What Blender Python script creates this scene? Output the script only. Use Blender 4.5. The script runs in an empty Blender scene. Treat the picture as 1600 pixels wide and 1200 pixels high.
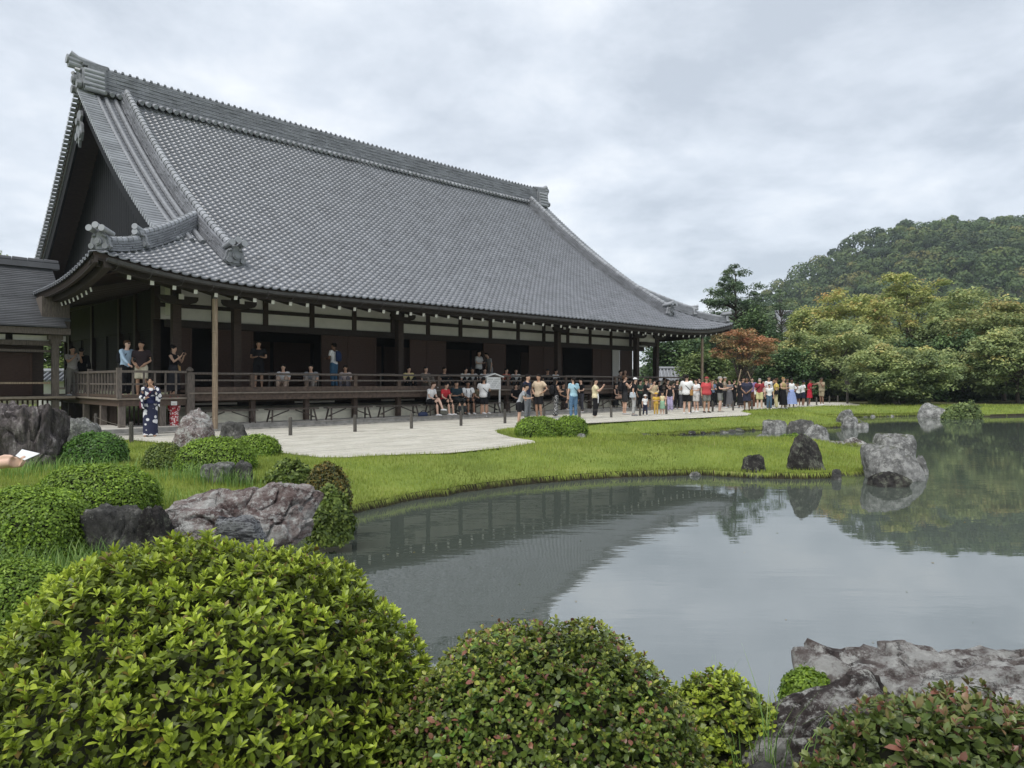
import bpy, bmesh, math, random
import numpy as np
from mathutils import Vector, Matrix, noise as mnoise
from mathutils.geometry import delaunay_2d_cdt

R = math.radians
scene = bpy.context.scene
COL = scene.collection
rng = np.random.default_rng(11)
random.seed(5)

# ------------------------------------------------------------------ camera
F = 1110.0          # focal length in photo pixels (photo is 1600 wide)
EYE = 1.5
HORIZON = 597.0
cam_d = bpy.data.cameras.new('camera')
cam_d.sensor_width = 36.0
cam_d.lens = F / 1600.0 * 36.0
cam_d.clip_start = 0.05
cam_d.clip_end = 6000.0
cam = bpy.data.objects.new('camera', cam_d)
COL.objects.link(cam)
cam.location = (0, 0, EYE)
cam.rotation_euler = (R(90) - math.atan((600.0 - HORIZON) / F), 0, 0)
scene.camera = cam

# ------------------------------------------------------------------ sky, sun, exposure
SUN_EL, SUN_AZ = 58.0, 215.0     # azimuth clockwise from +Y
world = bpy.data.worlds.new('World')
scene.world = world
world.use_nodes = True
nt = world.node_tree
nt.nodes.clear()
wn = nt.nodes.new
out = wn('ShaderNodeOutputWorld')
sky = wn('ShaderNodeTexSky'); sky.sky_type = 'NISHITA'; sky.sun_disc = False
sky.sun_elevation = R(SUN_EL); sky.sun_rotation = R(SUN_AZ)
bg1 = wn('ShaderNodeBackground'); bg1.inputs['Strength'].default_value = 0.10
nt.links.new(sky.outputs[0], bg1.inputs['Color'])
tc = wn('ShaderNodeTexCoord')
sep = wn('ShaderNodeSeparateXYZ'); nt.links.new(tc.outputs['Generated'], sep.inputs[0])
mx = wn('ShaderNodeMath'); mx.operation = 'MAXIMUM'; mx.inputs[1].default_value = 0.0
nt.links.new(sep.outputs[2], mx.inputs[0])
ad = wn('ShaderNodeMath'); ad.operation = 'ADD'; ad.inputs[1].default_value = 0.22
nt.links.new(mx.outputs[0], ad.inputs[0])
dv1 = wn('ShaderNodeMath'); dv1.operation = 'DIVIDE'; nt.links.new(sep.outputs[0], dv1.inputs[0]); nt.links.new(ad.outputs[0], dv1.inputs[1])
dv2 = wn('ShaderNodeMath'); dv2.operation = 'DIVIDE'; nt.links.new(sep.outputs[1], dv2.inputs[0]); nt.links.new(ad.outputs[0], dv2.inputs[1])
cmb = wn('ShaderNodeCombineXYZ'); nt.links.new(dv1.outputs[0], cmb.inputs[0]); nt.links.new(dv2.outputs[0], cmb.inputs[1])
cmb.inputs[2].default_value = 3.7
n1 = wn('ShaderNodeTexNoise'); n1.inputs['Scale'].default_value = 1.5; n1.inputs['Detail'].default_value = 9
n1.inputs['Roughness'].default_value = 0.60; n1.inputs['Distortion'].default_value = 0.15
nt.links.new(cmb.outputs[0], n1.inputs['Vector'])
rp = wn('ShaderNodeValToRGB')
els = rp.color_ramp.elements
els[0].position = 0.36; els[0].color = (0.315, 0.345, 0.385, 1)
els[1].position = 0.66; els[1].color = (0.56, 0.575, 0.59, 1)
e = els.new(0.50); e.color = (0.42, 0.45, 0.49, 1)
nt.links.new(n1.outputs['Fac'], rp.inputs[0])
bg2 = wn('ShaderNodeBackground'); bg2.inputs['Strength'].default_value = 1.0
nt.links.new(rp.outputs[0], bg2.inputs['Color'])
mxs = wn('ShaderNodeMixShader'); mxs.inputs[0].default_value = 0.9
nt.links.new(bg1.outputs[0], mxs.inputs[1]); nt.links.new(bg2.outputs[0], mxs.inputs[2])
nt.links.new(mxs.outputs[0], out.inputs['Surface'])

sun_d = bpy.data.lights.new('sun', 'SUN')
sun_d.energy = 1.5; sun_d.angle = R(35); sun_d.color = (1.0, 0.97, 0.92)
sun = bpy.data.objects.new('sun', sun_d); COL.objects.link(sun)
sdir = Vector((math.sin(R(SUN_AZ)) * math.cos(R(SUN_EL)), math.cos(R(SUN_AZ)) * math.cos(R(SUN_EL)), math.sin(R(SUN_EL))))
sun.rotation_euler = sdir.to_track_quat('Z', 'Y').to_euler()

vs = scene.view_settings
vs.view_transform = 'Standard'; vs.look = 'None'; vs.gamma = 1.0; vs.use_curve_mapping = False
vs.exposure = 1.0
scene.render.resolution_x = 1024; scene.render.resolution_y = 768
scene.render.engine = 'CYCLES'

# ------------------------------------------------------------------ frames of reference
# temple frame: origin at the near bamboo pole, x along the facade, y into the building
P0 = Vector((-9.28, 22.2, 0.0))
ANG = math.atan2(1110.0, 1130.0)
U = Vector((math.cos(ANG), math.sin(ANG), 0)); V = Vector((-U.y, U.x, 0))
TM = Matrix.Translation(P0) @ Matrix.Rotation(ANG, 4, 'Z')
def W(s, t, z=0.0): return P0 + U * s + V * t + Vector((0, 0, z))
def ST(X, Y):
    d = Vector((X, Y, 0)) - P0
    return d.dot(U), d.dot(V)
def G(x, y, z=0.0):            # photo pixel on a level at height z -> point
    Y = F * (EYE - z) / (y - HORIZON)
    return Vector(((x - 800.0) / F * Y, Y, z))
def D(x, y, Y):                # photo pixel at distance Y -> point
    return Vector(((x - 800.0) / F * Y, Y, EYE + (HORIZON - y) / F * Y))
def onT(x, t, z=0.0):          # photo column meeting the plane t = const of the temple frame
    d = Vector(((x - 800.0) / F, 1.0, 0)); k = (t - ST(0, 0)[1]) / d.dot(V)
    p = d * k; return Vector((p.x, p.y, z))
def onTs(x, t): p = onT(x, t); return ST(p.x, p.y)[0]

# ------------------------------------------------------------------ object helpers
def tag(o, label=None, cat=None, group=None, kind=None):
    if label: o['label'] = label
    if cat: o['category'] = cat
    if group: o['group'] = group
    if kind: o['kind'] = kind
    return o
def empty(name, loc=(0, 0, 0), rz=0.0):
    o = bpy.data.objects.new(name, None); COL.objects.link(o)
    o.location = loc; o.rotation_euler = (0, 0, rz); o.empty_display_size = 0.2
    return o
def link(name, me, parent=None, mat4=None):
    o = bpy.data.objects.new(name, me); COL.objects.link(o)
    if parent is not None: o.parent = parent
    if mat4 is not None: o.matrix_local = mat4
    return o
def copy_tree(o, parent=None):
    c = o.copy(); COL.objects.link(c); c.parent = parent
    for ch in o.children: copy_tree(ch, c)
    return c

def frame(d, up=Vector((0, 0, 1))):
    d = d.normalized()
    if abs(d.dot(up)) > 0.97: up = Vector((0, 1, 0))
    a = d.cross(up).normalized(); b = a.cross(d).normalized()
    return a, b

class MB:
    def __init__(s): s.v = []; s.f = []; s.m = []
    def add(s, vs, fs, mi=0):
        o = len(s.v); s.v += [tuple(p) for p in vs]
        for f in fs: s.f.append(tuple(i + o for i in f)); s.m.append(mi)
    def box(s, c, d, mi=0, rz=0.0, M=None, taper=1.0):
        x, y, z = d[0] / 2, d[1] / 2, d[2] / 2
        ps = [Vector((a * x * (taper if k > 0 else 1), b * y * (taper if k > 0 else 1), k * z)) for k in (-1, 1) for a, b in ((-1, -1), (1, -1), (1, 1), (-1, 1))]
        if rz: 
            rm = Matrix.Rotation(rz, 3, 'Z'); ps = [rm @ p for p in ps]
        if M is not None: ps = [M @ p for p in ps]
        ps = [p + Vector(c) for p in ps]
        s.add(ps, [(3, 2, 1, 0), (4, 5, 6, 7), (0, 1, 5, 4), (1, 2, 6, 5), (2, 3, 7, 6), (3, 0, 4, 7)], mi)
        return s
    def bbox(s, a, b, mi=0):
        return s.box(((a[0] + b[0]) / 2, (a[1] + b[1]) / 2, (a[2] + b[2]) / 2), (abs(b[0] - a[0]), abs(b[1] - a[1]), abs(b[2] - a[2])), mi)
    def bar(s, p, q, w, h, mi=0, up=Vector((0, 0, 1))):
        p = Vector(p); q = Vector(q); a, b = frame(q - p, up)
        ps = [c + a * (w / 2 * i) + b * (h / 2 * j) for c in (p, q) for i, j in ((-1, -1), (1, -1), (1, 1), (-1, 1))]
        s.add(ps, [(0, 1, 2, 3), (7, 6, 5, 4), (4, 5, 1, 0), (5, 6, 2, 1), (6, 7, 3, 2), (7, 4, 0, 3)], mi)
        return s
    def tube(s, pts, rad, n=8, mi=0, cap=True, flat=1.0, up=Vector((0, 0, 1))):
        pts = [Vector(p) for p in pts]
        if not hasattr(rad, '__len__'): rad = [rad] * len(pts)
        vs = []
        for i, p in enumerate(pts):
            d = pts[min(i + 1, len(pts) - 1)] - pts[max(i - 1, 0)]
            a, b = frame(d, up)
            for k in range(n):
                th = 2 * math.pi * k / n
                vs.append(p + a * (math.cos(th) * rad[i]) + b * (math.sin(th) * rad[i] * flat))
        fs = []
        for i in range(len(pts) - 1):
            for k in range(n):
                fs.append((i * n + k, i * n + (k + 1) % n, (i + 1) * n + (k + 1) % n, (i + 1) * n + k))
        if cap:
            fs.append(tuple(range(n - 1, -1, -1))); fs.append(tuple((len(pts) - 1) * n + k for k in range(n)))
        s.add(vs, fs, mi)
        return s
    def rings(s, rs, n=12, mi=0, cap=True):      # rs: (x, y, z, rx, ry)
        vs = []
        for x, y, z, rx, ry in rs:
            for k in range(n):
                th = 2 * math.pi * k / n
                vs.append((x + math.cos(th) * rx, y + math.sin(th) * ry, z))
        fs = []
        for i in range(len(rs) - 1):
            for k in range(n):
                fs.append((i * n + k, i * n + (k + 1) % n, (i + 1) * n + (k + 1) % n, (i + 1) * n + k))
        if cap:
            fs.append(tuple(range(n - 1, -1, -1))); fs.append(tuple((len(rs) - 1) * n + k for k in range(n)))
        s.add(vs, fs, mi)
        return s
    def sweep(s, pts, prof, mi=0, A=None, closed=True, cap=True):
        """profile (a, n) swept along pts; A = fixed side direction, n = perpendicular to path and A"""
        pts = [Vector(p) for p in pts]; vs = []; n = len(prof)
        for i, p in enumerate(pts):
            d = (pts[min(i + 1, len(pts) - 1)] - pts[max(i - 1, 0)]).normalized()
            a = A if A is not None else frame(d)[0]
            b = a.cross(d).normalized()
            if b.z < 0: b = -b
            for x, y in prof: vs.append(p + a * x + b * y)
        fs = []
        for i in range(len(pts) - 1):
            for k in range(n if closed else n - 1):
                fs.append((i * n + k, i * n + (k + 1) % n, (i + 1) * n + (k + 1) % n, (i + 1) * n + k))
        if cap and closed:
            fs.append(tuple(range(n - 1, -1, -1))); fs.append(tuple((len(pts) - 1) * n + k for k in range(n)))
        s.add(vs, fs, mi)
        return s
    def prism(s, outline, d, mi=0):              # outline in 3D, extruded by d
        n = len(outline); d = Vector(d)
        vs = [Vector(p) for p in outline] + [Vector(p) + d for p in outline]
        fs = [tuple(range(n - 1, -1, -1)), tuple(range(n, 2 * n))] + [(k, (k + 1) % n, n + (k + 1) % n, n + k) for k in range(n)]
        s.add(vs, fs, mi)
        return s
    def mesh(s, name, mats, smooth=False, fix=True):
        me = bpy.data.meshes.new(name); me.from_pydata(s.v, [], s.f)
        for m in (mats if isinstance(mats, (list, tuple)) else [mats]): me.materials.append(m)
        me.polygons.foreach_set('material_index', s.m)
        if fix:
            bm = bmesh.new(); bm.from_mesh(me); bmesh.ops.recalc_face_normals(bm, faces=bm.faces); bm.to_mesh(me); bm.free()
        if smooth: me.polygons.foreach_set('use_smooth', [True] * len(me.polygons))
        me.update()
        return me
    def build(s, name, mats, parent=None, smooth=False, mat4=None, fix=True):
        return link(name, s.mesh(name, mats, smooth, fix), parent, mat4)

def scatter_mesh(name, tv, tf, mats4, rnd=None, mat=None, smooth=False):
    """one mesh from a template repeated under N 4x4 (or 3x4) matrices; rnd = value per copy"""
    tv = np.asarray(tv, float); N = len(mats4); nv = len(tv)
    m = np.asarray(mats4, float)
    P = np.einsum('nij,vj->nvi', m[:, :3, :3], tv) + m[:, None, :3, 3]
    lens = [len(f) for f in tf]; loops = np.concatenate([np.array(f) for f in tf])
    L = (loops[None, :] + (np.arange(N) * nv)[:, None]).ravel()
    me = bpy.data.meshes.new(name)
    me.vertices.add(N * nv); me.vertices.foreach_set('co', P.ravel())
    me.loops.add(len(L)); me.loops.foreach_set('vertex_index', L.astype(np.int32))
    tot = np.tile(np.array(lens), N); st = np.concatenate([[0], np.cumsum(tot)[:-1]])
    me.polygons.add(len(tot)); me.polygons.foreach_set('loop_start', st.astype(np.int32)); me.polygons.foreach_set('loop_total', tot.astype(np.int32))
    if smooth: me.polygons.foreach_set('use_smooth', np.ones(len(tot), bool))
    if rnd is not None:
        at = me.attributes.new('rnd', 'FLOAT', 'POINT'); at.data.foreach_set('value', np.repeat(np.asarray(rnd, float), nv))
    me.update(calc_edges=True)
    if mat: me.materials.append(mat)
    return me

def rot_basis(nrm, ang, tilt=None):
    """Nx3x3 with local z along nrm and a spin ang about it"""
    n = nrm / np.linalg.norm(nrm, axis=1, keepdims=True)
    ref = np.where(np.abs(n[:, 2:3]) > 0.9, np.array([[1., 0, 0]]), np.array([[0., 0, 1]]))
    a = np.cross(ref, n); a /= np.linalg.norm(a, axis=1, keepdims=True); b = np.cross(n, a)
    c, s = np.cos(ang)[:, None], np.sin(ang)[:, None]
    x = a * c + b * s; y = -a * s + b * c
    return np.stack([x, y, n], axis=2)
def m34(B, P, S=1.0):
    m = np.zeros((len(P), 3, 4)); S = np.asarray(S, float)
    m[:, :, :3] = B * (S.reshape(-1, 1, 1) if S.ndim else S); m[:, :, 3] = P
    return m
def in_poly(px, py, poly):
    poly = np.asarray(poly, float); x, y = poly[:, 0], poly[:, 1]
    res = np.zeros(len(px), bool); j = len(poly) - 1
    for i in range(len(poly)):
        c = ((y[i] > py) != (y[j] > py)) & (px < (x[j] - x[i]) * (py - y[i]) / (y[j] - y[i] + 1e-12) + x[i])
        res ^= c; j = i
    return res
def poly_dist(px, py, poly):
    poly = np.asarray(poly, float); d = np.full(len(px), 1e9); j = len(poly) - 1
    for i in range(len(poly)):
        ax, ay = poly[j]; bx, by = poly[i]; dx, dy = bx - ax, by - ay
        t = np.clip(((px - ax) * dx + (py - ay) * dy) / (dx * dx + dy * dy + 1e-12), 0, 1)
        d = np.minimum(d, np.hypot(px - ax - t * dx, py - ay - t * dy)); j = i
    return d
def smooth_poly(pts, it=2):
    for _ in range(it):
        q = []
        for i in range(len(pts)):
            a, b = pts[i], pts[(i + 1) % len(pts)]
            q += [(a[0] * .75 + b[0] * .25, a[1] * .75 + b[1] * .25), (a[0] * .25 + b[0] * .75, a[1] * .25 + b[1] * .75)]
        pts = q
    return pts

# ------------------------------------------------------------------ materials
def new_mat(name):
    m = bpy.data.materials.new(name); m.use_nodes = True
    n = m.node_tree.nodes; b = n.get('Principled BSDF')
    return m, m.node_tree, b
def ramp(nt, stops):
    r = nt.nodes.new('ShaderNodeValToRGB'); el = r.color_ramp.elements
    el[0].position, el[0].color = stops[0][0], (*stops[0][1], 1); el[1].position, el[1].color = stops[-1][0], (*stops[-1][1], 1)
    for p, c in stops[1:-1]:
        e = el.new(p); e.color = (*c, 1)
    return r
def coords(nt, kind='Object', scale=(1, 1, 1)):
    t = nt.nodes.new('ShaderNodeTexCoord'); mp = nt.nodes.new('ShaderNodeMapping'); mp.inputs['Scale'].default_value = scale
    nt.links.new(t.outputs[kind], mp.inputs['Vector']); return mp
def noise_n(nt, vec, scale, detail=5, rough=.55, dist=0.0):
    n = nt.nodes.new('ShaderNodeTexNoise'); n.inputs['Scale'].default_value = scale; n.inputs['Detail'].default_value = detail
    n.inputs['Roughness'].default_value = rough; n.inputs['Distortion'].default_value = dist
    nt.links.new(vec.outputs[0], n.inputs['Vector']); return n
def bump(nt, b, h, strength, dist=0.02, prev=None):
    bp = nt.nodes.new('ShaderNodeBump'); bp.inputs['Strength'].default_value = strength; bp.inputs['Distance'].default_value = dist
    nt.links.new(h, bp.inputs['Height'])
    if prev is not None: nt.links.new(prev.outputs[0], bp.inputs['Normal'])
    nt.links.new(bp.outputs[0], b.inputs['Normal']); return bp
def cmul(c, k): return tuple(max(0, min(1, x * k)) for x in c)
def pmat(name, col, rough=.7, var=.25, scale=6, stretch=(1, 1, 1), bs=0.0, bscale=60, spec=.4, col2=None, objvar=0.0, kind='Object'):
    m, nt, b = new_mat(name)
    mp = coords(nt, kind, stretch); n = noise_n(nt, mp, scale, 6, .6)
    r = ramp(nt, [(.3, cmul(col, 1 - var)), (.7, col2 if col2 else cmul(col, 1 + var))])
    nt.links.new(n.outputs['Fac'], r.inputs[0]); src = r.outputs[0]
    if objvar:
        oi = nt.nodes.new('ShaderNodeObjectInfo'); mr = nt.nodes.new('ShaderNodeMapRange')
        mr.inputs['To Min'].default_value = 1 - objvar; mr.inputs['To Max'].default_value = 1 + objvar
        nt.links.new(oi.outputs['Random'], mr.inputs['Value'])
        hs = nt.nodes.new('ShaderNodeHueSaturation'); nt.links.new(mr.outputs[0], hs.inputs['Value']); nt.links.new(src, hs.inputs['Color']); src = hs.outputs[0]
    nt.links.new(src, b.inputs['Base Color'])
    b.inputs['Roughness'].default_value = rough; b.inputs['Specular IOR Level'].default_value = spec
    if bs:
        n2 = noise_n(nt, mp, bscale, 4, .6); bump(nt, b, n2.outputs['Fac'], bs, .01)
    return m
def leaf_mat(name, stops, rough=.45, trans=.3, obj=False, spec=.35, var=.25, nscale=3.0):
    """colour from the per-leaf value (or per-object random), with patchy variation over the plant"""
    m, nt, b = new_mat(name)
    if obj:
        a = nt.nodes.new('ShaderNodeObjectInfo'); o = a.outputs['Random']
    else:
        a = nt.nodes.new('ShaderNodeAttribute'); a.attribute_name = 'rnd'; o = a.outputs['Fac']
    r = ramp(nt, [(a_, cmul(c_, 1.25)) for a_, c_ in stops]); nt.links.new(o, r.inputs[0])
    t = nt.nodes.new('ShaderNodeNewGeometry'); n = noise_n(nt, t, nscale, 3)
    mr = nt.nodes.new('ShaderNodeMapRange'); mr.inputs['From Min'].default_value = .3; mr.inputs['From Max'].default_value = .7
    mr.inputs['To Min'].default_value = 1 - var; mr.inputs['To Max'].default_value = 1 + var
    nt.links.new(n.outputs['Fac'], mr.inputs['Value'])
    hs = nt.nodes.new('ShaderNodeHueSaturation'); nt.links.new(r.outputs[0], hs.inputs['Color']); nt.links.new(mr.outputs[0], hs.inputs['Value'])
    nt.links.new(hs.outputs[0], b.inputs['Base Color']); b.inputs['Roughness'].default_value = rough; b.inputs['Specular IOR Level'].default_value = spec
    tr = nt.nodes.new('ShaderNodeBsdfTranslucent'); nt.links.new(hs.outputs[0], tr.inputs['Color'])
    ms = nt.nodes.new('ShaderNodeMixShader'); ms.inputs[0].default_value = trans
    o2 = nt.nodes.get('Material Output')
    nt.links.new(b.outputs[0], ms.inputs[1]); nt.links.new(tr.outputs[0], ms.inputs[2]); nt.links.new(ms.outputs[0], o2.inputs['Surface'])
    return m
def ao_free(x): return x
# ------------------------------------------------------------------ shared materials
M = {}
def wood(name, col, rough=.7, var=.35, st=(2, 2, 14), **k): M[name] = pmat(name, col, rough, var, 3.0, st, .25, 20, objvar=.12, **k)
wood('dark_wood', (.040, .026, .019))
wood('beam_wood', (.030, .022, .018), st=(14, 14, 2))
wood('door_wood', (.058, .031, .022), var=.3, st=(3, 3, 20))
wood('veranda_wood', (.085, .058, .043), var=.4, st=(3, 30, 3))
wood('edge_wood', (.24, .20, .16), var=.35, st=(1.5, 10, 10))
wood('grey_wood', (.12, .10, .085), var=.4, st=(12, 12, 2))
wood('bench_wood', (.060, .047, .038), var=.35, st=(6, 6, 6))
wood('gable_wood', (.011, .011, .013), st=(3, 18, 1), spec=.2)
M['post_wood'] = pmat('post_wood', (.085, .078, .068), .85, .4, 9, (4, 4, 1), .3, 40, objvar=.15)
M['plaster'] = pmat('plaster', (.66, .65, .62), .9, .10, 2.0, bs=.1, bscale=30)
M['base_plaster'] = pmat('base_plaster', (.70, .67, .54), .9, .22, 1.6, (1, 1, 2), .15, 20)
M['white_paint'] = pmat('white_paint', (.72, .72, .70), .7, .08, 5)
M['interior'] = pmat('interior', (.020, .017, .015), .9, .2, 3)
M['paper'] = pmat('paper', (.50, .49, .46), .9, .06, 3)
M['metal_dark'] = pmat('metal_dark', (.045, .042, .042), .45, .3, 6, spec=.5)
M['terrace'] = pmat('terrace', (.43, .41, .37), .9, .15, 3, bs=.2, bscale=80)
M['kerb'] = pmat('kerb', (.25, .24, .22), .9, .35, 4, bs=.3, bscale=30)
M['rope'] = pmat('rope', (.11, .10, .08), .9, .2, 30)

def tile_mat(name, base, rough, attr=None, objrand=False, spec=.6, coat=0.0):
    m, nt, b = new_mat(name)
    g = nt.nodes.new('ShaderNodeNewGeometry'); n = noise_n(nt, g, 1.3, 7, .65)
    r = ramp(nt, [(.3, cmul(base, .74)), (.52, base), (.75, cmul(base, 1.18))]); nt.links.new(n.outputs['Fac'], r.inputs[0])
    src = r.outputs[0]
    if objrand: o = nt.nodes.new('ShaderNodeObjectInfo').outputs['Random']
    else:
        a = nt.nodes.new('ShaderNodeAttribute'); a.attribute_name = 'rnd'; o = a.outputs['Fac']
    mr = nt.nodes.new('ShaderNodeMapRange'); mr.inputs['To Min'].default_value = .80; mr.inputs['To Max'].default_value = 1.16
    nt.links.new(o, mr.inputs['Value'])
    hs = nt.nodes.new('ShaderNodeHueSaturation'); nt.links.new(mr.outputs[0], hs.inputs['Value']); nt.links.new(src, hs.inputs['Color'])
    nt.links.new(hs.outputs[0], b.inputs['Base Color'])
    n3 = noise_n(nt, g, 9, 4); mr2 = nt.nodes.new('ShaderNodeMapRange'); mr2.inputs['To Min'].default_value = rough - .1; mr2.inputs['To Max'].default_value = rough + .15
    nt.links.new(n3.outputs['Fac'], mr2.inputs['Value']); nt.links.new(mr2.outputs[0], b.inputs['Roughness'])
    b.inputs['Specular IOR Level'].default_value = spec
    return m
M['shingle'] = tile_mat('shingle', (.075, .077, .083), .55, objrand=True, spec=.3)
M['tile'] = tile_mat('roof_tile', (.165, .172, .190), .30, spec=.8)
M['tile_obj'] = tile_mat('roof_tile_single', (.165, .172, .190), .30, objrand=True, spec=.8)
M['ridge_tile'] = tile_mat('ridge_tile', (.20, .207, .225), .42)
M['cap_tile'] = tile_mat('cap_tile', (.27, .28, .30), .38, objrand=True)
M['oni'] = pmat('ornament_tile', (.19, .197, .21), .45, .3, 9, bs=.2, bscale=30, spec=.5)

def bamboo_mat():
    m, nt, b = new_mat('bamboo')
    mp = coords(nt, 'Object', (1, 1, 1)); n = noise_n(nt, coords(nt, 'Object', (12, 12, .8)), 3, 5)
    r = ramp(nt, [(.3, (.16, .115, .075)), (.6, (.30, .225, .15)), (.8, (.40, .32, .23))]); nt.links.new(n.outputs['Fac'], r.inputs[0])
    nt.links.new(r.outputs[0], b.inputs['Base Color']); b.inputs['Roughness'].default_value = .5
    return m
M['bamboo'] = bamboo_mat()

def gravel_mat():
    m, nt, b = new_mat('white_gravel')
    mp = coords(nt, 'Object'); sp = nt.nodes.new('ShaderNodeSeparateXYZ'); nt.links.new(mp.outputs[0], sp.inputs[0])
    vo = nt.nodes.new('ShaderNodeTexVoronoi'); vo.inputs['Scale'].default_value = 55; nt.links.new(mp.outputs[0], vo.inputs['Vector'])
    n = noise_n(nt, mp, 1.1, 5); n2 = noise_n(nt, mp, 30, 5, .7)
    r = ramp(nt, [(.32, (.36, .335, .275)), (.5, (.59, .56, .48)), (.72, (.74, .71, .64))])
    mxn = nt.nodes.new('ShaderNodeMix'); mxn.inputs[0].default_value = .35
    nt.links.new(n2.outputs['Fac'], mxn.inputs[2]); nt.links.new(n.outputs['Fac'], mxn.inputs[3]); nt.links.new(mxn.outputs[0], r.inputs[0])
    nt.links.new(r.outputs[0], b.inputs['Base Color']); b.inputs['Roughness'].default_value = .95
    wv = nt.nodes.new('ShaderNodeTexWave'); wv.bands_direction = 'Y'; wv.inputs['Scale'].default_value = .34; wv.inputs['Distortion'].default_value = 1.6
    wv.inputs['Detail'].default_value = 2; wv.inputs['Detail Scale'].default_value = 2.5
    nt.links.new(mp.outputs[0], wv.inputs['Vector'])
    b1 = bump(nt, b, wv.outputs['Fac'], 1.0, .22)
    b2 = bump(nt, b, n2.outputs['Fac'], .9, .03, b1)
    bump(nt, b, vo.outputs['Distance'], .8, .02, b2)
    return m
M['gravel'] = gravel_mat()
def gutter_mat():
    m, nt, b = new_mat('gutter_pebbles')
    mp = coords(nt, 'Object'); vo = nt.nodes.new('ShaderNodeTexVoronoi'); vo.inputs['Scale'].default_value = 16; nt.links.new(mp.outputs[0], vo.inputs['Vector'])
    r = ramp(nt, [(0, (.06, .06, .058)), (.5, (.17, .165, .155)), (1, (.38, .37, .34))])
    sx = nt.nodes.new('ShaderNodeSeparateXYZ'); nt.links.new(vo.outputs['Color'], sx.inputs[0]); nt.links.new(sx.outputs[0], r.inputs[0])
    nt.links.new(r.outputs[0], b.inputs['Base Color']); b.inputs['Roughness'].default_value = .85
    bump(nt, b, vo.outputs['Distance'], .9, .03)
    return m
M['gutter'] = gutter_mat()
def ground_mat():
    m, nt, b = new_mat('lawn_soil')
    g = nt.nodes.new('ShaderNodeNewGeometry')
    n = noise_n(nt, g, .7, 6, .6); n2 = noise_n(nt, g, 14, 5, .65)
    r = ramp(nt, [(.3, (.10, .14, .028)), (.5, (.155, .205, .040)), (.7, (.21, .245, .058))]); nt.links.new(n.outputs['Fac'], r.inputs[0])
    r2 = ramp(nt, [(.35, (.018, .016, .011)), (.7, (.060, .050, .028))]); nt.links.new(n2.outputs['Fac'], r2.inputs[0])
    sp = nt.nodes.new('ShaderNodeSeparateXYZ'); nt.links.new(g.outputs['Normal'], sp.inputs[0])
    mr = nt.nodes.new('ShaderNodeMapRange'); mr.inputs['From Min'].default_value = .45; mr.inputs['From Max'].default_value = .70; nt.links.new(sp.outputs[2], mr.inputs['Value'])
    sz = nt.nodes.new('ShaderNodeSeparateXYZ'); nt.links.new(g.outputs['Position'], sz.inputs[0])
    mr3 = nt.nodes.new('ShaderNodeMapRange'); mr3.inputs['From Min'].default_value = -.43; mr3.inputs['From Max'].default_value = -.37; nt.links.new(sz.outputs[2], mr3.inputs['Value'])
    mu = nt.nodes.new('ShaderNodeMath'); mu.operation = 'MULTIPLY'; nt.links.new(mr.outputs[0], mu.inputs[0]); nt.links.new(mr3.outputs[0], mu.inputs[1])
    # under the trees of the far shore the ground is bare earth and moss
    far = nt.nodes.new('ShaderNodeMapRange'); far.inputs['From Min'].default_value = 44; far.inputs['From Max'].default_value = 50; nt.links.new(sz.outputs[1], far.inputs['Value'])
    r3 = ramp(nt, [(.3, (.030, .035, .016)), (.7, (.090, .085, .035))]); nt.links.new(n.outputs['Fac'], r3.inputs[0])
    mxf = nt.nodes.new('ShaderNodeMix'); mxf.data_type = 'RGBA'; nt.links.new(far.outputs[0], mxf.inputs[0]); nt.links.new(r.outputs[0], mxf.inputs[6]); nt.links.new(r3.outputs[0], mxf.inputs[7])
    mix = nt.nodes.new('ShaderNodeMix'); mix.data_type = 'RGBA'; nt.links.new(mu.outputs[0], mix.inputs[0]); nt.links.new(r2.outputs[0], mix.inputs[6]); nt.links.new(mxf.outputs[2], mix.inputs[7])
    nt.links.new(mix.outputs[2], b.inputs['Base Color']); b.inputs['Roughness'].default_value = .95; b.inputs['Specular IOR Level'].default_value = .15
    bump(nt, b, n2.outputs['Fac'], .8, .04)
    return m
M['ground'] = ground_mat()
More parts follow.
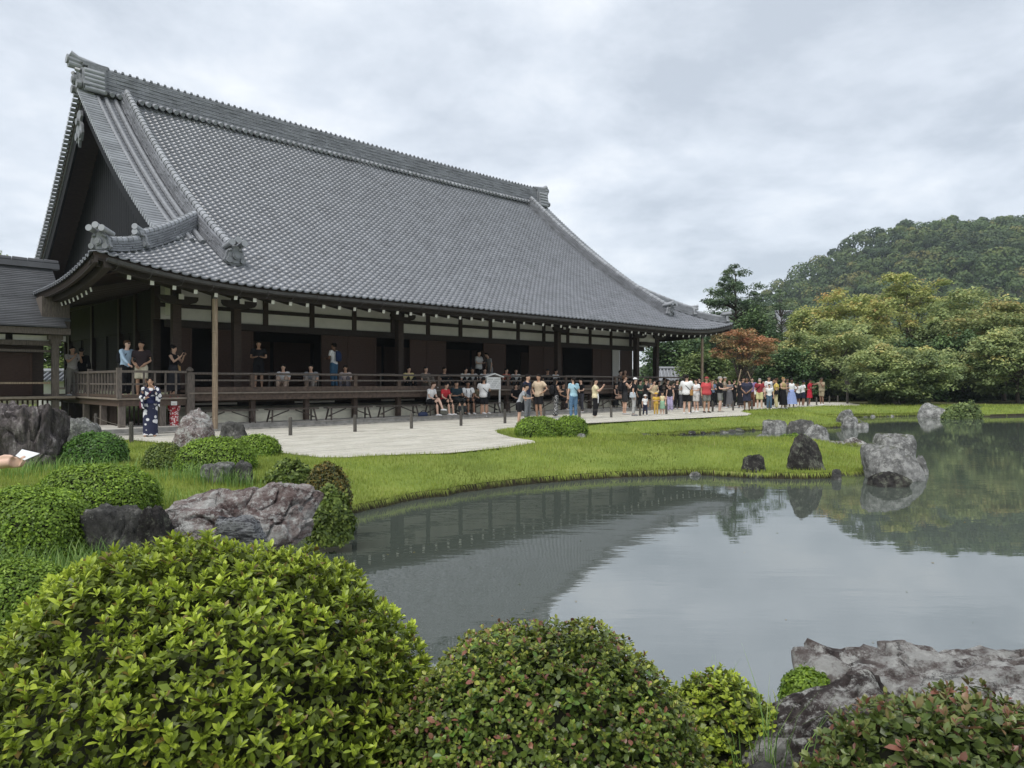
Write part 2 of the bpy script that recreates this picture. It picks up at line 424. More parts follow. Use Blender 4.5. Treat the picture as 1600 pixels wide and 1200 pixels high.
def water_mat():
    m, nt, b = new_mat('pond_water')
    g = nt.nodes.new('ShaderNodeNewGeometry')
    b.inputs['Base Color'].default_value = (.066, .079, .066, 1); b.inputs['Roughness'].default_value = .015
    b.inputs['IOR'].default_value = 4.4; b.inputs['Specular IOR Level'].default_value = .5
    mp = nt.nodes.new('ShaderNodeMapping'); nt.links.new(g.outputs['Position'], mp.inputs['Vector']); mp.inputs['Scale'].default_value = (.5, 2.2, 1)
    mp.inputs['Rotation'].default_value = (0, 0, R(-6))
    n = noise_n(nt, mp, 1.6, 2, .45, .3)
    mp2 = nt.nodes.new('ShaderNodeMapping'); nt.links.new(g.outputs['Position'], mp2.inputs['Vector']); mp2.inputs['Scale'].default_value = (1.0, 2.4, 1); mp2.inputs['Rotation'].default_value = (0, 0, R(25))
    n2 = noise_n(nt, mp2, 6.0, 2, .5)
    big = noise_n(nt, g, .16, 2, .5)          # calm and ruffled patches
    mr = nt.nodes.new('ShaderNodeMapRange'); mr.inputs['From Min'].default_value = .40; mr.inputs['From Max'].default_value = .62; mr.inputs['To Min'].default_value = .25; mr.inputs['To Max'].default_value = 1
    nt.links.new(big.outputs['Fac'], mr.inputs['Value'])
    mu = nt.nodes.new('ShaderNodeMath'); mu.operation = 'MULTIPLY'; nt.links.new(n.outputs['Fac'], mu.inputs[0]); nt.links.new(mr.outputs[0], mu.inputs[1])
    mu2 = nt.nodes.new('ShaderNodeMath'); mu2.operation = 'MULTIPLY'; nt.links.new(n2.outputs['Fac'], mu2.inputs[0]); nt.links.new(mr.outputs[0], mu2.inputs[1])
    b1 = bump(nt, b, mu.outputs[0], .22, .012)
    bump(nt, b, mu2.outputs[0], .16, .004, b1)
    return m
M['water'] = water_mat()

def rock_mat(name, stops, scale=3.0, lichen=.0, lcol=(.55, .56, .52), streak=(1, 1, 1), lscale=4.0, moss=0.0, veins=0.0):
    m, nt, b = new_mat(name)
    mp = coords(nt, 'Object', streak); n = noise_n(nt, mp, scale, 12, .74, .15)
    r = ramp(nt, stops); nt.links.new(n.outputs['Fac'], r.inputs[0]); src = r.outputs[0]
    mp2 = coords(nt, 'Object')
    def over(src, fac, col):
        mx = nt.nodes.new('ShaderNodeMix'); mx.data_type = 'RGBA'; nt.links.new(fac, mx.inputs[0]); nt.links.new(src, mx.inputs[6]); mx.inputs[7].default_value = (*col, 1); return mx.outputs[2]
    if lichen:
        for q, (sc2, add, cl) in enumerate(((lscale, 0.0, cmul(lcol, .8)), (lscale * 3.1, -.03, lcol))):
            vo = noise_n(nt, mp2, sc2, 13, .80, 0.0); lv = 1 - lichen - add; rr = ramp(nt, [(lv - .03, (0, 0, 0)), (lv + .05, (.85, .85, .85))])
            nt.links.new(vo.outputs['Fac'], rr.inputs[0]); src = over(src, rr.outputs[0], cl)
    if veins:
        vo = nt.nodes.new('ShaderNodeTexVoronoi'); vo.feature = 'DISTANCE_TO_EDGE'; vo.inputs['Scale'].default_value = veins
        nn = noise_n(nt, mp2, 5, 6, .7); ad_ = nt.nodes.new('ShaderNodeVectorMath'); ad_.operation = 'ADD'; nt.links.new(mp2.outputs[0], ad_.inputs[0])
        sc_ = nt.nodes.new('ShaderNodeVectorMath'); sc_.operation = 'SCALE'; sc_.inputs['Scale'].default_value = .35; nt.links.new(nn.outputs['Color'], sc_.inputs[0]); nt.links.new(sc_.outputs[0], ad_.inputs[1]); nt.links.new(ad_.outputs[0], vo.inputs['Vector'])
        rr = ramp(nt, [(0, (.8, .8, .8)), (.018, (0, 0, 0))]); nt.links.new(vo.outputs['Distance'], rr.inputs[0]); src = over(src, rr.outputs[0], (.02, .018, .017))
    if moss:
        g = nt.nodes.new('ShaderNodeNewGeometry'); sp = nt.nodes.new('ShaderNodeSeparateXYZ'); nt.links.new(g.outputs['Normal'], sp.inputs[0])
        nm = noise_n(nt, mp2, 4, 9, .75); ml = nt.nodes.new('ShaderNodeMath'); ml.operation = 'MULTIPLY'; nt.links.new(sp.outputs[2], ml.inputs[0]); nt.links.new(nm.outputs['Fac'], ml.inputs[1])
        rr = ramp(nt, [(.5 - moss * .3, (0, 0, 0)), (.56 - moss * .3, (.8, .8, .8))]); nt.links.new(ml.outputs[0], rr.inputs[0]); src = over(src, rr.outputs[0], (.06, .072, .022))
    nt.links.new(src, b.inputs['Base Color']); b.inputs['Roughness'].default_value = .88; b.inputs['Specular IOR Level'].default_value = .25
    n3 = noise_n(nt, mp2, 9, 12, .80, 0.0); b1 = bump(nt, b, n3.outputs['Fac'], 1.0, .09)
    bump(nt, b, n.outputs['Fac'], .8, .07, b1)
    return m
M['rock_grey'] = rock_mat('rock_grey', [(.36, (0.068, 0.068, 0.063)), (.5, (0.189, 0.189, 0.182)), (.64, (0.392, 0.392, 0.378))], 3, .46, (0.540, 0.540, 0.513), moss=.2)
M['rock_dark'] = rock_mat('rock_dark', [(.36, (0.035, 0.035, 0.034)), (.52, (0.097, 0.095, 0.089)), (.68, (0.243, 0.235, 0.219))], 4, .42, (0.389, 0.389, 0.356))
M['rock_streak'] = rock_mat('rock_streak', [(.36, (0.039, 0.034, 0.035)), (.48, (0.111, 0.094, 0.094)), (.58, (0.221, 0.195, 0.192)), (.68, (0.520, 0.494, 0.481))], 2.4, .38, (0.546, 0.520, 0.507), streak=(2.4, 2.4, .5), veins=2.0)
M['rock_pink'] = rock_mat('rock_pink', [(.34, (0.050, 0.037, 0.036)), (.45, (0.156, 0.109, 0.102)), (.54, (0.298, 0.248, 0.233)), (.66, (0.571, 0.546, 0.522))], 2.6, .478, (0.621, 0.621, 0.596), streak=(1.2, 1, 1.8), veins=1.3)
M['rock_white'] = rock_mat('rock_white', [(.36, (.045, .036, .035)), (.48, (.13, .105, .098)), (.62, (.30, .28, .265))], 3, .495, (.58, .58, .555), lscale=3.2, veins=1.8)
M['rock_ledge'] = rock_mat('rock_ledge', [(.36, (0.025, 0.020, 0.020)), (.50, (0.081, 0.065, 0.062)), (.64, (0.213, 0.188, 0.181))], 3.5, .475, (0.625, 0.625, 0.594), lscale=3.4, veins=2.4)
M['rock_stripe'] = rock_mat('rock_stripe', [(.40, (.02, .02, .024)), (.47, (.10, .10, .11)), (.52, (.36, .37, .38)), (.57, (.06, .06, .07)), (.66, (.34, .34, .35))], 2.2, 0, streak=(1.2, 2, 5))
M['rock_lichen'] = rock_mat('rock_lichen', [(.36, (.016, .015, .015)), (.52, (.048, .044, .042)), (.68, (.115, .105, .095))], 3, .45, (.27, .29, .22), moss=.12)

# foliage: stops are along the per-leaf value 0..1
M['azalea'] = leaf_mat('azalea_leaf', [(0, (0.049, 0.060, 0.013)), (.30, (0.093, 0.124, 0.018)), (.58, (0.176, 0.233, 0.028)), (.93, (0.338, 0.406, 0.050)), (.955, (0.147, 0.114, 0.030)), (1, (0.127, 0.070, 0.025))], .38, .28)
M['azalea_obj'] = leaf_mat('azalea_leaf_single', [(0, (0.127, 0.168, 0.020)), (.4, (0.225, 0.287, 0.032)), (.94, (0.353, 0.417, 0.052)), (1, (0.167, 0.108, 0.030))], .38, .28, obj=True)
M['camellia'] = leaf_mat('hedge_leaf', [(0, (0.036, 0.058, 0.013)), (.4, (0.082, 0.114, 0.022)), (.72, (0.156, 0.186, 0.032)), (.82, (0.264, 0.282, 0.050)), (.86, (0.156, 0.078, 0.045)), (1, (0.144, 0.066, 0.050))], .33, .22)
M['camellia_obj'] = leaf_mat('hedge_leaf_single', [(0, (0.052, 0.102, 0.016)), (.5, (0.098, 0.162, 0.024)), (.75, (0.184, 0.240, 0.040)), (.84, (0.172, 0.084, 0.045)), (1, (0.184, 0.072, 0.055))], .33, .22, obj=True)
M['redtip'] = leaf_mat('redtip_leaf', [(0, (.035, .055, .015)), (.4, (.080, .110, .026)), (.6, (.125, .150, .045)), (.82, (.14, .145, .045)), (.88, (.145, .085, .05)), (1, (.17, .07, .055))], .33, .22)
M['redtip_obj'] = leaf_mat('redtip_leaf_single', [(0, (.055, .085, .022)), (.55, (.12, .150, .04)), (.75, (.14, .10, .05)), (1, (.19, .075, .055))], .33, .22, obj=True)
M['box_bright'] = leaf_mat('clipped_bright', [(0, (0.055, 0.101, 0.012)), (.5, (0.118, 0.193, 0.019)), (1, (0.227, 0.330, 0.036))], .5, .25)
M['box_deep'] = leaf_mat('clipped_deep', [(0, (0.025, 0.062, 0.011)), (.5, (0.057, 0.131, 0.021)), (1, (0.120, 0.228, 0.034))], .45, .22)
M['box_olive'] = leaf_mat('clipped_olive', [(0, (0.037, 0.062, 0.013)), (.5, (0.081, 0.119, 0.020)), (1, (0.163, 0.206, 0.035))], .5, .22)
M['box_gold'] = leaf_mat('clipped_gold', [(0, (.025, .035, .012)), (.4, (.060, .070, .018)), (.75, (.14, .11, .022)), (1, (.22, .14, .03))], .5, .2)
M['juniper'] = leaf_mat('juniper', [(0, (.022, .042, .022)), (.6, (.055, .085, .045)), (1, (.09, .12, .065))], .6, .15)
M['grass'] = leaf_mat('grass_blade', [(0, (0.124, 0.167, 0.029)), (.45, (0.210, 0.259, 0.044)), (.8, (0.289, 0.328, 0.073)), (.93, (0.351, 0.356, 0.110)), (1, (0.340, 0.299, 0.143))], .55, .35, var=.34, nscale=.42)
M['tall_grass'] = leaf_mat('tall_grass', [(0, (.07, .14, .03)), (.5, (.13, .23, .05)), (1, (.23, .31, .09))], .5, .3)
M['maple_green'] = leaf_mat('maple_green', [(0, (0.099, 0.139, 0.067)), (.5, (0.209, 0.261, 0.104)), (.85, (0.347, 0.376, 0.149)), (1, (0.437, 0.367, 0.140))], .55, .35, nscale=.4)
M['maple_yellow'] = leaf_mat('maple_yellow', [(0, (0.103, 0.145, 0.050)), (.45, (0.239, 0.280, 0.090)), (.8, (0.374, 0.374, 0.125)), (1, (0.430, 0.288, 0.112))], .55, .35, nscale=.4)
M['maple_orange'] = leaf_mat('maple_orange', [(0, (0.099, 0.135, 0.054)), (.45, (0.197, 0.236, 0.083)), (.75, (0.277, 0.257, 0.093)), (1, (0.335, 0.222, 0.083))], .55, .35, nscale=.4)
M['maple_red'] = leaf_mat('maple_red', [(0, (0.123, 0.137, 0.054)), (.35, (0.237, 0.179, 0.078)), (.6, (0.314, 0.173, 0.084)), (1, (0.342, 0.137, 0.072))], .55, .3, nscale=.5)
M['tree_dark'] = leaf_mat('tree_dark', [(0, (0.024, 0.051, 0.021)), (.5, (0.054, 0.099, 0.036)), (1, (0.120, 0.179, 0.060))], .5, .2, nscale=.5)
M['tree_mid'] = leaf_mat('tree_mid', [(0, (0.051, 0.084, 0.029)), (.5, (0.111, 0.158, 0.049)), (1, (0.205, 0.251, 0.073))], .5, .25, nscale=.5)
M['pine'] = leaf_mat('pine_needles', [(0, (0.026, 0.054, 0.026)), (.5, (0.067, 0.108, 0.051)), (1, (0.128, 0.172, 0.083))], .55, .15, nscale=.6)
M['forest'] = leaf_mat('forest_leaf', [(0, (0.018, 0.039, 0.013)), (.4, (0.045, 0.079, 0.023)), (.8, (0.090, 0.127, 0.033)), (1, (0.147, 0.141, 0.040))], .6, .2, var=.3, nscale=.02)
M['bark'] = pmat('bark', (.075, .060, .048), .9, .4, 5, (4, 4, 1), .5, 30)
M['bark_pale'] = pmat('bark_pale', (.16, .145, .12), .9, .35, 5, (4, 4, 1), .4, 30)
# ------------------------------------------------------------------ ground, pond, gravel, terrace
WATER = -0.45
def GW(x, y): p = G(x, y, WATER); return (p.x, p.y)
shore_px = [(560, 801), (620, 786), (700, 773), (800, 759), (900, 750), (1000, 745), (1100, 742), (1150, 747), (1250, 749), (1345, 746),
            (1372, 735), (1362, 716), (1352, 702), (1290, 698), (1210, 698), (1130, 698.5), (1050, 697.5), (985, 694), (948, 690), (952, 687),
            (1000, 684), (1050, 681), (1110, 677), (1185, 672), (1240, 669.5), (1300, 668.5), (1338, 667), (1346, 662), (1318, 657), (1268, 653.5),
            (1282, 651.5), (1330, 652), (1400, 650.5), (1440, 649), (1485, 650), (1530, 651.5), (1580, 650), (1660, 648)]
pond = [GW(*p) for p in shore_px]
pond += [(40, 40), (44, 28), (40, 12), (28, 4), (14, 1.5), (7, 2.2), (4.6, 3.2), (3.2, 3.9), (2.0, 4.1), (1.0, 3.9), (0.0, 3.9), (-0.9, 4.2), (-1.7, 5.0), (-2.3, 6.4), (-2.75, 8.2), (-2.65, 9.7)]
pond = smooth_poly(pond, 2)
# even spacing with a small irregular wobble
def resample(poly, step):
    outp = []
    for i in range(len(poly)):
        a = np.array(poly[i]); b = np.array(poly[(i + 1) % len(poly)]); n = max(1, int(np.linalg.norm(b - a) / step))
        for k in range(n): outp.append(tuple(a + (b - a) * k / n))
    return outp
pond = resample(pond, .22)
pond = [(x + .13 * mnoise.noise(Vector((x * 2.1, y * 2.1, 3))) + .03 * mnoise.noise(Vector((x * 7, y * 7, 9))),
         y + .13 * mnoise.noise(Vector((x * 2.1, y * 2.1, 7))) + .03 * mnoise.noise(Vector((x * 7, y * 7, 4)))) for x, y in pond]
pond_np = np.array(pond)
pond_lo = pond_np[::2]
def sdist(x, y):
    d = poly_dist(x, y, pond_lo); ins = in_poly(x, y, pond_np)
    return np.where(ins, -d, d)
def sm(x): x = np.clip(x, 0, 1); return x * x * (3 - 2 * x)
def land_z(x, y, sd):
    up = -.33 * (1 - sm(sd / 2.4)) + .006 * np.sin(x * 1.7 + y) * np.sin(y * 1.3) * sm(sd)
    return np.where(sd > 0, up, np.where(sd > -.12, -.60, -.62 - np.minimum(.5, -sd * .3)))
pts = []
nx = np.roll(pond_np, -1, 0) - np.roll(pond_np, 1, 0); nrm = np.stack([nx[:, 1], -nx[:, 0]], 1); nrm /= np.linalg.norm(nrm, axis=1, keepdims=True)
test = pond_np + nrm * .05
if in_poly(test[:, 0], test[:, 1], pond_np).mean() > .5: nrm = -nrm
for off in (.05, -.05): pts.append(pond_np + nrm * off)
for off in (.3, .8, -.5): pts.append((pond_np + nrm * off)[::3])
def grid(x0, x1, y0, y1, st, jit=.3):
    gx, gy = np.meshgrid(np.arange(x0, x1, st), np.arange(y0, y1, st)); p = np.stack([gx.ravel(), gy.ravel()], 1)
    return p + rng.uniform(-jit, jit, p.shape) * st
g1 = grid(-22, 46, 0, 62, .9); g2 = grid(-140, 180, -40, 240, 9)
g2 = g2[~((g2[:, 0] > -22) & (g2[:, 0] < 46) & (g2[:, 1] > 0) & (g2[:, 1] < 62))]
gd = poly_dist(g1[:, 0], g1[:, 1], pond_lo); g1 = g1[gd > .35]
th = np.linspace(0, 2 * np.pi, 24, endpoint=False)
pts += [g1, g2, np.stack([3500 * np.cos(th), 3500 * np.sin(th)], 1), np.stack([700 * np.cos(th), 700 * np.sin(th)], 1)]
pts = np.concatenate(pts); sd = sdist(pts[:, 0], pts[:, 1])
keep = np.abs(sd) > .012; pts = pts[keep]; sd = sd[keep]
cd = delaunay_2d_cdt([Vector((float(a), float(b))) for a, b in pts], [], [], 0, 1e-5)
cv = np.array([(v.x, v.y) for v in cd[0]]); csd = sdist(cv[:, 0], cv[:, 1]); cz = land_z(cv[:, 0], cv[:, 1], csd)
pond_s = sum(np.roll(pond_np, k, 0) for k in range(-3, 4)) / 7.0
stray = in_poly(cv[:, 0], cv[:, 1], pond_s) & (poly_dist(cv[:, 0], cv[:, 1], pond_s) > .045) & (csd > 0); cz = np.where(stray, -.62, cz)
me = bpy.data.meshes.new('ground'); me.from_pydata([(float(x), float(y), float(z)) for (x, y), z in zip(cv, cz)], [], [tuple(f) for f in cd[2]])
me.materials.append(M['ground']); me.update()
if me.polygons[0].normal.z < 0: me.flip_normals()
tag(link('ground', me), kind='structure')

mb = MB(); mb.add([(-8, 0.5, WATER), (50, 0.5, WATER), (50, 50, WATER), (-8, 50, WATER)], [(0, 1, 2, 3)])
tag(mb.build('pond_water', M['water'], fix=False), kind='structure')

gravel_px = [(150, 686), (205, 688), (260, 694), (330, 699), (432, 707), (460, 711), (500, 715.5), (540, 715.5), (600, 712), (700, 709), (787, 700), (838, 692.5), (834, 689), (800, 684),
             (777, 677), (775, 673), (792, 670), (850, 667), (916, 662), (1000, 657.5), (1075, 654), (1168, 649.5), (1176, 647), (1158, 643.5), (1166, 641), (1225, 637.5), (1300, 634.3),
             (1345, 634), (1342, 632), (1325, 629.3), (1250, 628)]
gravel = [(G(*p).x, G(*p).y) for p in gravel_px]
gravel += [(W(36, 4).x, W(36, 4).y), (W(33, -.05).x, W(33, -.05).y), (W(-9, -.05).x, W(-9, -.05).y)]
gl = [ST(*p) for p in gravel]
def flat_sheet(name, poly, z, mat, parent=None, local=True):
    r = delaunay_2d_cdt([Vector(p) for p in poly], [], [list(range(len(poly)))], 1, 1e-5)
    me = bpy.data.meshes.new(name); me.from_pydata([(v.x, v.y, z) for v in r[0]], [], [tuple(f) for f in r[2]]); me.materials.append(mat); me.update()
    if me.polygons[0].normal.z < 0: me.flip_normals()
    o = link(name, me)
    if local: o.matrix_world = TM
    return o
tag(flat_sheet('gravel_court', gl, .012, M['gravel']), kind='structure')
mb = MB(); mb.bbox((-9, -.62, -.05), (33, .10, .035)); o = mb.build('drip_channel', M['gutter']); o.matrix_world = TM; tag(o, kind='structure')
mb = MB(); mb.bbox((-9, .10, -.05), (33, 3.2, .13)); o = mb.build('terrace', M['terrace']); o.matrix_world = TM; tag(o, kind='structure')
# kerb stones along the terrace edge, each a stone of its own
k0 = None; s = -9.0; i = 0
kr = random.Random(4)
terr = o
for i in range(30):
    L = kr.uniform(1.1, 1.7)
    if s + L > 33: break
    mb = MB(); mb.box((s + L / 2, .03, .075), (L - .012, .16 + kr.uniform(-.01, .01), .16 + kr.uniform(-.01, .012))); mb.build('kerb_stone', M['kerb'], terr); s += L
# outer edging stones of the channel
s = -9.0
for i in range(60):
    L = kr.uniform(.5, 1.0)
    if s + L > 33: break
    mb = MB(); mb.box((s + L / 2, -.66, .03), (L - .02, .10 + kr.uniform(-.02, .02), .07 + kr.uniform(-.01, .015)), rz=kr.uniform(-.02, .02)); mb.build('edging_stone', M['kerb'], terr); s += L
# ------------------------------------------------------------------ the temple hall (local frame: x along facade, y inward)
hall = empty('temple_hall', P0, ANG)
tag(hall, 'large dark wooden temple hall under a broad curved grey tile roof', 'temple')
SC = 14.05           # centre line
RT = 12.9            # ridge depth
EV = -0.5            # front eave
HL = 17.55           # half length at the eaves
VG = 14.65           # half length at the verge
KD = 13.0            # half length at the descending ridges
prof_t = np.array([-.5, 1.0, 2.2, 4.5, 7.0, 10.2, 12.9]); prof_z = np.array([4.50, 5.33, 6.02, 7.42, 9.22, 11.85, 14.2])
pc = np.polyfit(prof_t, prof_z, 3)
def gz(t): return float(np.polyval(pc, t))
def lift(ds, t):      # corner upturn
    k = max(0.0, (ds - 11.0) / 6.55); return .58 * k ** 2.6 * max(0.0, 1 - (t - EV) / 4.2) ** 1.3
def roofz(s, t):      # front (t < RT) or back slope
    tt = t if t <= RT else 2 * RT - t
    return gz(tt) + lift(abs(s - SC), tt)
def sidez(s, t):      # skirt roof at the gable ends: run measured from the side eave
    q = EV + (HL - abs(s - SC)); tt = t if t <= RT else 2 * RT - t
    return gz(q) + lift(max(11.0, 17.05 - (tt - EV)), q)
roof = None
# --- roof deck (thick, dark underside), one mesh
mb = MB()
def slab(grid, th, mi_top=0, mi_bot=1):
    n = len(grid); m = len(grid[0]); o = len(mb.v)
    for r in grid:
        for p in r: mb.v.append(tuple(p))
    for r in grid:
        for p in r: mb.v.append((p[0], p[1], p[2] - th))
    N = n * m
    def f(q, mi): mb.f.append(tuple(o + x for x in q)); mb.m.append(mi)
    for i in range(n - 1):
        for j in range(m - 1):
            f((i * m + j, i * m + j + 1, (i + 1) * m + j + 1, (i + 1) * m + j), mi_top)
            f((N + i * m + j, N + (i + 1) * m + j, N + (i + 1) * m + j + 1, N + i * m + j + 1), mi_bot)
    for i in range(n - 1):
        f((i * m, (i + 1) * m, N + (i + 1) * m, N + i * m), mi_bot); f((i * m + m - 1, N + i * m + m - 1, N + (i + 1) * m + m - 1, (i + 1) * m + m - 1), mi_bot)
    for j in range(m - 1):
        f((j, N + j, N + j + 1, j + 1), mi_bot); f(((n - 1) * m + j, (n - 1) * m + j + 1, N + (n - 1) * m + j + 1, N + (n - 1) * m + j), mi_bot)
hip_t = EV + (HL - VG)                      # where the hip passes under the verge
for back in (0, 1):
    ts = list(np.linspace(EV, hip_t, 9)) + list(np.linspace(hip_t, RT, 24))[1:]
    g = []
    for t in ts:
        hw = HL - (t - EV) if t < hip_t else VG
        row = []
        for k in np.linspace(-1, 1, 41):
            s = SC + k * hw; tt = 2 * RT - t if back else t
            row.append((s, tt, roofz(s, t)))
        g.append(row)
    slab(g, .16)
for sg in (-1, 1):
    g = []
    for d in np.linspace(0, 4.6, 12):
        row = []
        for k in np.linspace(-1, 1, 31):
            t0, t1 = EV + d, 2 * RT - EV - d
            t = (t0 + t1) / 2 + k * (t1 - t0) / 2; s = SC + sg * (HL - d); row.append((s, t, sidez(s, t) - .004))
        g.append(row)
    slab(g, .16)
roof = mb.build('roof', [M['ridge_tile'], M['dark_wood']], hall)

# --- pantiles
TW, TL = .28, .285
prx = [-.14, -.095, -.04, .015, .062, .092, .122, .155]; prz = [.018, .002, 0, .005, .032, .060, .064, .038]
tv = []
for x, z in zip(prx, prz): tv.append((x, -.03, z + .043))        # lower edge, raised over the tile below
for x, z in zip(prx, prz): tv.append((x, TL, z + .004))
for x, z in zip(prx, prz): tv.append((x, -.03, z - .004))
n = len(prx); tf = []
for k in range(n - 1): tf += [(k, k + 1, n + k + 1, n + k), (2 * n + k, 2 * n + k + 1, k + 1, k)]
rows = [EV - .06]
while rows[-1] < RT - .35:
    t = rows[-1]; dz = (gz(t + .1) - gz(t - .1)) / .2; rows.append(t + TL / math.sqrt(1 + dz * dz))
mats = []; rn = []
def tile_m(s, t, fz, flip=None):
    e = .05
    A = Vector((1, 0, (fz(s + e, t) - fz(s - e, t)) / (2 * e))).normalized(); T = Vector((0, 1, (fz(s, t + e) - fz(s, t - e)) / (2 * e)))
    Nn = A.cross(T).normalized(); T = Nn.cross(A).normalized()
    m = Matrix((A, T, Nn)).transposed().to_4x4(); m.translation = Vector((s, t, fz(s, t))); return m
tr = random.Random(8)
for t in rows:
    hw = (HL - (t - EV)) if t < hip_t + 1.55 else KD - .1
    s = SC - math.floor(hw / TW) * TW
    while s < SC + hw:
        mats.append(tile_m(s, t, roofz)); rn.append(min(1, max(0, tr.gauss(.5, .16) - (.3 if tr.random() < .03 else 0)))); s += TW
# verge strips outside the descending ridges: pan tiles between the long round rows
for sg in (-1, 1):
    for t in rows:
        if t < hip_t + .1: continue
        for q in (VG - 1.42, VG - 1.02, VG - .62):
            mats.append(tile_m(SC + sg * q, t, roofz) @ Matrix.Diagonal((1, 1, .35, 1))); rn.append(0.0)
camL = TM.inverted() @ Vector((0, 0, EYE))
dist = np.array([(m.translation - camL).length for m in mats])
order = np.argsort(dist); near = set(order[:300].tolist())
tme = scatter_mesh('roof_tile', tv, tf, [list(map(list, Matrix.Identity(4)))], None, M['tile_obj'])
for i in order[:300]: link('roof_tile', tme, roof, mats[i])
rest = [i for i in range(len(mats)) if i not in near]
# side skirts and the back slope: the same tiles (out of view or edge-on)
bm_ = []
for sg in (-1, 1):
    q = EV - .06
    while q < EV + 4.4:
        t = EV + (q - EV)
        d = q - EV; s = SC + sg * (HL - d); tt = EV + d + .15
        while tt < 2 * RT - EV - d:
            e = .05
            A = Vector((0, -sg, -sg * (sidez(s, tt + e) - sidez(s, tt - e)) / (2 * e))).normalized(); T = Vector((-sg, 0, -sg * (sidez(s + e, tt) - sidez(s - e, tt)) / (2 * e)))
            A = -A if A.cross(T).z < 0 else A
            Nn = A.cross(T).normalized(); T = Nn.cross(A).normalized(); m = Matrix((A, T, Nn)).transposed().to_4x4(); m.translation = Vector((s, tt, sidez(s, tt))); bm_.append(m); tt += TW
        q += .25
for t in rows[::1]:
    hw = (HL - (t - EV)) if t < hip_t else VG
    s = SC - math.floor(hw / .6) * .6
    while s < SC + hw:
        m = tile_m(s, t, roofz); rr = Matrix.Rotation(math.pi, 4, 'Z'); m2 = Matrix.Translation((2 * SC, 2 * RT, 0)) @ rr @ m
        m3 = m2 @ Matrix.Diagonal((2, 1, 1, 1)); bm_.append(m3); s += .6
allm = np.array([list(map(list, mats[i])) for i in rest] + [list(map(list, m)) for m in bm_])
tag(link('roof_tiles', scatter_mesh('roof_tiles', tv, tf, allm, [rn[i] for i in rest] + [tr.random() for _ in bm_], M['tile']), roof), kind='stuff')

# --- ridges built of flat tile courses with round caps
def rnd_attr(me, per, seed=1):
    r = np.random.default_rng(seed); nv = len(me.vertices); a = me.attributes.new('rnd', 'FLOAT', 'POINT')
    a.data.foreach_set('value', np.repeat(r.random(nv // per + 1), per)[:nv])
def course_ridge(name, pts, A, w, h, n, parent, seed, tl=.34, z0=0.0):
    """n courses of flat tiles stacked along the path pts (list of Vectors), width w, height h"""
    r = random.Random(seed); b = MB(); L = [0.0]
    for i in range(1, len(pts)): L.append(L[-1] + (pts[i] - pts[i - 1]).length)
    def at(d):
        d = min(max(d, 0), L[-1] - 1e-6)
        for i in range(1, len(L)):
            if d <= L[i]:
                k = (d - L[i - 1]) / (L[i] - L[i - 1]); return pts[i - 1].lerp(pts[i], k)
        return pts[-1]
    ch = h / n
    for c in range(n):
        ww = w * (1 - .28 * c / n) * (1.0 if c % 2 == 0 else .95); d = -tl * (c % 2) / 2
        while d < L[-1]:
            p, q = at(max(d + .004, 0)), at(min(d + tl - .004, L[-1])); d += tl
            if (q - p).length < .03: continue
            a, up = (A, None) if A is not None else (None, None)
            dd = (q - p).normalized(); a = A if A is not None else frame(dd)[0]; up = a.cross(dd).normalized(); up = up if up.z > 0 else -up
            jit = r.uniform(-.012, .012); zz = z0 + ch * (c + .5)
            hw2 = ww / 2 + jit
            vs = [cc + a * (i * hw2) + up * (zz + j * ch * .41) for cc in (p, q) for i, j in ((-1, -1), (1, -1), (1, 1), (-1, 1))]
            b.add(vs, [(0, 1, 2, 3), (7, 6, 5, 4), (4, 5, 1, 0), (5, 6, 2, 1), (6, 7, 3, 2), (7, 4, 0, 3)])
    me = b.mesh(name, M['ridge_tile']); rnd_attr(me, 8, seed); o = link(name, me, parent)
    return o, at, L[-1]
capm = MB()
capm.tube([(0, -.165, 0), (0, -.15, 0), (0, .15, 0)], [.105, .115, .098], 10); capm.tube([(0, -.168, 0), (0, -.13, 0)], [.124, .124], 10)
cap_me = capm.mesh('cap_tile', M['cap_tile'], smooth=False)
def caps(parent, at, L, up_off, step=.30, A=None, scale=1.0, name='cap_tile'):
    d = step / 2
    while d < L:
        p, q = at(d - .05), at(d + .05); dd = (p - q).normalized(); a = A if A is not None else frame(dd)[0]; up = a.cross(dd).normalized(); up = up if up.z > 0 else -up
        a2 = dd.cross(up); m = Matrix((-a2, dd, up)).transposed()
        if m.determinant() < 0: m = Matrix((a2, dd, up)).transposed()
        m = m.to_4x4() @ Matrix.Scale(scale, 4); m.translation = at(d) + up * up_off
        link(name, cap_me, parent, m); d += step

AX = Vector((1, 0, 0))
# main ridge
rp_ = [Vector((SC - VG + .25 + k * (2 * VG - .5) / 30, RT, 14.12 + .16 * abs(k / 15 - 1) ** 2.5)) for k in range(31)]
rid, rat, rL = course_ridge('main_ridge', rp_, Vector((0, 1, 0)), .80, 1.02, 12, hall, 3)
caps(rid, rat, rL, 1.05, .30, Vector((0, 1, 0)), 1.1)
# round tile ends and a drip course at the foot of the main ridge
re_me = {}
for sg in (-1, 1): re_me[sg] = MB().tube([(0, sg * .30, .02), (0, sg * .62, -.14)], .10, 10).mesh('round_end_tile', M['cap_tile'])
d = .2
while d < rL - .1:
    p = rat(d)
    for sg in (-1, 1): link('round_end_tile', re_me[sg], rid, Matrix.Translation(p))
    d += .30
# small waves on the crest
b = MB(); d = .15
while d < rL:
    p = rat(d); b.box(p + Vector((0, -.12, 1.16)), (.13, .08, .09), taper=.6); b.box(p + Vector((.1, .12, 1.16)), (.13, .08, .09), taper=.6); d += .3
tag(link('crest_tiles', b.mesh('crest_tiles', M['ridge_tile']), rid), kind='stuff')
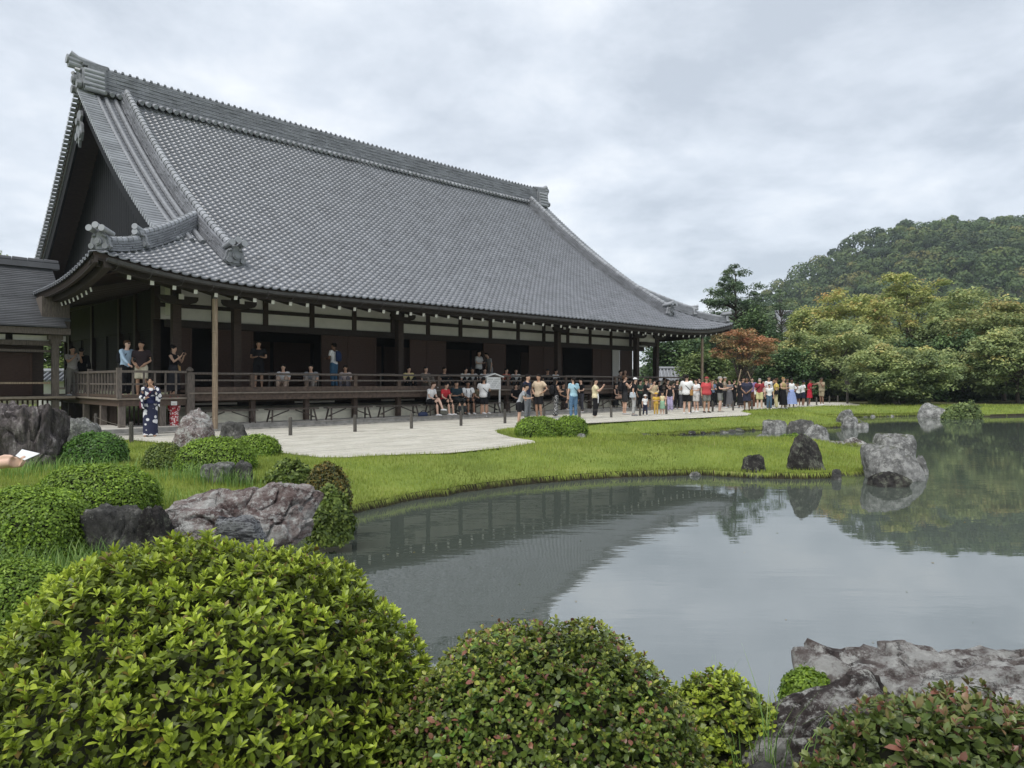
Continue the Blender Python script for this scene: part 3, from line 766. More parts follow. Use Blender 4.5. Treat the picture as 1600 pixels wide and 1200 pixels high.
# descending ridges (front and back, both ends)
for sg in (-1, 1):
    for bk in (0, 1):
        ts = np.linspace(1.15, RT - .2, 26); s = SC + sg * KD
        path = [Vector((s, (2 * RT - t if bk else t), roofz(s, t) + .05)) for t in ts]
        path.reverse()
        o, at, L = course_ridge('descending_ridge', path, AX, .50, .44, 6, hall, 10 + sg + 3 * bk)
        if not bk: caps(o, at, L, .50, .30, AX, 1.15)
        else:
            cb = MB(); cb.tube([p + Vector((0, 0, .52)) for p in path], .11, 8); cb.build('cap_row', M['ridge_tile'], o)
# verge: short round tiles laid outward, long round rows, bargeboards
vt = MB(); vt.tube([(-.62, 0, 0), (-.60, 0, 0), (0, 0, 0)], [.075, .085, .075], 10); vt.tube([(-.64, 0, 0), (-.60, 0, 0)], .095, 10)
vt_me = vt.mesh('verge_tile', M['cap_tile'])
for sg in (-1, 1):
    for bk in (0, 1):
        vg = MB(); bb = MB()
        for q in (VG - 1.22, VG - .84, VG - .5):
            pts_ = [Vector((SC + sg * q, (2 * RT - t if bk else t), roofz(SC + sg * q, t) + .10)) for t in np.linspace(hip_t + .15, RT - .4, 46)]
            vg.tube(pts_, [.105 if i % 2 else .095 for i in range(len(pts_))], 8, up=AX)
        o = vg.build('verge_rows', M['oni'], hall, smooth=False)
        t = hip_t + .1
        while t < RT - .25:
            dz = (gz(t + .1) - gz(t - .1)) / .2; s = SC + sg * (VG - .40)
            m = Matrix.Translation((s, (2 * RT - t if bk else t), roofz(s, t) + .13)) @ (Matrix.Identity(4) if sg < 0 else Matrix.Rotation(math.pi, 4, 'Z'))
            link('verge_tile', vt_me, o, m); t += .235 / math.sqrt(1 + dz * dz)
        # bargeboard below the verge with a pale lead-coloured upper edge
        path = [Vector((SC + sg * (VG - .12), (2 * RT - t if bk else t), gz(t) - .12)) for t in np.linspace(hip_t - .2, RT, 30)]
        bb.sweep(path, [(-.05, 0), (.05, 0), (.05, -.62), (-.05, -.62)], A=AX)
        b_o = bb.build('bargeboard', M['gable_wood'], hall)
        e2 = MB(); e2.sweep([p + Vector((sg * .07, 0, .03)) for p in path], [(-.03, 0), (.03, 0), (.03, -.09), (-.03, -.09)], A=AX)
        e2.build('board_edge', M['oni'], b_o)
    # gable wall of upright boards, one strip per board
    gs = SC + sg * (VG - 1.15); gw = None
    nb = 62; t0, t1 = hip_t + .6, 2 * RT - hip_t - .6; wdt = (t1 - t0) / nb
    gw = empty('gable_wall'); gw.parent = hall
    bk_ = MB(); bk_.prism([(gs + sg * -.14, t0, 5.6), (gs + sg * -.14, t1, 5.6), (gs + sg * -.14, t1, 5.8), (gs - sg * .14, RT, 14.0), (gs - sg * .14, t0, 5.8)], (sg * .02, 0, 0)); bk_.build('backing', M['gable_wood'], gw)
    for k in range(nb):
        tc_ = t0 + (k + .5) * wdt; tt = tc_ if tc_ < RT else 2 * RT - tc_
        z1 = gz(tt) - .2
        c = MB(); c.bbox((gs - .02, tc_ - wdt * .46, 5.7), (gs + .02, tc_ + wdt * .46, z1)); c.build('board', M['gable_wood'], gw)
    # carved pendant below the peak
    pd = MB(); px_ = SC + sg * (VG + .02); zc = 12.55
    ol = [(0, .75), (.26, .70), (.34, .45), (.20, .25), (.42, .05), (.50, -.30), (.30, -.62), (.12, -.50), (0, -.85)]
    ol = ol + [(-x, y) for x, y in ol[-2:0:-1]]
    pd.prism([(px_, RT + x, zc + y) for x, y in ol], (sg * .10, 0, 0))
    for q in (-.25, .25): pd.tube([(px_ + sg * .10, RT + q, zc - .35), (px_ + sg * .16, RT + q, zc - .35)], .17, 12)
    pd.tube([(px_ + sg * .1, RT, zc + .25), (px_ + sg * .2, RT, zc + .25)], .16, 6)
    pd.build('gable_pendant', M['oni'], hall)

# --- ogre-face end tiles
def onigawara(name, loc, out_dir, sc=1.0, tubes=3, parent=hall):
    """shield-shaped end tile facing out_dir (x, y) with a round boss and forward-pointing tube tiles"""
    d = Vector((out_dir[0], out_dir[1], 0)).normalized(); a = Vector((-d.y, d.x, 0)); up = Vector((0, 0, 1))
    m = Matrix((a, d, up)).transposed().to_4x4(); m.translation = Vector(loc)
    b = MB()
    ol = [(-.30, 0), (-.40, .12), (-.33, .24), (-.30, .40), (-.20, .56), (0, .66), (.20, .56), (.30, .40), (.33, .24), (.40, .12), (.30, 0), (.12, -.04), (-.12, -.04)]
    b.prism([(x * sc, -.06 * sc, y * sc) for x, y in ol], (0, .14 * sc, 0))
    ol2 = [(x * .78, y * .78 + .06) for x, y in ol]; b.prism([(x * sc, .06 * sc, y * sc) for x, y in ol2], (0, .07 * sc, 0))
    o = b.build(name, M['oni'], parent, mat4=m)
    c = MB(); c.tube([(0, .08 * sc, .28 * sc), (0, .22 * sc, .28 * sc)], .13 * sc, 14); c.tube([(0, .2 * sc, .28 * sc), (0, .25 * sc, .28 * sc)], .085 * sc, 12)
    for q in (-1, 1):
        c.tube([(q * .24 * sc, .1 * sc, .12 * sc), (q * .24 * sc, .2 * sc, .12 * sc)], .10 * sc, 10); c.tube([(q * .22 * sc, .1 * sc, .46 * sc), (q * .14 * sc, .19 * sc, .50 * sc)], .05 * sc, 8)
    c.build('boss', M['oni'], o)
    tt = MB()
    pos = {1: [(0, .70)], 2: [(0, .72), (0, .52)], 3: [(-.22, .66), (0, .76), (.22, .66)]}[tubes]
    for x, z in pos:
        tt.tube([(x * sc, -.35 * sc, (z - .03) * sc), (x * sc, .30 * sc, (z + .05) * sc), (x * sc, .34 * sc, (z + .055) * sc)], [.085 * sc, .10 * sc, .10 * sc], 12)
        tt.tube([(x * sc, .33 * sc, (z + .054) * sc), (x * sc, .36 * sc, (z + .057) * sc)], .115 * sc, 12)
    tt.build('tube_tiles', M['cap_tile'], o)
    return o
for sg in (-1, 1):
    onigawara('ridge_end_ornament', (SC + sg * (VG - .05), RT, 14.1), (sg, 0), 1.75, 1)
    # stacked round tiles stepping down from the ridge end along the gable
    st = MB()
    for k in range(5):
        st.tube([(SC + sg * (VG - .75), RT - .45 - .03 * k, 14.95 - .20 * k), (SC + sg * (VG + .02), RT - .45 - .03 * k, 14.97 - .20 * k)], .11, 10)
    st.build('stepped_round_tiles', M['cap_tile'], hall)
    b = MB(); b.box((SC + sg * (VG - .5), RT, 14.75), (.7, .9, .95)); b.box((SC + sg * (VG - .45), RT, 15.27), (.95, .75, .10)); b.box((SC + sg * (VG - .45), RT, 15.38), (1.05, .55, .10))
    b.build('ridge_end_block', M['oni'], hall)
    b = MB(); b.tube([(SC + sg * (VG - .9), RT, 15.38), (SC + sg * (VG + .15), RT, 15.52), (SC + sg * (VG + .45), RT, 15.66)], [.13, .15, .17], 12); b.tube([(SC + sg * (VG - .2), RT, 15.2), (SC + sg * (VG + .52), RT, 15.24)], [.15, .17], 12)
    b.build('ridge_end_tubes', M['cap_tile'], hall)
    for bk in (0, 1):
        t = 1.02; tt = 2 * RT - t if bk else t
        onigawara('end_ornament', (SC + sg * KD, tt, gz(t) + .10), (0, 1 if bk else -1), .95, 3)
        # corner ridges at 45 degrees in two tiers
        def hip(d): return Vector((SC + sg * (HL - d), (2 * RT - EV - d if bk else EV + d), roofz(SC + sg * (HL - d), EV + d) + .03))
        for nm, d0, d1, hh, nn in (('corner_ridge', .30, 2.0, .26, 4), ('corner_ridge', 1.75, 4.45, .42, 6)):
            path = [hip(d) for d in np.linspace(d1, d0, 12)]
            o, at, L = course_ridge(nm, path, None, .40, hh, nn, hall, 31 + sg + bk)
            if bk: continue
            caps(o, at, L, hh + .05, .30, None, 1.0)
        dirv = (sg, 1 if bk else -1)
        onigawara('end_ornament', hip(.26) + Vector((0, 0, .0)), dirv, .80, 3); onigawara('end_ornament', hip(1.68) + Vector((0, 0, .02)), dirv, .80, 2)

# --- eave edge: fascia, gutter, brackets, rafters
def eave_pts(off, dz, n=60): return [Vector((SC + k * (HL - .02), EV + off, roofz(SC + k * (HL - .02), EV) + dz)) for k in np.linspace(-1, 1, n)]
def side_pts(sg, off, dz, n=40): return [Vector((SC + sg * (HL - off), EV + (2 * RT - 2 * EV) * k, sidez(SC + sg * HL, EV + (2 * RT - 2 * EV) * k) + dz)) for k in np.linspace(0, 1, n)]
ea = MB()
ea.sweep(eave_pts(.06, -.02), [(-.05, 0), (.05, 0), (.05, -.20), (-.05, -.20)], A=Vector((0, 1, 0)))
ea.sweep(eave_pts(.30, -.10), [(-.10, 0), (.10, 0), (.10, -.24), (-.10, -.24)], A=Vector((0, 1, 0)))
ea.build('front_fascia', M['beam_wood'], hall)
for sg in (-1, 1):
    c = MB(); c.sweep(side_pts(sg, .06, -.02), [(-.05, 0), (.05, 0), (.05, -.20), (-.05, -.20)], A=AX); c.sweep(side_pts(sg, .35, -.10), [(-.1, 0), (.1, 0), (.1, -.24), (-.1, -.24)], A=AX); c.build('side_fascia', M['beam_wood'], hall)
gu = MB()
def gp(k): s = SC + k * (HL - .3); return Vector((s, EV - .13, roofz(s, EV) - .13 - .02))
gu.sweep([gp(k) for k in np.linspace(-1, 1, 70)], [(-.09, .04), (-.075, -.05), (0, -.085), (.075, -.05), (.09, .04), (.07, .04), (.06, -.035), (0, -.06), (-.06, -.035), (-.07, .04)], A=Vector((0, 1, 0)))
gut = gu.build('gutter', M['metal_dark'], hall)
for k in np.linspace(-.985, .985, 40):
    p = gp(k); c = MB(); c.tube([p + Vector((0, .55, .02)), p + Vector((0, .35, -.20)), p + Vector((0, .08, -.20)), p + Vector((0, -.09, -.10)), p + Vector((0, -.10, .03))], .011, 5, up=AX); c.build('gutter_hook', M['metal_dark'], gut)
# rafters with white-painted ends
rf = MB(); rf.bbox((-.05, .02, -.06), (.05, 4.6, .06), 0); rf.bbox((-.052, 0, -.062), (.052, .02, .062), 1)
rf_me = rf.mesh('rafter', [M['beam_wood'], M['white_paint']])
s = SC - HL + 1.0
while s < SC + HL - .8:
    ztip = roofz(s, EV) - .40; pit = math.atan2(roofz(s, 3.5) - .55 - ztip, 3.9)
    link('rafter', rf_me, hall, Matrix.Translation((s, EV + .35, ztip)) @ Matrix.Rotation(pit * .45, 4, 'X')); s += .62
rs_ = MB(); rs_.bbox((-.05, .02, -.06), (.05, 2.3, .06), 0); rs_.bbox((-.052, 0, -.062), (.052, .02, .062), 1); rs_me = rs_.mesh('rafter', [M['beam_wood'], M['white_paint']])
for sg in (-1,):
    t = 1.6
    while t < 9:
        link('rafter', rs_me, hall, Matrix.Translation((SC - HL + .45, t, sidez(SC - HL, t) - .42)) @ Matrix.Rotation(-math.pi / 2, 4, 'Z') @ Matrix.Rotation(.26, 4, 'X')); t += .5
# soffit boards below the deck
b = MB(); b.add([(SC - 14.6, .2, 4.62), (SC + 14.6, .2, 4.62), (SC + 14.6, 4.2, 5.5), (SC - 14.6, 4.2, 5.5)], [(0, 1, 2, 3)]); b.add([(SC - 16.8, .5, 4.7), (SC - 14.5, .5, 4.7), (SC - 14.3, 20, 5.5), (SC - 16.8, 20, 4.7)], [(0, 1, 2, 3)]); b.build('soffit', M['dark_wood'], hall, fix=False)

# --- columns, beams, plaster panels, doors
CT, WT, FL = 2.9, 3.9, 1.24       # column line, wall line, floor level
def colbox(parent, s, t, z0, z1, w, name='column', m='dark_wood'):
    c = MB(); c.box((s, t, (z0 + z1) / 2), (w, w, z1 - z0)); o = c.build(name, M[m], parent); return o
cols = [onTs(x, CT) for x in (275, 369, 624, 871, 994, 1025)]
SL, SR = cols[0], cols[-1]
for s in cols:
    o = colbox(hall, s, CT, FL, 4.85, .27)
    c = MB(); ol = [(-.62, .0), (-.55, -.10), (-.30, -.17), (.30, -.17), (.55, -.10), (.62, 0), (.62, .10), (-.62, .10)]
    c.prism([(s + x, CT - .34, 4.30 + z) for x, z in ol], (0, .16, 0)); c.build('bracket_arm', M['beam_wood'], o)
    c = MB(); c.box((s, CT - .35, 4.36), (.17, .30, .17)); c.box((s, CT - .505, 4.36), (.172, .01, .172), 1); c.build('beam_end', [M['beam_wood'], M['white_paint']], o)
for s in [onTs(x, CT) for x in (244,)]: pass
# columns along the left side
for t in (4.9, 6.9, 8.9, 12.8, 16.7): colbox(hall, SL, t, FL - .2, 4.85, .25)
for t in (4.9, 8.9, 12.8, 16.7): colbox(hall, SR, t, FL, 4.85, .25)
b = MB(); b.bbox((SL - 2.4, CT - .12, 4.85), (SR + 2.4, CT + .12, 5.12)); b.build('eave_beam', M['beam_wood'], hall)
b = MB(); b.bbox((SL - .12, CT + .2, 4.85), (SL + .12, 18, 5.12)); b.bbox((SR - .12, CT + .2, 4.85), (SR + .12, 18, 5.12)); b.build('side_beam', M['beam_wood'], hall)
struts = [onTs(x, WT) for x in (414, 487.5, 554.5, 615, 670, 720, 767, 809.5, 849, 886, 921, 954, 984)]
step = (struts[-1] - struts[0]) / (len(struts) - 1)
sx_ = [struts[0] + step * k for k in range(-2, len(struts) + 1)]
WZ0, WZM, WZ1 = 3.70, 4.20, 5.0
for s in sx_:
    c = MB(); c.bbox((s - .095, WT - .10, WZ0), (s + .095, WT + .10, WZ1)); c.build('wall_strut', M['dark_wood'], hall)
x0, x1 = SL, SR
b = MB(); b.bbox((x0, WT - .12, WZ0 - .26), (x1, WT + .12, WZ0 - .003)); b.build('lintel', M['beam_wood'], hall)
for i in range(len(sx_) - 1):
    a_, c_ = sx_[i] + .098, sx_[i + 1] - .098
    for z0, z1 in ((WZ0, WZM - .075), (WZM + .075, WZ1)):
        c = MB(); c.bbox((a_, WT - .03, z0), (c_, WT + .03, z1)); c.build('plaster_panel', M['plaster'], hall)
    c = MB(); c.bbox((a_, WT - .075, WZM - .072), (c_, WT + .075, WZM + .072)); c.build('tie_beam', M['beam_wood'], hall)
# side end panels (left return and right return)
for s, a_, c_ in ((SL, CT + .16, 4.76),): 
    c = MB(); c.bbox((s - .03, a_, WZ0 + .12), (s + .03, c_, 4.80)); c.build('plaster_panel', M['plaster'], hall)
for a_, c_ in ((onTs(996, CT) + .2, onTs(1025, CT) - .16),):
    c = MB(); c.bbox((a_, CT - .03, 3.95), (c_, CT + .03, 4.8)); c.build('plaster_panel', M['plaster'], hall)
    c = MB(); c.bbox((a_, CT - .09, 3.72), (c_, CT + .09, 3.94)); c.build('tie_beam', M['beam_wood'], hall)
def slat_door(s0, s1, t, z0, z1, parent=hall, m='door_wood'):
    f = MB(); w = .06
    f.bbox((s0, t - .03, z0), (s0 + w, t + .03, z1)); f.bbox((s1 - w, t - .03, z0), (s1, t + .03, z1)); f.bbox((s0 + w, t - .03, z0), (s1 - w, t + .03, z0 + w)); f.bbox((s0 + w, t - .03, z1 - w), (s1 - w, t + .03, z1))
    o = f.build('door', M[m], parent)
    p = MB(); p.bbox((s0 + w, t - .004, z0 + w), (s1 - w, t + .012, z1 - w)); p.build('door_panel', M[m], o)
    sl = MB(); z = z0 + w + .05
    while z < z1 - w - .02: sl.bbox((s0 + w, t - .026, z), (s1 - w, t - .006, z + .028)); z += .075
    sl.build('door_slats', M[m], o)
    return o
DZ0, DZ1 = FL + .05, WZ0 - .27
for xa, xb in ((276, 300), (338, 396), (502, 545), (545, 588), (640, 668), (668, 697), (755, 790), (826, 850), (850, 878), (926, 940), (940, 955), (969, 985)):
    slat_door(onTs(xa, WT), onTs(xb, WT) - .01, WT, DZ0, DZ1)
c = MB(); c.bbox((onTs(956, WT), WT - .06, DZ0), (onTs(967, WT), WT - .03, DZ1)); c.build('paper_screen', M['paper'], hall)
# low bars across the open bays
for xa, xb in ((415, 495), (589, 619), (697, 745), (790, 825), (880, 924)):
    c = MB(); a_, c_ = onTs(xa, WT), onTs(xb, WT); c.bar((a_, WT - .2, FL + .62), (c_, WT - .2, FL + .62), .05, .05)
    for q in (a_ + .05, c_ - .05): c.bar((q, WT - .2, FL), (q, WT - .2, FL + .6), .05, .05, up=AX)
    c.build('barrier_bar', M['grey_wood'], hall)
# dark rooms behind
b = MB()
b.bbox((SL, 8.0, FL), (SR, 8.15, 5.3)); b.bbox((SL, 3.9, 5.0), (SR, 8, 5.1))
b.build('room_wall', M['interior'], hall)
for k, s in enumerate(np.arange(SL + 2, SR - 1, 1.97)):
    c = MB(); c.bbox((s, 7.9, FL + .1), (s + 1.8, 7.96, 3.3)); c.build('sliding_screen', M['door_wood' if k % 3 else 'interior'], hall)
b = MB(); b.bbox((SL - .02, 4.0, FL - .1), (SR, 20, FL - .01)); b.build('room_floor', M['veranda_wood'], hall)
for s in (SL,):     # side wall with slatted doors, their shade put into a near-black colour
    for t in (5.1, 7.1, 9.1, 11, 13, 15):
        f = slat_door(0, 1.7, 0, DZ0 - .1, DZ1, hall, 'interior'); f.matrix_local = Matrix.Translation((s + .05, t + 1.75, 0)) @ Matrix.Rotation(-math.pi / 2, 4, 'Z')
    c = MB(); c.bbox((s - .05, 4.95, DZ1), (s + .05, 18, 4.84)); c.build('side_wall', M['interior'], hall)
c = MB(); c.bbox((SR - .05, 6, FL), (SR + .05, 18, 4.84)); c.bbox((SL, 18, FL), (SR, 18.1, 4.84)); c.build('rear_wall', M['dark_wood'], hall)

# --- veranda
VT = 1.0
vL, vR = onTs(297, VT), onTs(1070, VT)
b = MB(); b.bbox((vL, VT + .06, FL - .08), (vR, 4.0, FL)); b.build('veranda_floor', M['veranda_wood'], hall)
b = MB(); b.bbox((vL - .05, VT - .10, 1.12), (vR + .05, VT + .12, 1.165)); b.build('veranda_edge', M['edge_wood'], hall)
b = MB(); b.bbox((vL, VT - .02, .90), (vR, VT + .14, 1.117)); b.build('veranda_beam', M['veranda_wood'], hall)
b = MB(); b.bbox((vL, VT - .02, 1.17), (vR, VT + .12, FL + .10)); b.build('veranda_sill', M['veranda_wood'], hall)
s = vL + .4
vp = [onTs(x, 1.4) for x in (394, 478, 554, 622)]; dp = (vp[-1] - vp[0]) / 3
s = vp[0] - dp
while s < vR:
    colbox(hall, s, 1.4, .13, .90, .17, 'veranda_post', 'veranda_wood'); s += dp
b = MB(); b.bbox((vL + .2, 1.9, .80), (vR - .2, 2.0, 1.1)); b.build('floor_joist', M['dark_wood'], hall)
rl = empty('railing'); rl.parent = hall
b = MB(); b.tube([(vL, VT + .02, 1.775), (vR, VT + .02, 1.775)], .042, 8); b.build('top_rail', M['grey_wood'], rl)
b = MB(); b.bbox((vL, VT - .015, 1.53), (vR, VT + .045, 1.585)); b.build('mid_rail', M['grey_wood'], rl)
rp1, rp2 = onTs(394, VT), onTs(555, VT); dr = (rp2 - rp1)
s = rp1 - dr * 0
while s < vR + .1:
    c = MB(); c.box((s, VT + .02, 1.55), (.14, .12, .44)); c.build('rail_post', M['veranda_wood'], rl)
    if s + dr / 2 < vR:
        c = MB(); c.box((s + dr / 2, VT + .02, 1.45), (.13, .10, .20)); c.build('rail_post', M['veranda_wood'], rl)
    s += dr
c = MB(); c.box((rp1 - dr / 2, VT + .02, 1.45), (.13, .10, .20)); c.build('rail_post', M['veranda_wood'], rl)
def newel(s, t, z0, z1, w):
    c = MB(); c.box((s, t, (z0 + z1) / 2), (w, w, z1 - z0)); c.rings([(s, t, z1, w * .40, w * .40), (s, t, z1 + .03, w * .30, w * .30), (s, t, z1 + .06, w * .52, w * .52), (s, t, z1 + .11, w * .50, w * .50), (s, t, z1 + .16, w * .25, w * .25), (s, t, z1 + .19, .01, .01)], 10)
    c.build('newel_post', M['grey_wood'], rl)
newel(vL, VT + .02, .13, 1.80, .22)
newel(vR, VT + .02, .13, 1.80, .20)
# lower side veranda that turns the left corner
LF = 1.02; LS = -2.45
b = MB(); b.bbox((LS, VT + .05, LF - .07), (vL - .12, 12, LF - .002)); b.build('side_veranda_floor', M['veranda_wood'], hall)
b = MB(); b.bbox((LS - .08, VT - .06, LF - .055), (vL - .12, VT + .048, LF)); b.bbox((LS - .08, VT + .052, LF - .055), (LS + .05, 11, LF + .001)); b.build('side_veranda_edge', M['edge_wood'], hall)
b = MB(); b.bbox((LS, VT, LF - .25), (vL - .12, VT + .1, LF - .058)); b.bbox((LS, VT + .105, LF - .25), (LS + .1, 11, LF - .06)); b.build('side_veranda_beam', M['veranda_wood'], hall)
for s, t in ((LS + .1, VT + .1), (LS + .1, 3.0), (LS + .1, 5.0), (LS + .1, 7.0), (-1.2, VT + .1)): colbox(hall, s, t, .13, LF - .25, .17, 'veranda_post', 'grey_wood')
for s, t in ((LS, VT), (LS, 4.1), (LS, 7.0)): 
    c = MB(); c.box((s, t, 1.47), (.13, .13, .92)); c.build('rail_post', M['grey_wood'], rl)
def balusters(a, b_, n):
    a = Vector(a); b_ = Vector(b_); d = b_ - a
    c = MB(); c.bar(a + Vector((0, 0, .80)), b_ + Vector((0, 0, .80)), .10, .07); c.build('top_rail', M['grey_wood'], rl)
    c = MB(); c.bar(a + Vector((0, 0, .42)), b_ + Vector((0, 0, .42)), .05, .05); c.build('mid_rail', M['grey_wood'], rl)
    c = MB(); c.bar(a + Vector((0, 0, .06)), b_ + Vector((0, 0, .06)), .08, .08); c.build('bottom_rail', M['veranda_wood'], rl)
    for k in range(1, n):
        p = a + d * k / n; q = MB(); q.box(p + Vector((0, 0, .42)), (.05, .05, .72)); q.build('baluster', M['grey_wood'], rl)
balusters((LS + .07, VT, LF), (vL - .12, VT, LF), 6)
balusters((LS, VT + .07, LF), (LS, 4.03, LF), 9)
balusters((LS, 4.17, LF), (LS, 6.95, LF), 8)
# upright bars closing the space under the side veranda
b = MB(); s = LS + .25
while s < vL - .2: b.box((s, 2.2, .45), (.045, .045, .66)); s += .13
t = 2.3
while t < 9: b.box((LS + .28, t, .45), (.045, .045, .66)); t += .13
b.build('under_floor_lattice', M['dark_wood'], hall)
# whitewashed earth base below the main veranda
b = MB(); sec = [(1.58, .13), (1.62, .40), (1.80, .56), (2.8, .64), (2.8, .13)]
b.prism([(vL - .1, t, z) for t, z in sec], (vR - vL + .2, 0, 0)); b.build('foundation', M['base_plaster'], hall)
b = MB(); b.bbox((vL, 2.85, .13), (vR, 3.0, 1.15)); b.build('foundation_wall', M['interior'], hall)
s = vL + .6; k = 0
while s < vR - 2:
    if k % 2 == 0:
        c = MB(); c.bbox((s, 2.80, .70), (s + 1.7, 2.845, 1.0)); c.build('foundation_panel', M['plaster'], hall)
    s += 1.97; k += 1

# --- bamboo poles carrying the rainwater down from the eave
def bamboo_pole(s, label):
    o = empty('bamboo_pole', W(s, 0, 0)); tag(o, label, 'pole', 'bamboo poles at the eave corners')
    p = [];r_ = []; z = 0.0
    while z < 3.95:
        L = .34 + .02 * math.sin(z * 9); p += [(0, 0, z), (0, 0, z + .03), (0, 0, z + L - .03)]; r_ += [.092, .084, .084]; z += L
    p.append((0, 0, z)); r_.append(.09)
    b = MB(); b.tube(p, r_, 12, up=Vector((0, 1, 0))); b.build('bamboo_stem', M['bamboo'], o)
    b = MB(); b.tube([(0, 0, z - .05), (0, 0, 4.32)], .075, 10, up=Vector((0, 1, 0))); b.box((0, -.03, 4.36), (.24, .24, .16)); b.build('downpipe', M['metal_dark'], o)
    return o
bamboo_pole(0.0, 'bamboo pole at the near corner of the eave, beside the pointed rock')
bamboo_pole(onTs(1097, 0), 'bamboo pole at the far corner of the eave, by the red maple')

# ------------------------------------------------------------------ covered corridor joining from the left
cor = empty('covered_corridor', W(-3.2, 6.0), ANG); tag(cor, 'low covered corridor with a grey shingled roof joining the hall at left', 'corridor')
cT = Matrix.Translation((3.2, -6.0, 0))     # corridor parts are drawn in hall coordinates
def cb(b, name, m, smooth=False):
    o = b.build(name, m, cor); o.matrix_local = cT; return o
CE, CR, CZ0, CZ1, CX = 4.9, 7.9, 3.32, 5.62, -13.0
nrow = 34
rp_c = []
for k in range(nrow):          # stepped shingle courses
    f0, f1 = k / nrow, (k + 1) / nrow
    curve = lambda q: CZ0 + (CZ1 - CZ0) * (q * .86 + .14 * q * q)
    t0, t1 = CE + (CR - CE) * f0, CE + (CR - CE) * f1; z0, z1 = curve(f0), curve(f1)
    b = MB(); 
    for sgn in (0, 1):
        a0, a1 = (t0, t1) if not sgn else (2 * CR - t0, 2 * CR - t1)
        xe = -2.75 if k > 3 else -2.95
        b.prism([(CX, a0 - (.03 if not sgn else -.03), z0 + .035), (CX, a1, z1 + .02), (CX, a1, z1 - .06), (CX, a0 - (.03 if not sgn else -.03), z0 - .02)], (xe - CX, 0, 0))
    me = b.mesh('shingle_course', M['shingle']); o = link('shingle_course', me, cor); o.matrix_local = cT
b = MB(); b.sweep([(CX, CR, CZ1 - .02), (-2.55, CR, CZ1 - .02)], [(-.22, 0), (.22, 0), (.17, .20), (-.17, .20)], A=Vector((0, 1, 0)))
for k in range(22):
    p = CX + .25 + k * .475; b.tube([(p - .22, CR, CZ1 + .22), (p + .22, CR, CZ1 + .22)], [.115, .10], 8)
cb(b, 'corridor_ridge', M['shingle'])
b = MB(); b.bbox((CX, CE + .1, CZ0 - .24), (-2.8, CE + .28, CZ0 - .04)); cb(b, 'corridor_fascia', M['grey_wood'])
b = MB(); b.bbox((CX, CE + .7, 2.72), (-2.95, CE + .9, 2.88)); b.bbox((CX, CE + .74, 2.5), (-3, CE + .86, 2.58)); cb(b, 'corridor_beam', M['grey_wood'])
for k in range(6):
    a_ = CX + .2 + k * 1.7
    b = MB(); b.bbox((a_, CE + .78, 2.89), (a_ + 1.5, CE + .82, 3.06)); cb(b, 'plaster_panel', M['plaster'])
for s in (-3.15, -6.1, -9.0):
    b = MB(); b.box((s, CE + .6, 1.62), (.20, .20, 2.9)); b.box((s, CE + .6, 3.0), (.42, .26, .16)); b.box((s, CE + .6, 2.86), (.30, .24, .14)); cb(b, 'corridor_post', M['grey_wood'])
b = MB(); b.bbox((CX, CE + .5, .90), (-2.55, 10.5, 1.0)); cb(b, 'corridor_floor', M['veranda_wood'])
b = MB(); b.bbox((CX, CE + .40, .95), (-2.6, CE + .495, 1.03)); cb(b, 'corridor_floor_edge', M['edge_wood'])
b = MB(); b.bbox((CX, CE + .52, 1.44), (-3.3, CE + .58, 1.50)); cb(b, 'corridor_rail', M['bamboo'])
for k in range(6):
    d = slat_door(0, 1.5, 0, 1.05, 2.48, cor); d.matrix_local = cT @ Matrix.Translation((CX + .2 + k * 1.52, CE + 1.15, 0))
b = MB(); s = CX
while s < -2.8: b.box((s, CE + .75, .5), (.05, .05, .8)); s += .14
cb(b, 'corridor_lattice', M['dark_wood'])
b = MB(); b.bbox((CX, CE + 1.25, 1.0), (-3.35, CE + 1.3, 3.2)); cb(b, 'corridor_wall', M['dark_wood'])
# wooden housing where the corridor roof meets the hall's eave
b = MB(); b.prism([(-3.55, CE + .45, 3.1), (-2.75, CE + .45, 3.1), (-2.75, CE + .45, 4.35), (-3.2, CE + .45, 4.45), (-3.55, CE + .45, 4.35)], (0, .9, 0)); cb(b, 'junction_box', M['grey_wood'])
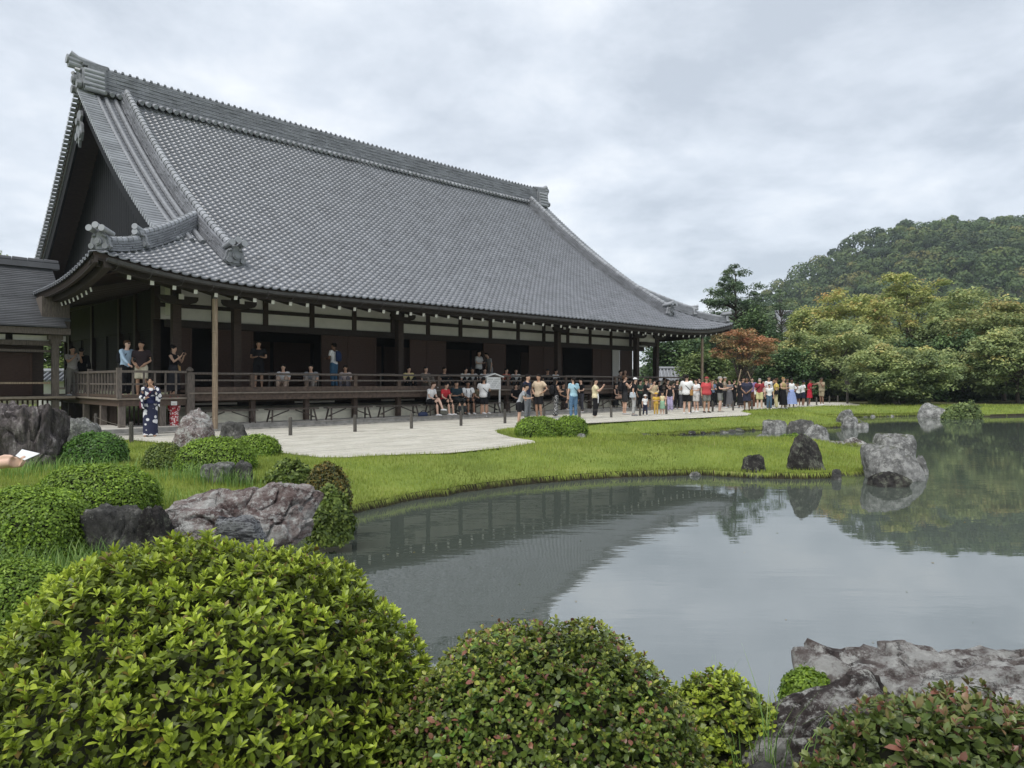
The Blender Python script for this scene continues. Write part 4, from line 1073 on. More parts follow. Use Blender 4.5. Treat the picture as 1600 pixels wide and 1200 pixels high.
# ------------------------------------------------------------------ rocks
def rock_mesh(seed, dims, sub=4, p=9, nplanes=11, rough=.10, taper=0.0, lean=0.0, mat=None, flat_top=0.0, ridge=0.0, strata=.045, slope=0.0):
    r = np.random.default_rng(seed)
    bm = bmesh.new(); bmesh.ops.create_icosphere(bm, subdivisions=sub, radius=1)
    co = np.array([v.co[:] for v in bm.verts])
    N = r.normal(size=(nplanes, 3)); N /= np.linalg.norm(N, axis=1, keepdims=True); O = r.uniform(.72, 1.05, nplanes)
    N = np.concatenate([N, np.array([[0, 0, 1.], [0, 0, -1], [1, 0, 0], [-1, 0, 0], [0, 1, 0], [0, -1, 0]])]); O = np.concatenate([O, [1 - flat_top, .8, 1, 1, 1, 1]])
    dt = np.maximum(co @ N.T, 1e-4) / O
    rad = (dt ** p).sum(1) ** (-1 / p)
    q = co * rad[:, None]
    ns = np.array([mnoise.fractal(Vector(c) * 1.6 + Vector((seed * 3.1, 0, 0)), 1.0, 2.0, 5) for c in q])
    ns2 = np.array([abs(mnoise.noise(Vector(c) * 2.3 + Vector((0, seed * 1.7, 0)))) for c in q]); ns3 = np.array([mnoise.ridged_multi_fractal(Vector(c) * 2.6 + Vector((seed * 2.2, 5, 0)), .9, 2.1, 6, 1.0, 2.0) for c in q]); ns3 -= ns3.mean()
    q = q * (1 + rough * ns - rough * 1.0 * np.clip(1 - ns2 / .09, 0, 1) + rough * .30 * ns3)[:, None]
    sdv = r.normal(size=3); sdv[2] += 1.2 * np.sign(sdv[2]); sdv /= np.linalg.norm(sdv); lay = (q @ sdv) * 3.2 + .5 * ns; q = q * (1 - strata * (lay - np.floor(lay)))[:, None]
    q[:, 2] = np.where(q[:, 2] < 0, q[:, 2] * .3, q[:, 2])
    q = q / np.array([np.abs(q[:, 0]).max(), np.abs(q[:, 1]).max(), q[:, 2].max()])
    h = np.clip(q[:, 2], 0, 1)
    q[:, 0] *= (1 - taper * h); q[:, 1] *= (1 - taper * h); q[:, 0] += lean * h
    if ridge: q[:, 2] *= 1 - ridge * np.clip(np.abs(q[:, 0] - lean), 0, 1)
    if slope: q[:, 2] = np.where(q[:, 2] > 0, q[:, 2] * (1 + slope * q[:, 0]) / (1 + abs(slope) * .7), q[:, 2])
    q *= np.array(dims)
    for v, c in zip(bm.verts, q): v.co = c
    me = bpy.data.meshes.new('rock'); bm.to_mesh(me); bm.free(); me.materials.append(mat)
    me.polygons.foreach_set('use_smooth', [sub < 6] * len(me.polygons)); me.update()
    return me
def rock(label, x0, x1, yt, yb, mat, seed, z=0.0, depth=.8, sub=5, group=None, rz=0.0, **k):
    """placed from its outline: left, right, top and foot in the photo, foot at height z"""
    Y = F * (EYE - z) / (yb - HORIZON); w = (x1 - x0) / F * Y; h = (yb - yt) / F * Y; d = w * depth
    sc_ = (Y + d * .35) / Y
    c = ((x0 + x1) / 2 - 800) / F * (Y + d * .35)
    o = link('rock', rock_mesh(seed, (w / 2 * sc_, d / 2, h * sc_), sub, mat=M[mat], **k)); o.location = (c, Y + d * .35, z - .02); o.rotation_euler.z = rz
    return tag(o, label, 'rock', group)
GR = 'rocks of the garden'
rock('large craggy purple-grey boulder at the left edge, streaked with white', -18, 108, 628, 730, 'rock_streak', 3, depth=.7, flat_top=.12, nplanes=8, rough=.17, sub=6, group=GR)
rock('low blue-grey stone behind the dark green clipped bush at left', 96, 156, 652, 700, 'rock_grey', 4, lean=-.2, group=GR)
rock('pointed brown and cream rock beside the bamboo pole', 258, 346, 638, 705, 'rock_pink', 25, taper=.55, lean=.05, nplanes=8, group=GR)
rock('small black stone right of the pointed rock', 340, 387, 657, 690, 'rock_dark', 6, flat_top=.1, group=GR)
rock('small speckled grey stone in front of the clipped hedge', 313, 364, 721, 752, 'rock_grey', 7, flat_top=.05, group=GR)
rock('small blackish stone beside the speckled grey one', 358, 397, 718, 750, 'rock_dark', 8, group=GR)
rock('big reddish and white rounded boulder by the pond', 241, 496, 750, 848, 'rock_pink', 19, depth=.55, slope=.28, flat_top=.16, rough=.16, nplanes=9, p=5, sub=6, group=GR)
rock('flat-topped dark block of stone below the clipped bushes', 137, 232, 792, 856, 'rock_dark', 10, depth=.7, flat_top=.3, p=16, nplanes=5, group=GR)
rock('upright dark stone with pale lichen next to the flat block', 222, 266, 789, 858, 'rock_lichen', 11, depth=1.0, flat_top=.2, p=14, nplanes=5, group=GR)
rock('black and white banded stone peeping over the front azalea', 335, 440, 806, 880, 'rock_stripe', 12, depth=.6, group=GR)
# big lichen-covered boulder on the near shore at right
o = link('rock', rock_mesh(43, (.86, .55, .74), 6, p=14, nplanes=8, rough=.10, flat_top=.24, mat=M['rock_white'])); o.location = (2.40, 3.60, -.68); o.rotation_euler = (0, R(-2), R(-10))
tag(o, 'large boulder with white lichen and brown patches at the lower right shore', 'rock', GR)
o = link('rock', rock_mesh(45, (.56, .20, .40), 6, p=14, nplanes=6, rough=.09, flat_top=.15, mat=M['rock_ledge'])); o.location = (1.34, 2.90, -.19); o.rotation_euler = (0, R(-17), R(10))
tag(o, 'long slanting ledge of stone in front of the lichen-covered boulder', 'rock', GR)
o = link('rock', rock_mesh(46, (.22, .2, .2), 4, mat=M['rock_dark'])); o.location = (.99, 2.60, -.12); tag(o, 'small dark stone at the bottom edge under the slanting ledge', 'rock', GR)
# stones around the pond
GP = 'stones of the pond shore'
zw = WATER
rock('squat grey stone at the water edge of the grassy spit', 1153, 1197, 710, 747, 'rock_lichen', 51, zw, taper=.15, flat_top=.08, group=GP)
rock('tall dark leaning stone standing on the grassy spit', 1226, 1290, 676, 730, 'rock_lichen', 52, -.25, depth=.55, taper=.35, lean=.12, nplanes=7, group=GP)
rock('largest pale grey boulder at the tip of the spit', 1350, 1440, 696, 752, 'rock_grey', 53, zw, depth=.9, flat_top=.15, p=6, rough=.07, strata=.03, group=GP)
rock('pale flat-topped boulder behind the largest one at the spit tip', 1372, 1432, 678, 728, 'rock_grey', 84, zw, depth=.9, flat_top=.25, p=7, rough=.06, strata=.02, group=GP)
rock('small grey boulder at the water side of the spit tip', 1424, 1454, 711, 742, 'rock_grey', 55, zw, group=GP)
rock('low mossy stone in the water before the largest boulder', 1360, 1418, 736, 761, 'rock_lichen', 56, zw, group=GP)
rock('little dark stone at the foot of the spit', 1299, 1315, 731, 750, 'rock_dark', 57, zw, sub=4, group=GP)
rock('double grey stone on the far side of the inlet', 1189, 1226, 655, 677, 'rock_grey', 58, zw, flat_top=.15, sub=4, group=GP)
rock('broad dark stone beside the double grey stone of the inlet', 1228, 1272, 655, 675, 'rock_dark', 59, zw, sub=4, group=GP)
rock('bumpy pale stone rising from the inlet behind the tall stone', 1252, 1297, 662, 692, 'rock_grey', 60, zw, sub=4, group=GP)
rock('pale pointed stone on the inlet bank, grass at its foot', 1173, 1214, 677, 701, 'rock_grey', 61, zw + .05, taper=.4, sub=4, group=GP)
rock('flat pale stone slab at the inlet edge', 1129, 1173, 691, 701, 'rock_grey', 62, zw, flat_top=.4, sub=4, group=GP)
rock('low white-grey stone at the far edge of the spit', 1288, 1330, 688, 703, 'rock_white', 63, zw, sub=4, group=GP)
rock('white-topped stone between the spit and open water', 1312, 1357, 683, 702, 'rock_white', 64, zw, taper=.3, sub=4, group=GP)
rock('round grey stone on the far lawn point', 1304, 1331, 639, 659, 'rock_grey', 65, zw + .2, sub=4, group=GP)
rock('grey stones at the tip of the far lawn point', 1315, 1345, 650, 669, 'rock_grey', 66, zw, sub=4, group=GP)
rock('flat stone just off the far lawn point', 1332, 1359, 660, 669, 'rock_grey', 67, zw, flat_top=.3, sub=4, group=GP)
rock('pale triangular boulder on the far shore under the trees', 1435, 1480, 629, 652, 'rock_grey', 68, zw, taper=.35, sub=4, group=GP)
rock('small grey stone beside the round clipped bushes', 900, 918, 676, 684, 'rock_grey', 69, 0, sub=4, group=GP)
rock('flat stone lying at the closed end of the inlet', 1034, 1066, 688, 699, 'rock_grey', 70, zw, flat_top=.3, sub=4, group=GP)
# small loose stones set along the banks, each its own
sr = random.Random(12)
bank = [i for i in range(0, len(pond), 2) if pond[i][1] > 8 and -4 < pond[i][0] < 22 and pond[i][1] < 42]
sr.shuffle(bank)
pebble_me = [rock_mesh(80 + k, (.13, .10, .10), 2, mat=M[['rock_grey', 'rock_dark', 'rock_lichen'][k % 3]]) for k in range(6)]
for i in bank[:70]:
    if pond[i][1] < 15.5 and sr.random() < .85: continue
    o = link('bank_stone', pebble_me[sr.randrange(6)]); o.location = (pond[i][0], pond[i][1], WATER - .02 + sr.uniform(-.02, .05)); k = sr.uniform(.6, 1.7); o.scale = (k * sr.uniform(1, 1.8), k, k * .9); o.rotation_euler.z = sr.uniform(0, 6)
    tag(o, 'small stone set into the grassy pond bank at the waterline', 'stone', 'small stones along the pond bank')

# ------------------------------------------------------------------ clipped bushes
leaf_d = [(0, 0, 0), (-.30, .5, .10), (0, 1, -.05), (.30, .5, .10)]; leaf_df = [(0, 3, 2, 1)]
leaf_v = [(0, 0, 0), (-.19, .36, .06), (-.20, .70, .02), (0, 1.0, -.13), (.20, .70, .02), (.19, .36, .06)]
leaf_f = [(0, 5, 4, 3), (0, 3, 2, 1)]
twig = pmat('twig', (.06, .045, .03), .9, .3, 12)
core_mat = pmat('core_dark', (.018, .020, .010), .95, .4, 12)  # solid near-black filling, the shade between leaves put into its colour
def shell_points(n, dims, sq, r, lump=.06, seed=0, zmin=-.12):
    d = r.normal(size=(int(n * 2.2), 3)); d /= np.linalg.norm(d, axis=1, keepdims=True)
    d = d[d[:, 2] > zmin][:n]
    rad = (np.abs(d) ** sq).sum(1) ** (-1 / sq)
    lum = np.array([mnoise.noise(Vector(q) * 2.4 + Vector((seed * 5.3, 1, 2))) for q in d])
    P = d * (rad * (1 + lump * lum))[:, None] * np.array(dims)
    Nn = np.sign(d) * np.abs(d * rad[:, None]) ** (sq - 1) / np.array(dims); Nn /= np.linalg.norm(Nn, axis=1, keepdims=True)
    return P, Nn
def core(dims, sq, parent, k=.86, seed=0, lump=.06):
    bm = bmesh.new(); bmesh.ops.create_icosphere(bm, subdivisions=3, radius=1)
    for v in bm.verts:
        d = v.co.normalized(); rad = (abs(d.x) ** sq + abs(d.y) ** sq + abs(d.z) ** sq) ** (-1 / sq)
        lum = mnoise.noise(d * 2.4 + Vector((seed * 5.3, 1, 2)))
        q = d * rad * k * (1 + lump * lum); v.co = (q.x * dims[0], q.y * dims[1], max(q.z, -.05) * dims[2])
    me = bpy.data.meshes.new('dark_core'); bm.to_mesh(me); bm.free(); me.materials.append(core_mat); me.polygons.foreach_set('use_smooth', [True] * len(me.polygons))
    link('dark_core', me, parent)
def clipped(label, x0, x1, yt, yb, mat, seed, z=0.0, depth=.85, sq=2.5, n=9000, leaf=.030, name='clipped_bush', group='clipped round azalea bushes', lump=.06):
    Y = F * (EYE - z) / (yb - HORIZON); w = (x1 - x0) / F * Y; h = (yb - yt) / F * Y; d = w * depth; Yc = Y + d * .42; k = Yc / Y
    dims = (w / 2 * k, d / 2, h * .93); c = ((x0 + x1) / 2 - 800) / F * Yc
    o = empty(name, (c, Yc, z)); tag(o, label, 'bush', group)
    r = np.random.default_rng(seed); P, Nn = shell_points(n, dims, sq, r, lump, seed)
    P = P * (1 - .10 * r.random((len(P), 1)) ** 2)
    hole = np.array([mnoise.noise(Vector(q) * (3.2 / max(dims[0], .3)) + Vector((seed * 7.7, 3, 1))) for q in P]); kp = hole < .52 + .35 * r.random(len(P)); P, Nn = P[kp], Nn[kp]; P = P + Nn * (.011 * leaf / .03 * r.normal(size=(len(P), 1)))
    Nj = Nn + r.normal(size=P.shape) * .45 + np.array([0, 0, .25])
    B = rot_basis(Nj, r.uniform(0, 6.28, len(P))); S = leaf * r.uniform(.7, 1.3, len(P))
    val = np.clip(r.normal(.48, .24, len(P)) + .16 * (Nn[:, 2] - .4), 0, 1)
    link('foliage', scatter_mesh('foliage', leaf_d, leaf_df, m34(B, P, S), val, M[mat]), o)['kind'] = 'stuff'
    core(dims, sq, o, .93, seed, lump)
    b = MB()
    for q in range(4): b.tube([(.05 * (q - 1.5), 0, -.03), (dims[0] * .3 * (q - 1.5) / 1.5, dims[1] * .2 * (-1) ** q, dims[2] * .6)], [.02, .008], 5)
    b.build('stem', twig, o)
    return o
clipped('dark green clipped bush right of the craggy boulder', 103, 196, 677, 727, 'box_deep', 1, n=9000, leaf=.045)
clipped('small clipped bush left of the pair below the pointed rock', 227, 288, 693, 735, 'box_olive', 2, leaf=.04, n=7000)
clipped('wide clipped bush below the pointed rock', 279, 397, 684, 739, 'box_bright', 3, leaf=.04, n=11000)
clipped('clipped bush at the edge of the raked gravel', 366, 436, 680, 714, 'box_bright', 4, leaf=.045, n=7000)
clipped('flattened wide clipped bush left of the reddish boulder', 60, 242, 729, 806, 'box_bright', 5, leaf=.034, n=17000, depth=.8, sq=2.4)
clipped('large clipped bush at the left edge above the front azalea', -60, 136, 766, 872, 'box_bright', 6, leaf=.032, n=20000, sq=2.6)
clipped('left one of the two round bushes on the lawn point', 806, 876, 651, 684, 'box_bright', 7, leaf=.05, n=9000, sq=3.0)
clipped('right one of the two round bushes on the lawn point', 866, 917, 650, 683, 'box_bright', 8, leaf=.05, n=8000, sq=3.0)
clipped('golden tinged round shrub behind the reddish boulder', 474, 546, 722, 800, 'box_gold', 9, depth=.9, leaf=.035, n=11000, z=-.1, sq=2.1, lump=.2)
clipped('loose dark juniper growing under the golden shrub', 488, 546, 765, 842, 'box_olive', 10, depth=1.0, leaf=.05, n=7000, z=-.28, sq=1.8, lump=.4)
clipped('low grey-green juniper sprays behind the reddish boulder', 414, 486, 720, 752, 'box_olive', 13, depth=.5, leaf=.06, n=3000, sq=1.7, lump=.5)
clipped('small-leaved low bush at the left edge behind the front azalea', -60, 120, 884, 1010, 'box_bright', 14, leaf=.022, n=16000, depth=.9, sq=2.2)
clipped('small yellow-green dome bush left of the lichen boulder', 1224, 1300, 1058, 1120, 'box_bright', 15, leaf=.022, n=9000, z=-.25, depth=.9)
clipped('tuft of low moss-like shrub on the inlet bank', 1210, 1270, 679, 700, 'box_bright', 16, leaf=.05, n=4000, z=-.4, sq=1.9, lump=.3)
clipped('little plant growing on the pale boulder at the spit tip', 1368, 1394, 683, 700, 'box_olive', 17, leaf=.05, n=1400, z=-.1, sq=1.9, lump=.3)
clipped('low bushy plant beside the triangular boulder on the far shore', 1474, 1502, 634, 654, 'tree_mid', 18, leaf=.12, n=1600, z=-.4, sq=1.9, lump=.4)
clipped('feathery bluish shrub at the far water edge', 1494, 1530, 628, 653, 'tree_mid', 19, leaf=.14, n=3000, z=-.4, sq=1.8, lump=.4)

# ------------------------------------------------------------------ broad-leaved bushes in the foreground
def leafy(name, label, loc, dims, sq, mat, mat_obj, seed, nshoot, leaf, per=7, lump=.08, width=1.0, red_top=0.0, zmin=-.25, spread=(25, 70), inner=.5):
    o = empty(name, loc); tag(o, label, 'bush', 'broad-leaved bushes in the foreground')
    r = np.random.default_rng(seed)
    P0_, N0 = shell_points(nshoot, dims, sq, r, lump, seed, zmin)
    Ps, Ax, Sz, Vl = [], [], [], []
    dep = r.random(len(P0_)) ** 1.6; shoot_s = r.uniform(.7, 1.3, len(P0_))
    P1 = P0_ - N0 * (dep * .09)[:, None] + r.normal(size=P0_.shape) * .006
    axis = N0 * .55 + np.array([0, 0, .75]) + r.normal(size=N0.shape) * .28; axis /= np.linalg.norm(axis, axis=1, keepdims=True)
    M4, val, key = [], [], []
    patch = np.array([mnoise.noise(Vector(q) * 4.5 + Vector((seed, 0, 0))) for q in P0_])
    for k in range(per):
        n = len(P1); az = 2 * np.pi * k / per * 1.0 + r.uniform(-.35, .35, n) + r.uniform(0, 6.28, n) * 0 + np.arange(n) * 2.4
        lev = (k % 3) / 2.0                                  # whorls: upper leaves stand up, lower ones spread
        el = np.radians(spread[1] - (spread[1] - spread[0]) * lev + r.normal(0, 9, n))
        B = rot_basis(axis, az)                               # x,y perpendicular, z axis
        dirv = B[:, :, 0] * np.cos(el)[:, None] + B[:, :, 2] * np.sin(el)[:, None]
        nor = -B[:, :, 0] * np.sin(el)[:, None] + B[:, :, 2] * np.cos(el)[:, None]
        side = np.cross(dirv, nor)
        BB = np.stack([side * width, dirv, nor], 2)
        s = leaf * r.uniform(.55, 1.25, n) * shoot_s * (1.0 - .28 * (1 - lev))
        M4.append(m34(BB, P1 - axis * (.012 + .012 * lev), s))
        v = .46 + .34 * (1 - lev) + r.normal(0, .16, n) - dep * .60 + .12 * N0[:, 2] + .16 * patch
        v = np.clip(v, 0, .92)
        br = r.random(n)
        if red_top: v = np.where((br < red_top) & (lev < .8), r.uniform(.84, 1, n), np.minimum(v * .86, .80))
        else: v = np.where(br < .05, .97, v)
        val.append(v); key.append((1 - dep) * .5 + N0 @ np.array([0, -.6, .6]) * .2 + s / leaf * .3)
    # inner dark leaves
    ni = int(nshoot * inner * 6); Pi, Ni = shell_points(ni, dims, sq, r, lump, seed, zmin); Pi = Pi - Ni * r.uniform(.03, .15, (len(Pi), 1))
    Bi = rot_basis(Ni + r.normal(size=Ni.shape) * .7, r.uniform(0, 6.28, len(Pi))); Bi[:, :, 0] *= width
    M4 = np.concatenate(M4); val = np.concatenate(val); key = np.concatenate(key)
    # pick single leaves that show largest: near the camera, on the outside, inside the picture
    wp = M4[:, :, 3] + np.array(loc); px = 800 + F * wp[:, 0] / wp[:, 1]; py = HORIZON - F * (wp[:, 2] - EYE) / wp[:, 1]
    ok = (px > 8) & (px < 1592) & (py < 1190); score = np.where(ok, key * 2.2 + 1.6 / wp[:, 1] + r.random(len(key)) * .5, -9)
    pick = np.argsort(-score)[:300]; mask = np.ones(len(key), bool); mask[pick] = False
    lm = scatter_mesh('leaf', leaf_v, leaf_f, [list(map(list, Matrix.Identity(4)))], None, M[mat_obj])
    for i in pick:
        m = Matrix(M4[i].tolist() + [[0, 0, 0, 1]]); link('leaf', lm, o, m)
    mm = M4[mask]; vv = val[mask]
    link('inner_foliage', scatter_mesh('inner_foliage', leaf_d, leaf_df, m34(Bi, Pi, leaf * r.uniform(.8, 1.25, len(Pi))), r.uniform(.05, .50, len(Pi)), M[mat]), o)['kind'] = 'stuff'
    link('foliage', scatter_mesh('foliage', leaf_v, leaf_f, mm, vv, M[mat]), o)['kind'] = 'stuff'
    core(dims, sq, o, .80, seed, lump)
    b = MB(); rr = random.Random(seed)
    for q in range(26):
        a = rr.uniform(0, 6.28); e = rr.uniform(.15, 1.2); tip = Vector((math.cos(a) * math.cos(e) * dims[0], math.sin(a) * math.cos(e) * dims[1], math.sin(e) * dims[2])) * .93
        mid = tip * .5 + Vector((rr.uniform(-.05, .05), rr.uniform(-.05, .05), .05)); b.tube([(tip.x * .1, tip.y * .1, 0), mid, tip], [.014, .008, .004], 5)
    b.build('branch', twig, o)
    return o
leafy('azalea_bush', 'big bright green azalea bush filling the lower left foreground', (-1.16, 2.62, .0), (.92, .74, .91), 2.12, 'azalea', 'azalea_obj', 71, 5600, .0365, 8, lump=.10, width=.92)
leafy('evergreen_bush', 'rounded dark green bush with reddish tips in the centre foreground', (.10, 2.50, .0), (.60, .52, .645), 2.15, 'camellia', 'camellia_obj', 72, 5600, .0235, 6, lump=.07, width=1.45, red_top=.16, spread=(10, 60))
leafy('redtip_bush', 'low bush with red young leaves at the lower right corner', (1.26, 1.98, -.02), (.50, .36, .66), 2.3, 'redtip', 'redtip_obj', 73, 2000, .031, 6, lump=.10, width=1.25, red_top=.30, spread=(20, 70))
leafy('evergreen_bush', 'small glossy green bush between the centre bush and the lichen boulder', (.90, 3.05, -.18), (.32, .3, .42), 2.2, 'azalea', 'azalea_obj', 74, 1500, .030, 6, lump=.12, width=1.3, spread=(15, 60))

# ------------------------------------------------------------------ grass
def blade_template(seg=2):
    v = [(-.5, 0, 0), (.5, 0, 0), (-.34, .10, .55), (.34, .10, .55), (0, .34, 1.0)]; f = [(0, 1, 3, 2), (2, 3, 4)]
    return v, f
bv, bf = blade_template()
def blades(n, sampler, hgt, wid, seed, bend=.5):
    r = np.random.default_rng(seed); X, Y = sampler(n, r)
    return X, Y, r
solid = np.array([(W(-10, -.7).x, W(-10, -.7).y), (W(34, -.7).x, W(34, -.7).y), (W(34, 26).x, W(34, 26).y), (W(-10, 26).x, W(-10, 26).y)])
gp_np = np.array(gravel)
def lawn_ok(X, Y):
    e = poly_dist(X, Y, gp_np)
    g = in_poly(X, Y, gp_np) & (e > .04)
    return ~in_poly(X, Y, pond_np) & ~g & ~in_poly(X, Y, solid)
def lawn_points(n, r):
    xs, ys = [], []; tot = 0
    while tot < n:
        u_ = r.random(n); Y = 2.2 * (46 / 2.2) ** u_                  # log-uniform depth
        X = (r.random(n) * 1.62 - .80) * Y
        ok = lawn_ok(X, Y) & (X > -16); xs.append(X[ok]); ys.append(Y[ok]); tot += ok.sum()
    return np.concatenate(xs)[:n], np.concatenate(ys)[:n]
r = np.random.default_rng(21); n = 300000
X, Y = lawn_points(n, r); order_ = np.argsort(Y); X, Y = X[order_], Y[order_]; sdl = sdist(X, Y); Z = land_z(X, Y, np.maximum(sdl, .01))
hgt = (.045 + .0012 * Y) * r.uniform(.6, 1.5, n); wid = (.0028 + .0006 * Y) * r.uniform(.7, 1.3, n)
rough_ = np.array([mnoise.noise(Vector((a * .8, b * .8, 0))) for a, b in zip(X, Y)]); hgt *= 1 + .35 * rough_
az = r.uniform(0, 6.28, n); c, s_ = np.cos(az), np.sin(az); ln = r.uniform(.2, 1.1, n)
m = np.zeros((n, 3, 4)); m[:, 0, 0] = c * wid; m[:, 1, 0] = s_ * wid; m[:, 0, 1] = -s_ * hgt * ln; m[:, 1, 1] = c * hgt * ln; m[:, 2, 2] = hgt; m[:, 0, 3] = X; m[:, 1, 3] = Y; m[:, 2, 3] = Z - .004
val = np.clip(r.normal(.45, .2, n) + .25 * rough_, 0, 1)
nn_ = 60000
o = link('lawn_grass', scatter_mesh('lawn_grass', bv, bf, m[:nn_], val[:nn_], M['grass'])); tag(o, 'bright green lawn grass among the near bushes and rocks', 'grass', kind='stuff')
o = link('lawn_grass', scatter_mesh('lawn_grass', [(-.5, 0, 0), (.5, 0, 0), (0, .30, 1)], [(0, 1, 2)], m[nn_:], val[nn_:], M['grass'])); tag(o, 'bright green lawn grass of the spit and far shore', 'grass', kind='stuff')
# fringe hanging over the banks
bk_i = r.integers(0, len(pond_np), 42000); Pb = pond_np[bk_i] + (np.roll(pond_np, -1, 0)[bk_i] - pond_np[bk_i]) * r.random((42000, 1)) + nrm[bk_i] * (r.uniform(-.055, .075, (42000, 1)) - .04 * np.array([mnoise.noise(Vector((a * 1.7, b * 1.7, 5))) for a, b in pond_np[bk_i]])[:, None])
okb = (Pb[:, 1] > 3) & (Pb[:, 1] < 46) & (Pb[:, 0] < 26) & ~((Pb[:, 1] < 5) & (Pb[:, 0] > 2.5)); Pb = Pb[okb]; nb_ = -nrm[bk_i][okb]; n = len(Pb)
hgt = (.07 + .0015 * Pb[:, 1]) * r.uniform(.5, 1.7, n); wid = (.003 + .00075 * Pb[:, 1]) * r.uniform(.7, 1.3, n); dr_ = r.uniform(.3, 1.4, n)
m = np.zeros((n, 3, 4)); tx = np.stack([-nb_[:, 1], nb_[:, 0]], 1)
m[:, 0, 0] = tx[:, 0] * wid; m[:, 1, 0] = tx[:, 1] * wid; m[:, 0, 1] = nb_[:, 0] * hgt * dr_ * 1.2; m[:, 1, 1] = nb_[:, 1] * hgt * dr_ * 1.2; hang = r.random(n) < .6; m[:, 2, 1] = np.where(hang, -hgt * 2.6, -hgt * .6); m[:, 2, 2] = np.where(hang, hgt * .12, hgt * .8)
m[:, 0, 3] = Pb[:, 0]; m[:, 1, 3] = Pb[:, 1]; m[:, 2, 3] = -.335
o = link('bank_grass', scatter_mesh('bank_grass', bv, bf, m, np.clip(r.normal(.45, .25, n), 0, 1), M['grass'])); tag(o, 'grass fringe hanging over the pond banks', 'grass', kind='stuff')
# long untrimmed blades among the stones
tv_, tf_ = [(-.5, 0, 0), (.5, 0, 0), (-.42, .06, .35), (.42, .06, .35), (-.28, .24, .68), (.28, .24, .68), (0, .62, .92)], [(0, 1, 3, 2), (2, 3, 5, 4), (4, 5, 6)]
spots = [(150, 868, .16, 260), (200, 872, .14, 240), (245, 868, .12, 200), (60, 900, .2, 300), (20, 905, .2, 260), (110, 890, .15, 240), (335, 752, .16, 180), (300, 748, .2, 200), (375, 752, .14, 160), (280, 780, .3, 160),
         (1300, 738, .25, 260), (1330, 736, .2, 220), (1255, 741, .2, 120), (1180, 742, .18, 120), (95, 735, .3, 220), (30, 742, .3, 220), (190, 735, .2, 90), (500, 842, .12, 90)]
Xs, Ys, Hs = [], [], []
for px_, py_, sp_, cnt in spots:
    p = G(px_, py_, 0); Xs.append(p.x + r.normal(0, sp_ * 1.3, cnt)); Ys.append(p.y + r.normal(0, sp_, cnt)); Hs.append(r.uniform(.12, .34, cnt))
for (cx, cy), cnt in (((.98, 2.75), 40), ((1.05, 2.5), 20), ((.9, 3.3), 14)):
    Xs.append(cx + r.normal(0, .06, cnt)); Ys.append(cy + r.normal(0, .06, cnt)); Hs.append(r.uniform(.3, .62, cnt))
X = np.concatenate(Xs); Y = np.concatenate(Ys); hgt = np.concatenate(Hs); sdl = sdist(X, Y); k = sdl > .0; X, Y, hgt, sdl = X[k], Y[k], hgt[k], sdl[k]; n = len(X)
Z = land_z(X, Y, sdl); wid = (.004 + .0005 * Y); az = r.uniform(0, 6.28, n); c, s_ = np.cos(az), np.sin(az); ln = r.uniform(.3, 1.0, n)
m = np.zeros((n, 3, 4)); m[:, 0, 0] = c * wid; m[:, 1, 0] = s_ * wid; m[:, 0, 1] = -s_ * hgt * ln; m[:, 1, 1] = c * hgt * ln; m[:, 2, 2] = hgt; m[:, 0, 3] = X; m[:, 1, 3] = Y; m[:, 2, 3] = Z - .01
o = link('tall_grass', scatter_mesh('tall_grass', tv_, tf_, m, r.random(n), M['tall_grass'])); tag(o, 'long untrimmed grass blades among the stones', 'grass', kind='stuff')

# fallen leaves and specks floating on the pond
r = np.random.default_rng(77); n = 260; X = r.uniform(-2, 16, n); Y = 3.5 + 22 * r.random(n) ** 1.4; k = sdist(X, Y) < -.15; X, Y = X[k], Y[k]; n = len(X)
B = rot_basis(np.tile([0., 0, 1], (n, 1)) + r.normal(size=(n, 3)) * .05, r.uniform(0, 6.28, n))
o = link('floating_leaves', scatter_mesh('floating_leaves', leaf_v, leaf_f, m34(B, np.stack([X, Y, np.full(n, WATER + .004)], 1), r.uniform(.015, .035, n)), r.random(n), M['box_gold'])); tag(o, 'tiny fallen leaves floating on the pond', 'leaves', kind='stuff')
# ------------------------------------------------------------------ hill and its wood
crest = [(700, 0), (900, 4), (1000, 10), (1080, 22), (1150, 36), (1200, 44), (1230, 52), (1262, 61), (1300, 70), (1340, 78), (1385, 83), (1430, 85.5), (1500, 88), (1600, 88), (1750, 84), (1950, 70), (2200, 45), (2500, 10), (2600, 0)]
cx_ = np.array([c[0] for c in crest], float); cz_ = np.array([c[1] for c in crest], float)
YC = 400.0
def hill_z(X, Y):
    px = 800 + F * X / YC; top = np.interp(px, cx_, cz_) * (YC / 400.0) * .97
    q = np.where(Y < YC, (Y - 190) / (YC - 190), 1 - (Y - YC) / 260); q = np.clip(q, 0, 1)
    return top * (q ** .8) - .3
gx = np.linspace(-40, 660, 71); gy = np.linspace(180, 640, 47); HX_, HY_ = np.meshgrid(gx, gy); HZ_ = hill_z(HX_, HY_)
vs_ = [(float(a), float(b), float(c)) for a, b, c in zip(HX_.ravel(), HY_.ravel(), HZ_.ravel())]
fs_ = [(j * 71 + i, j * 71 + i + 1, (j + 1) * 71 + i + 1, (j + 1) * 71 + i) for j in range(46) for i in range(70)]
me = bpy.data.meshes.new('hill'); me.from_pydata(vs_, [], fs_); me.materials.append(pmat('forest_floor', (.025, .032, .014), .95, .3, .05)); me.update()
tag(link('hill', me), kind='structure')
r = np.random.default_rng(33)
quad_v = [(-.5, -.5, 0), (.5, -.5, .08), (.5, .5, 0), (-.5, .5, .08)]; quad_f = [(0, 1, 2, 3)]
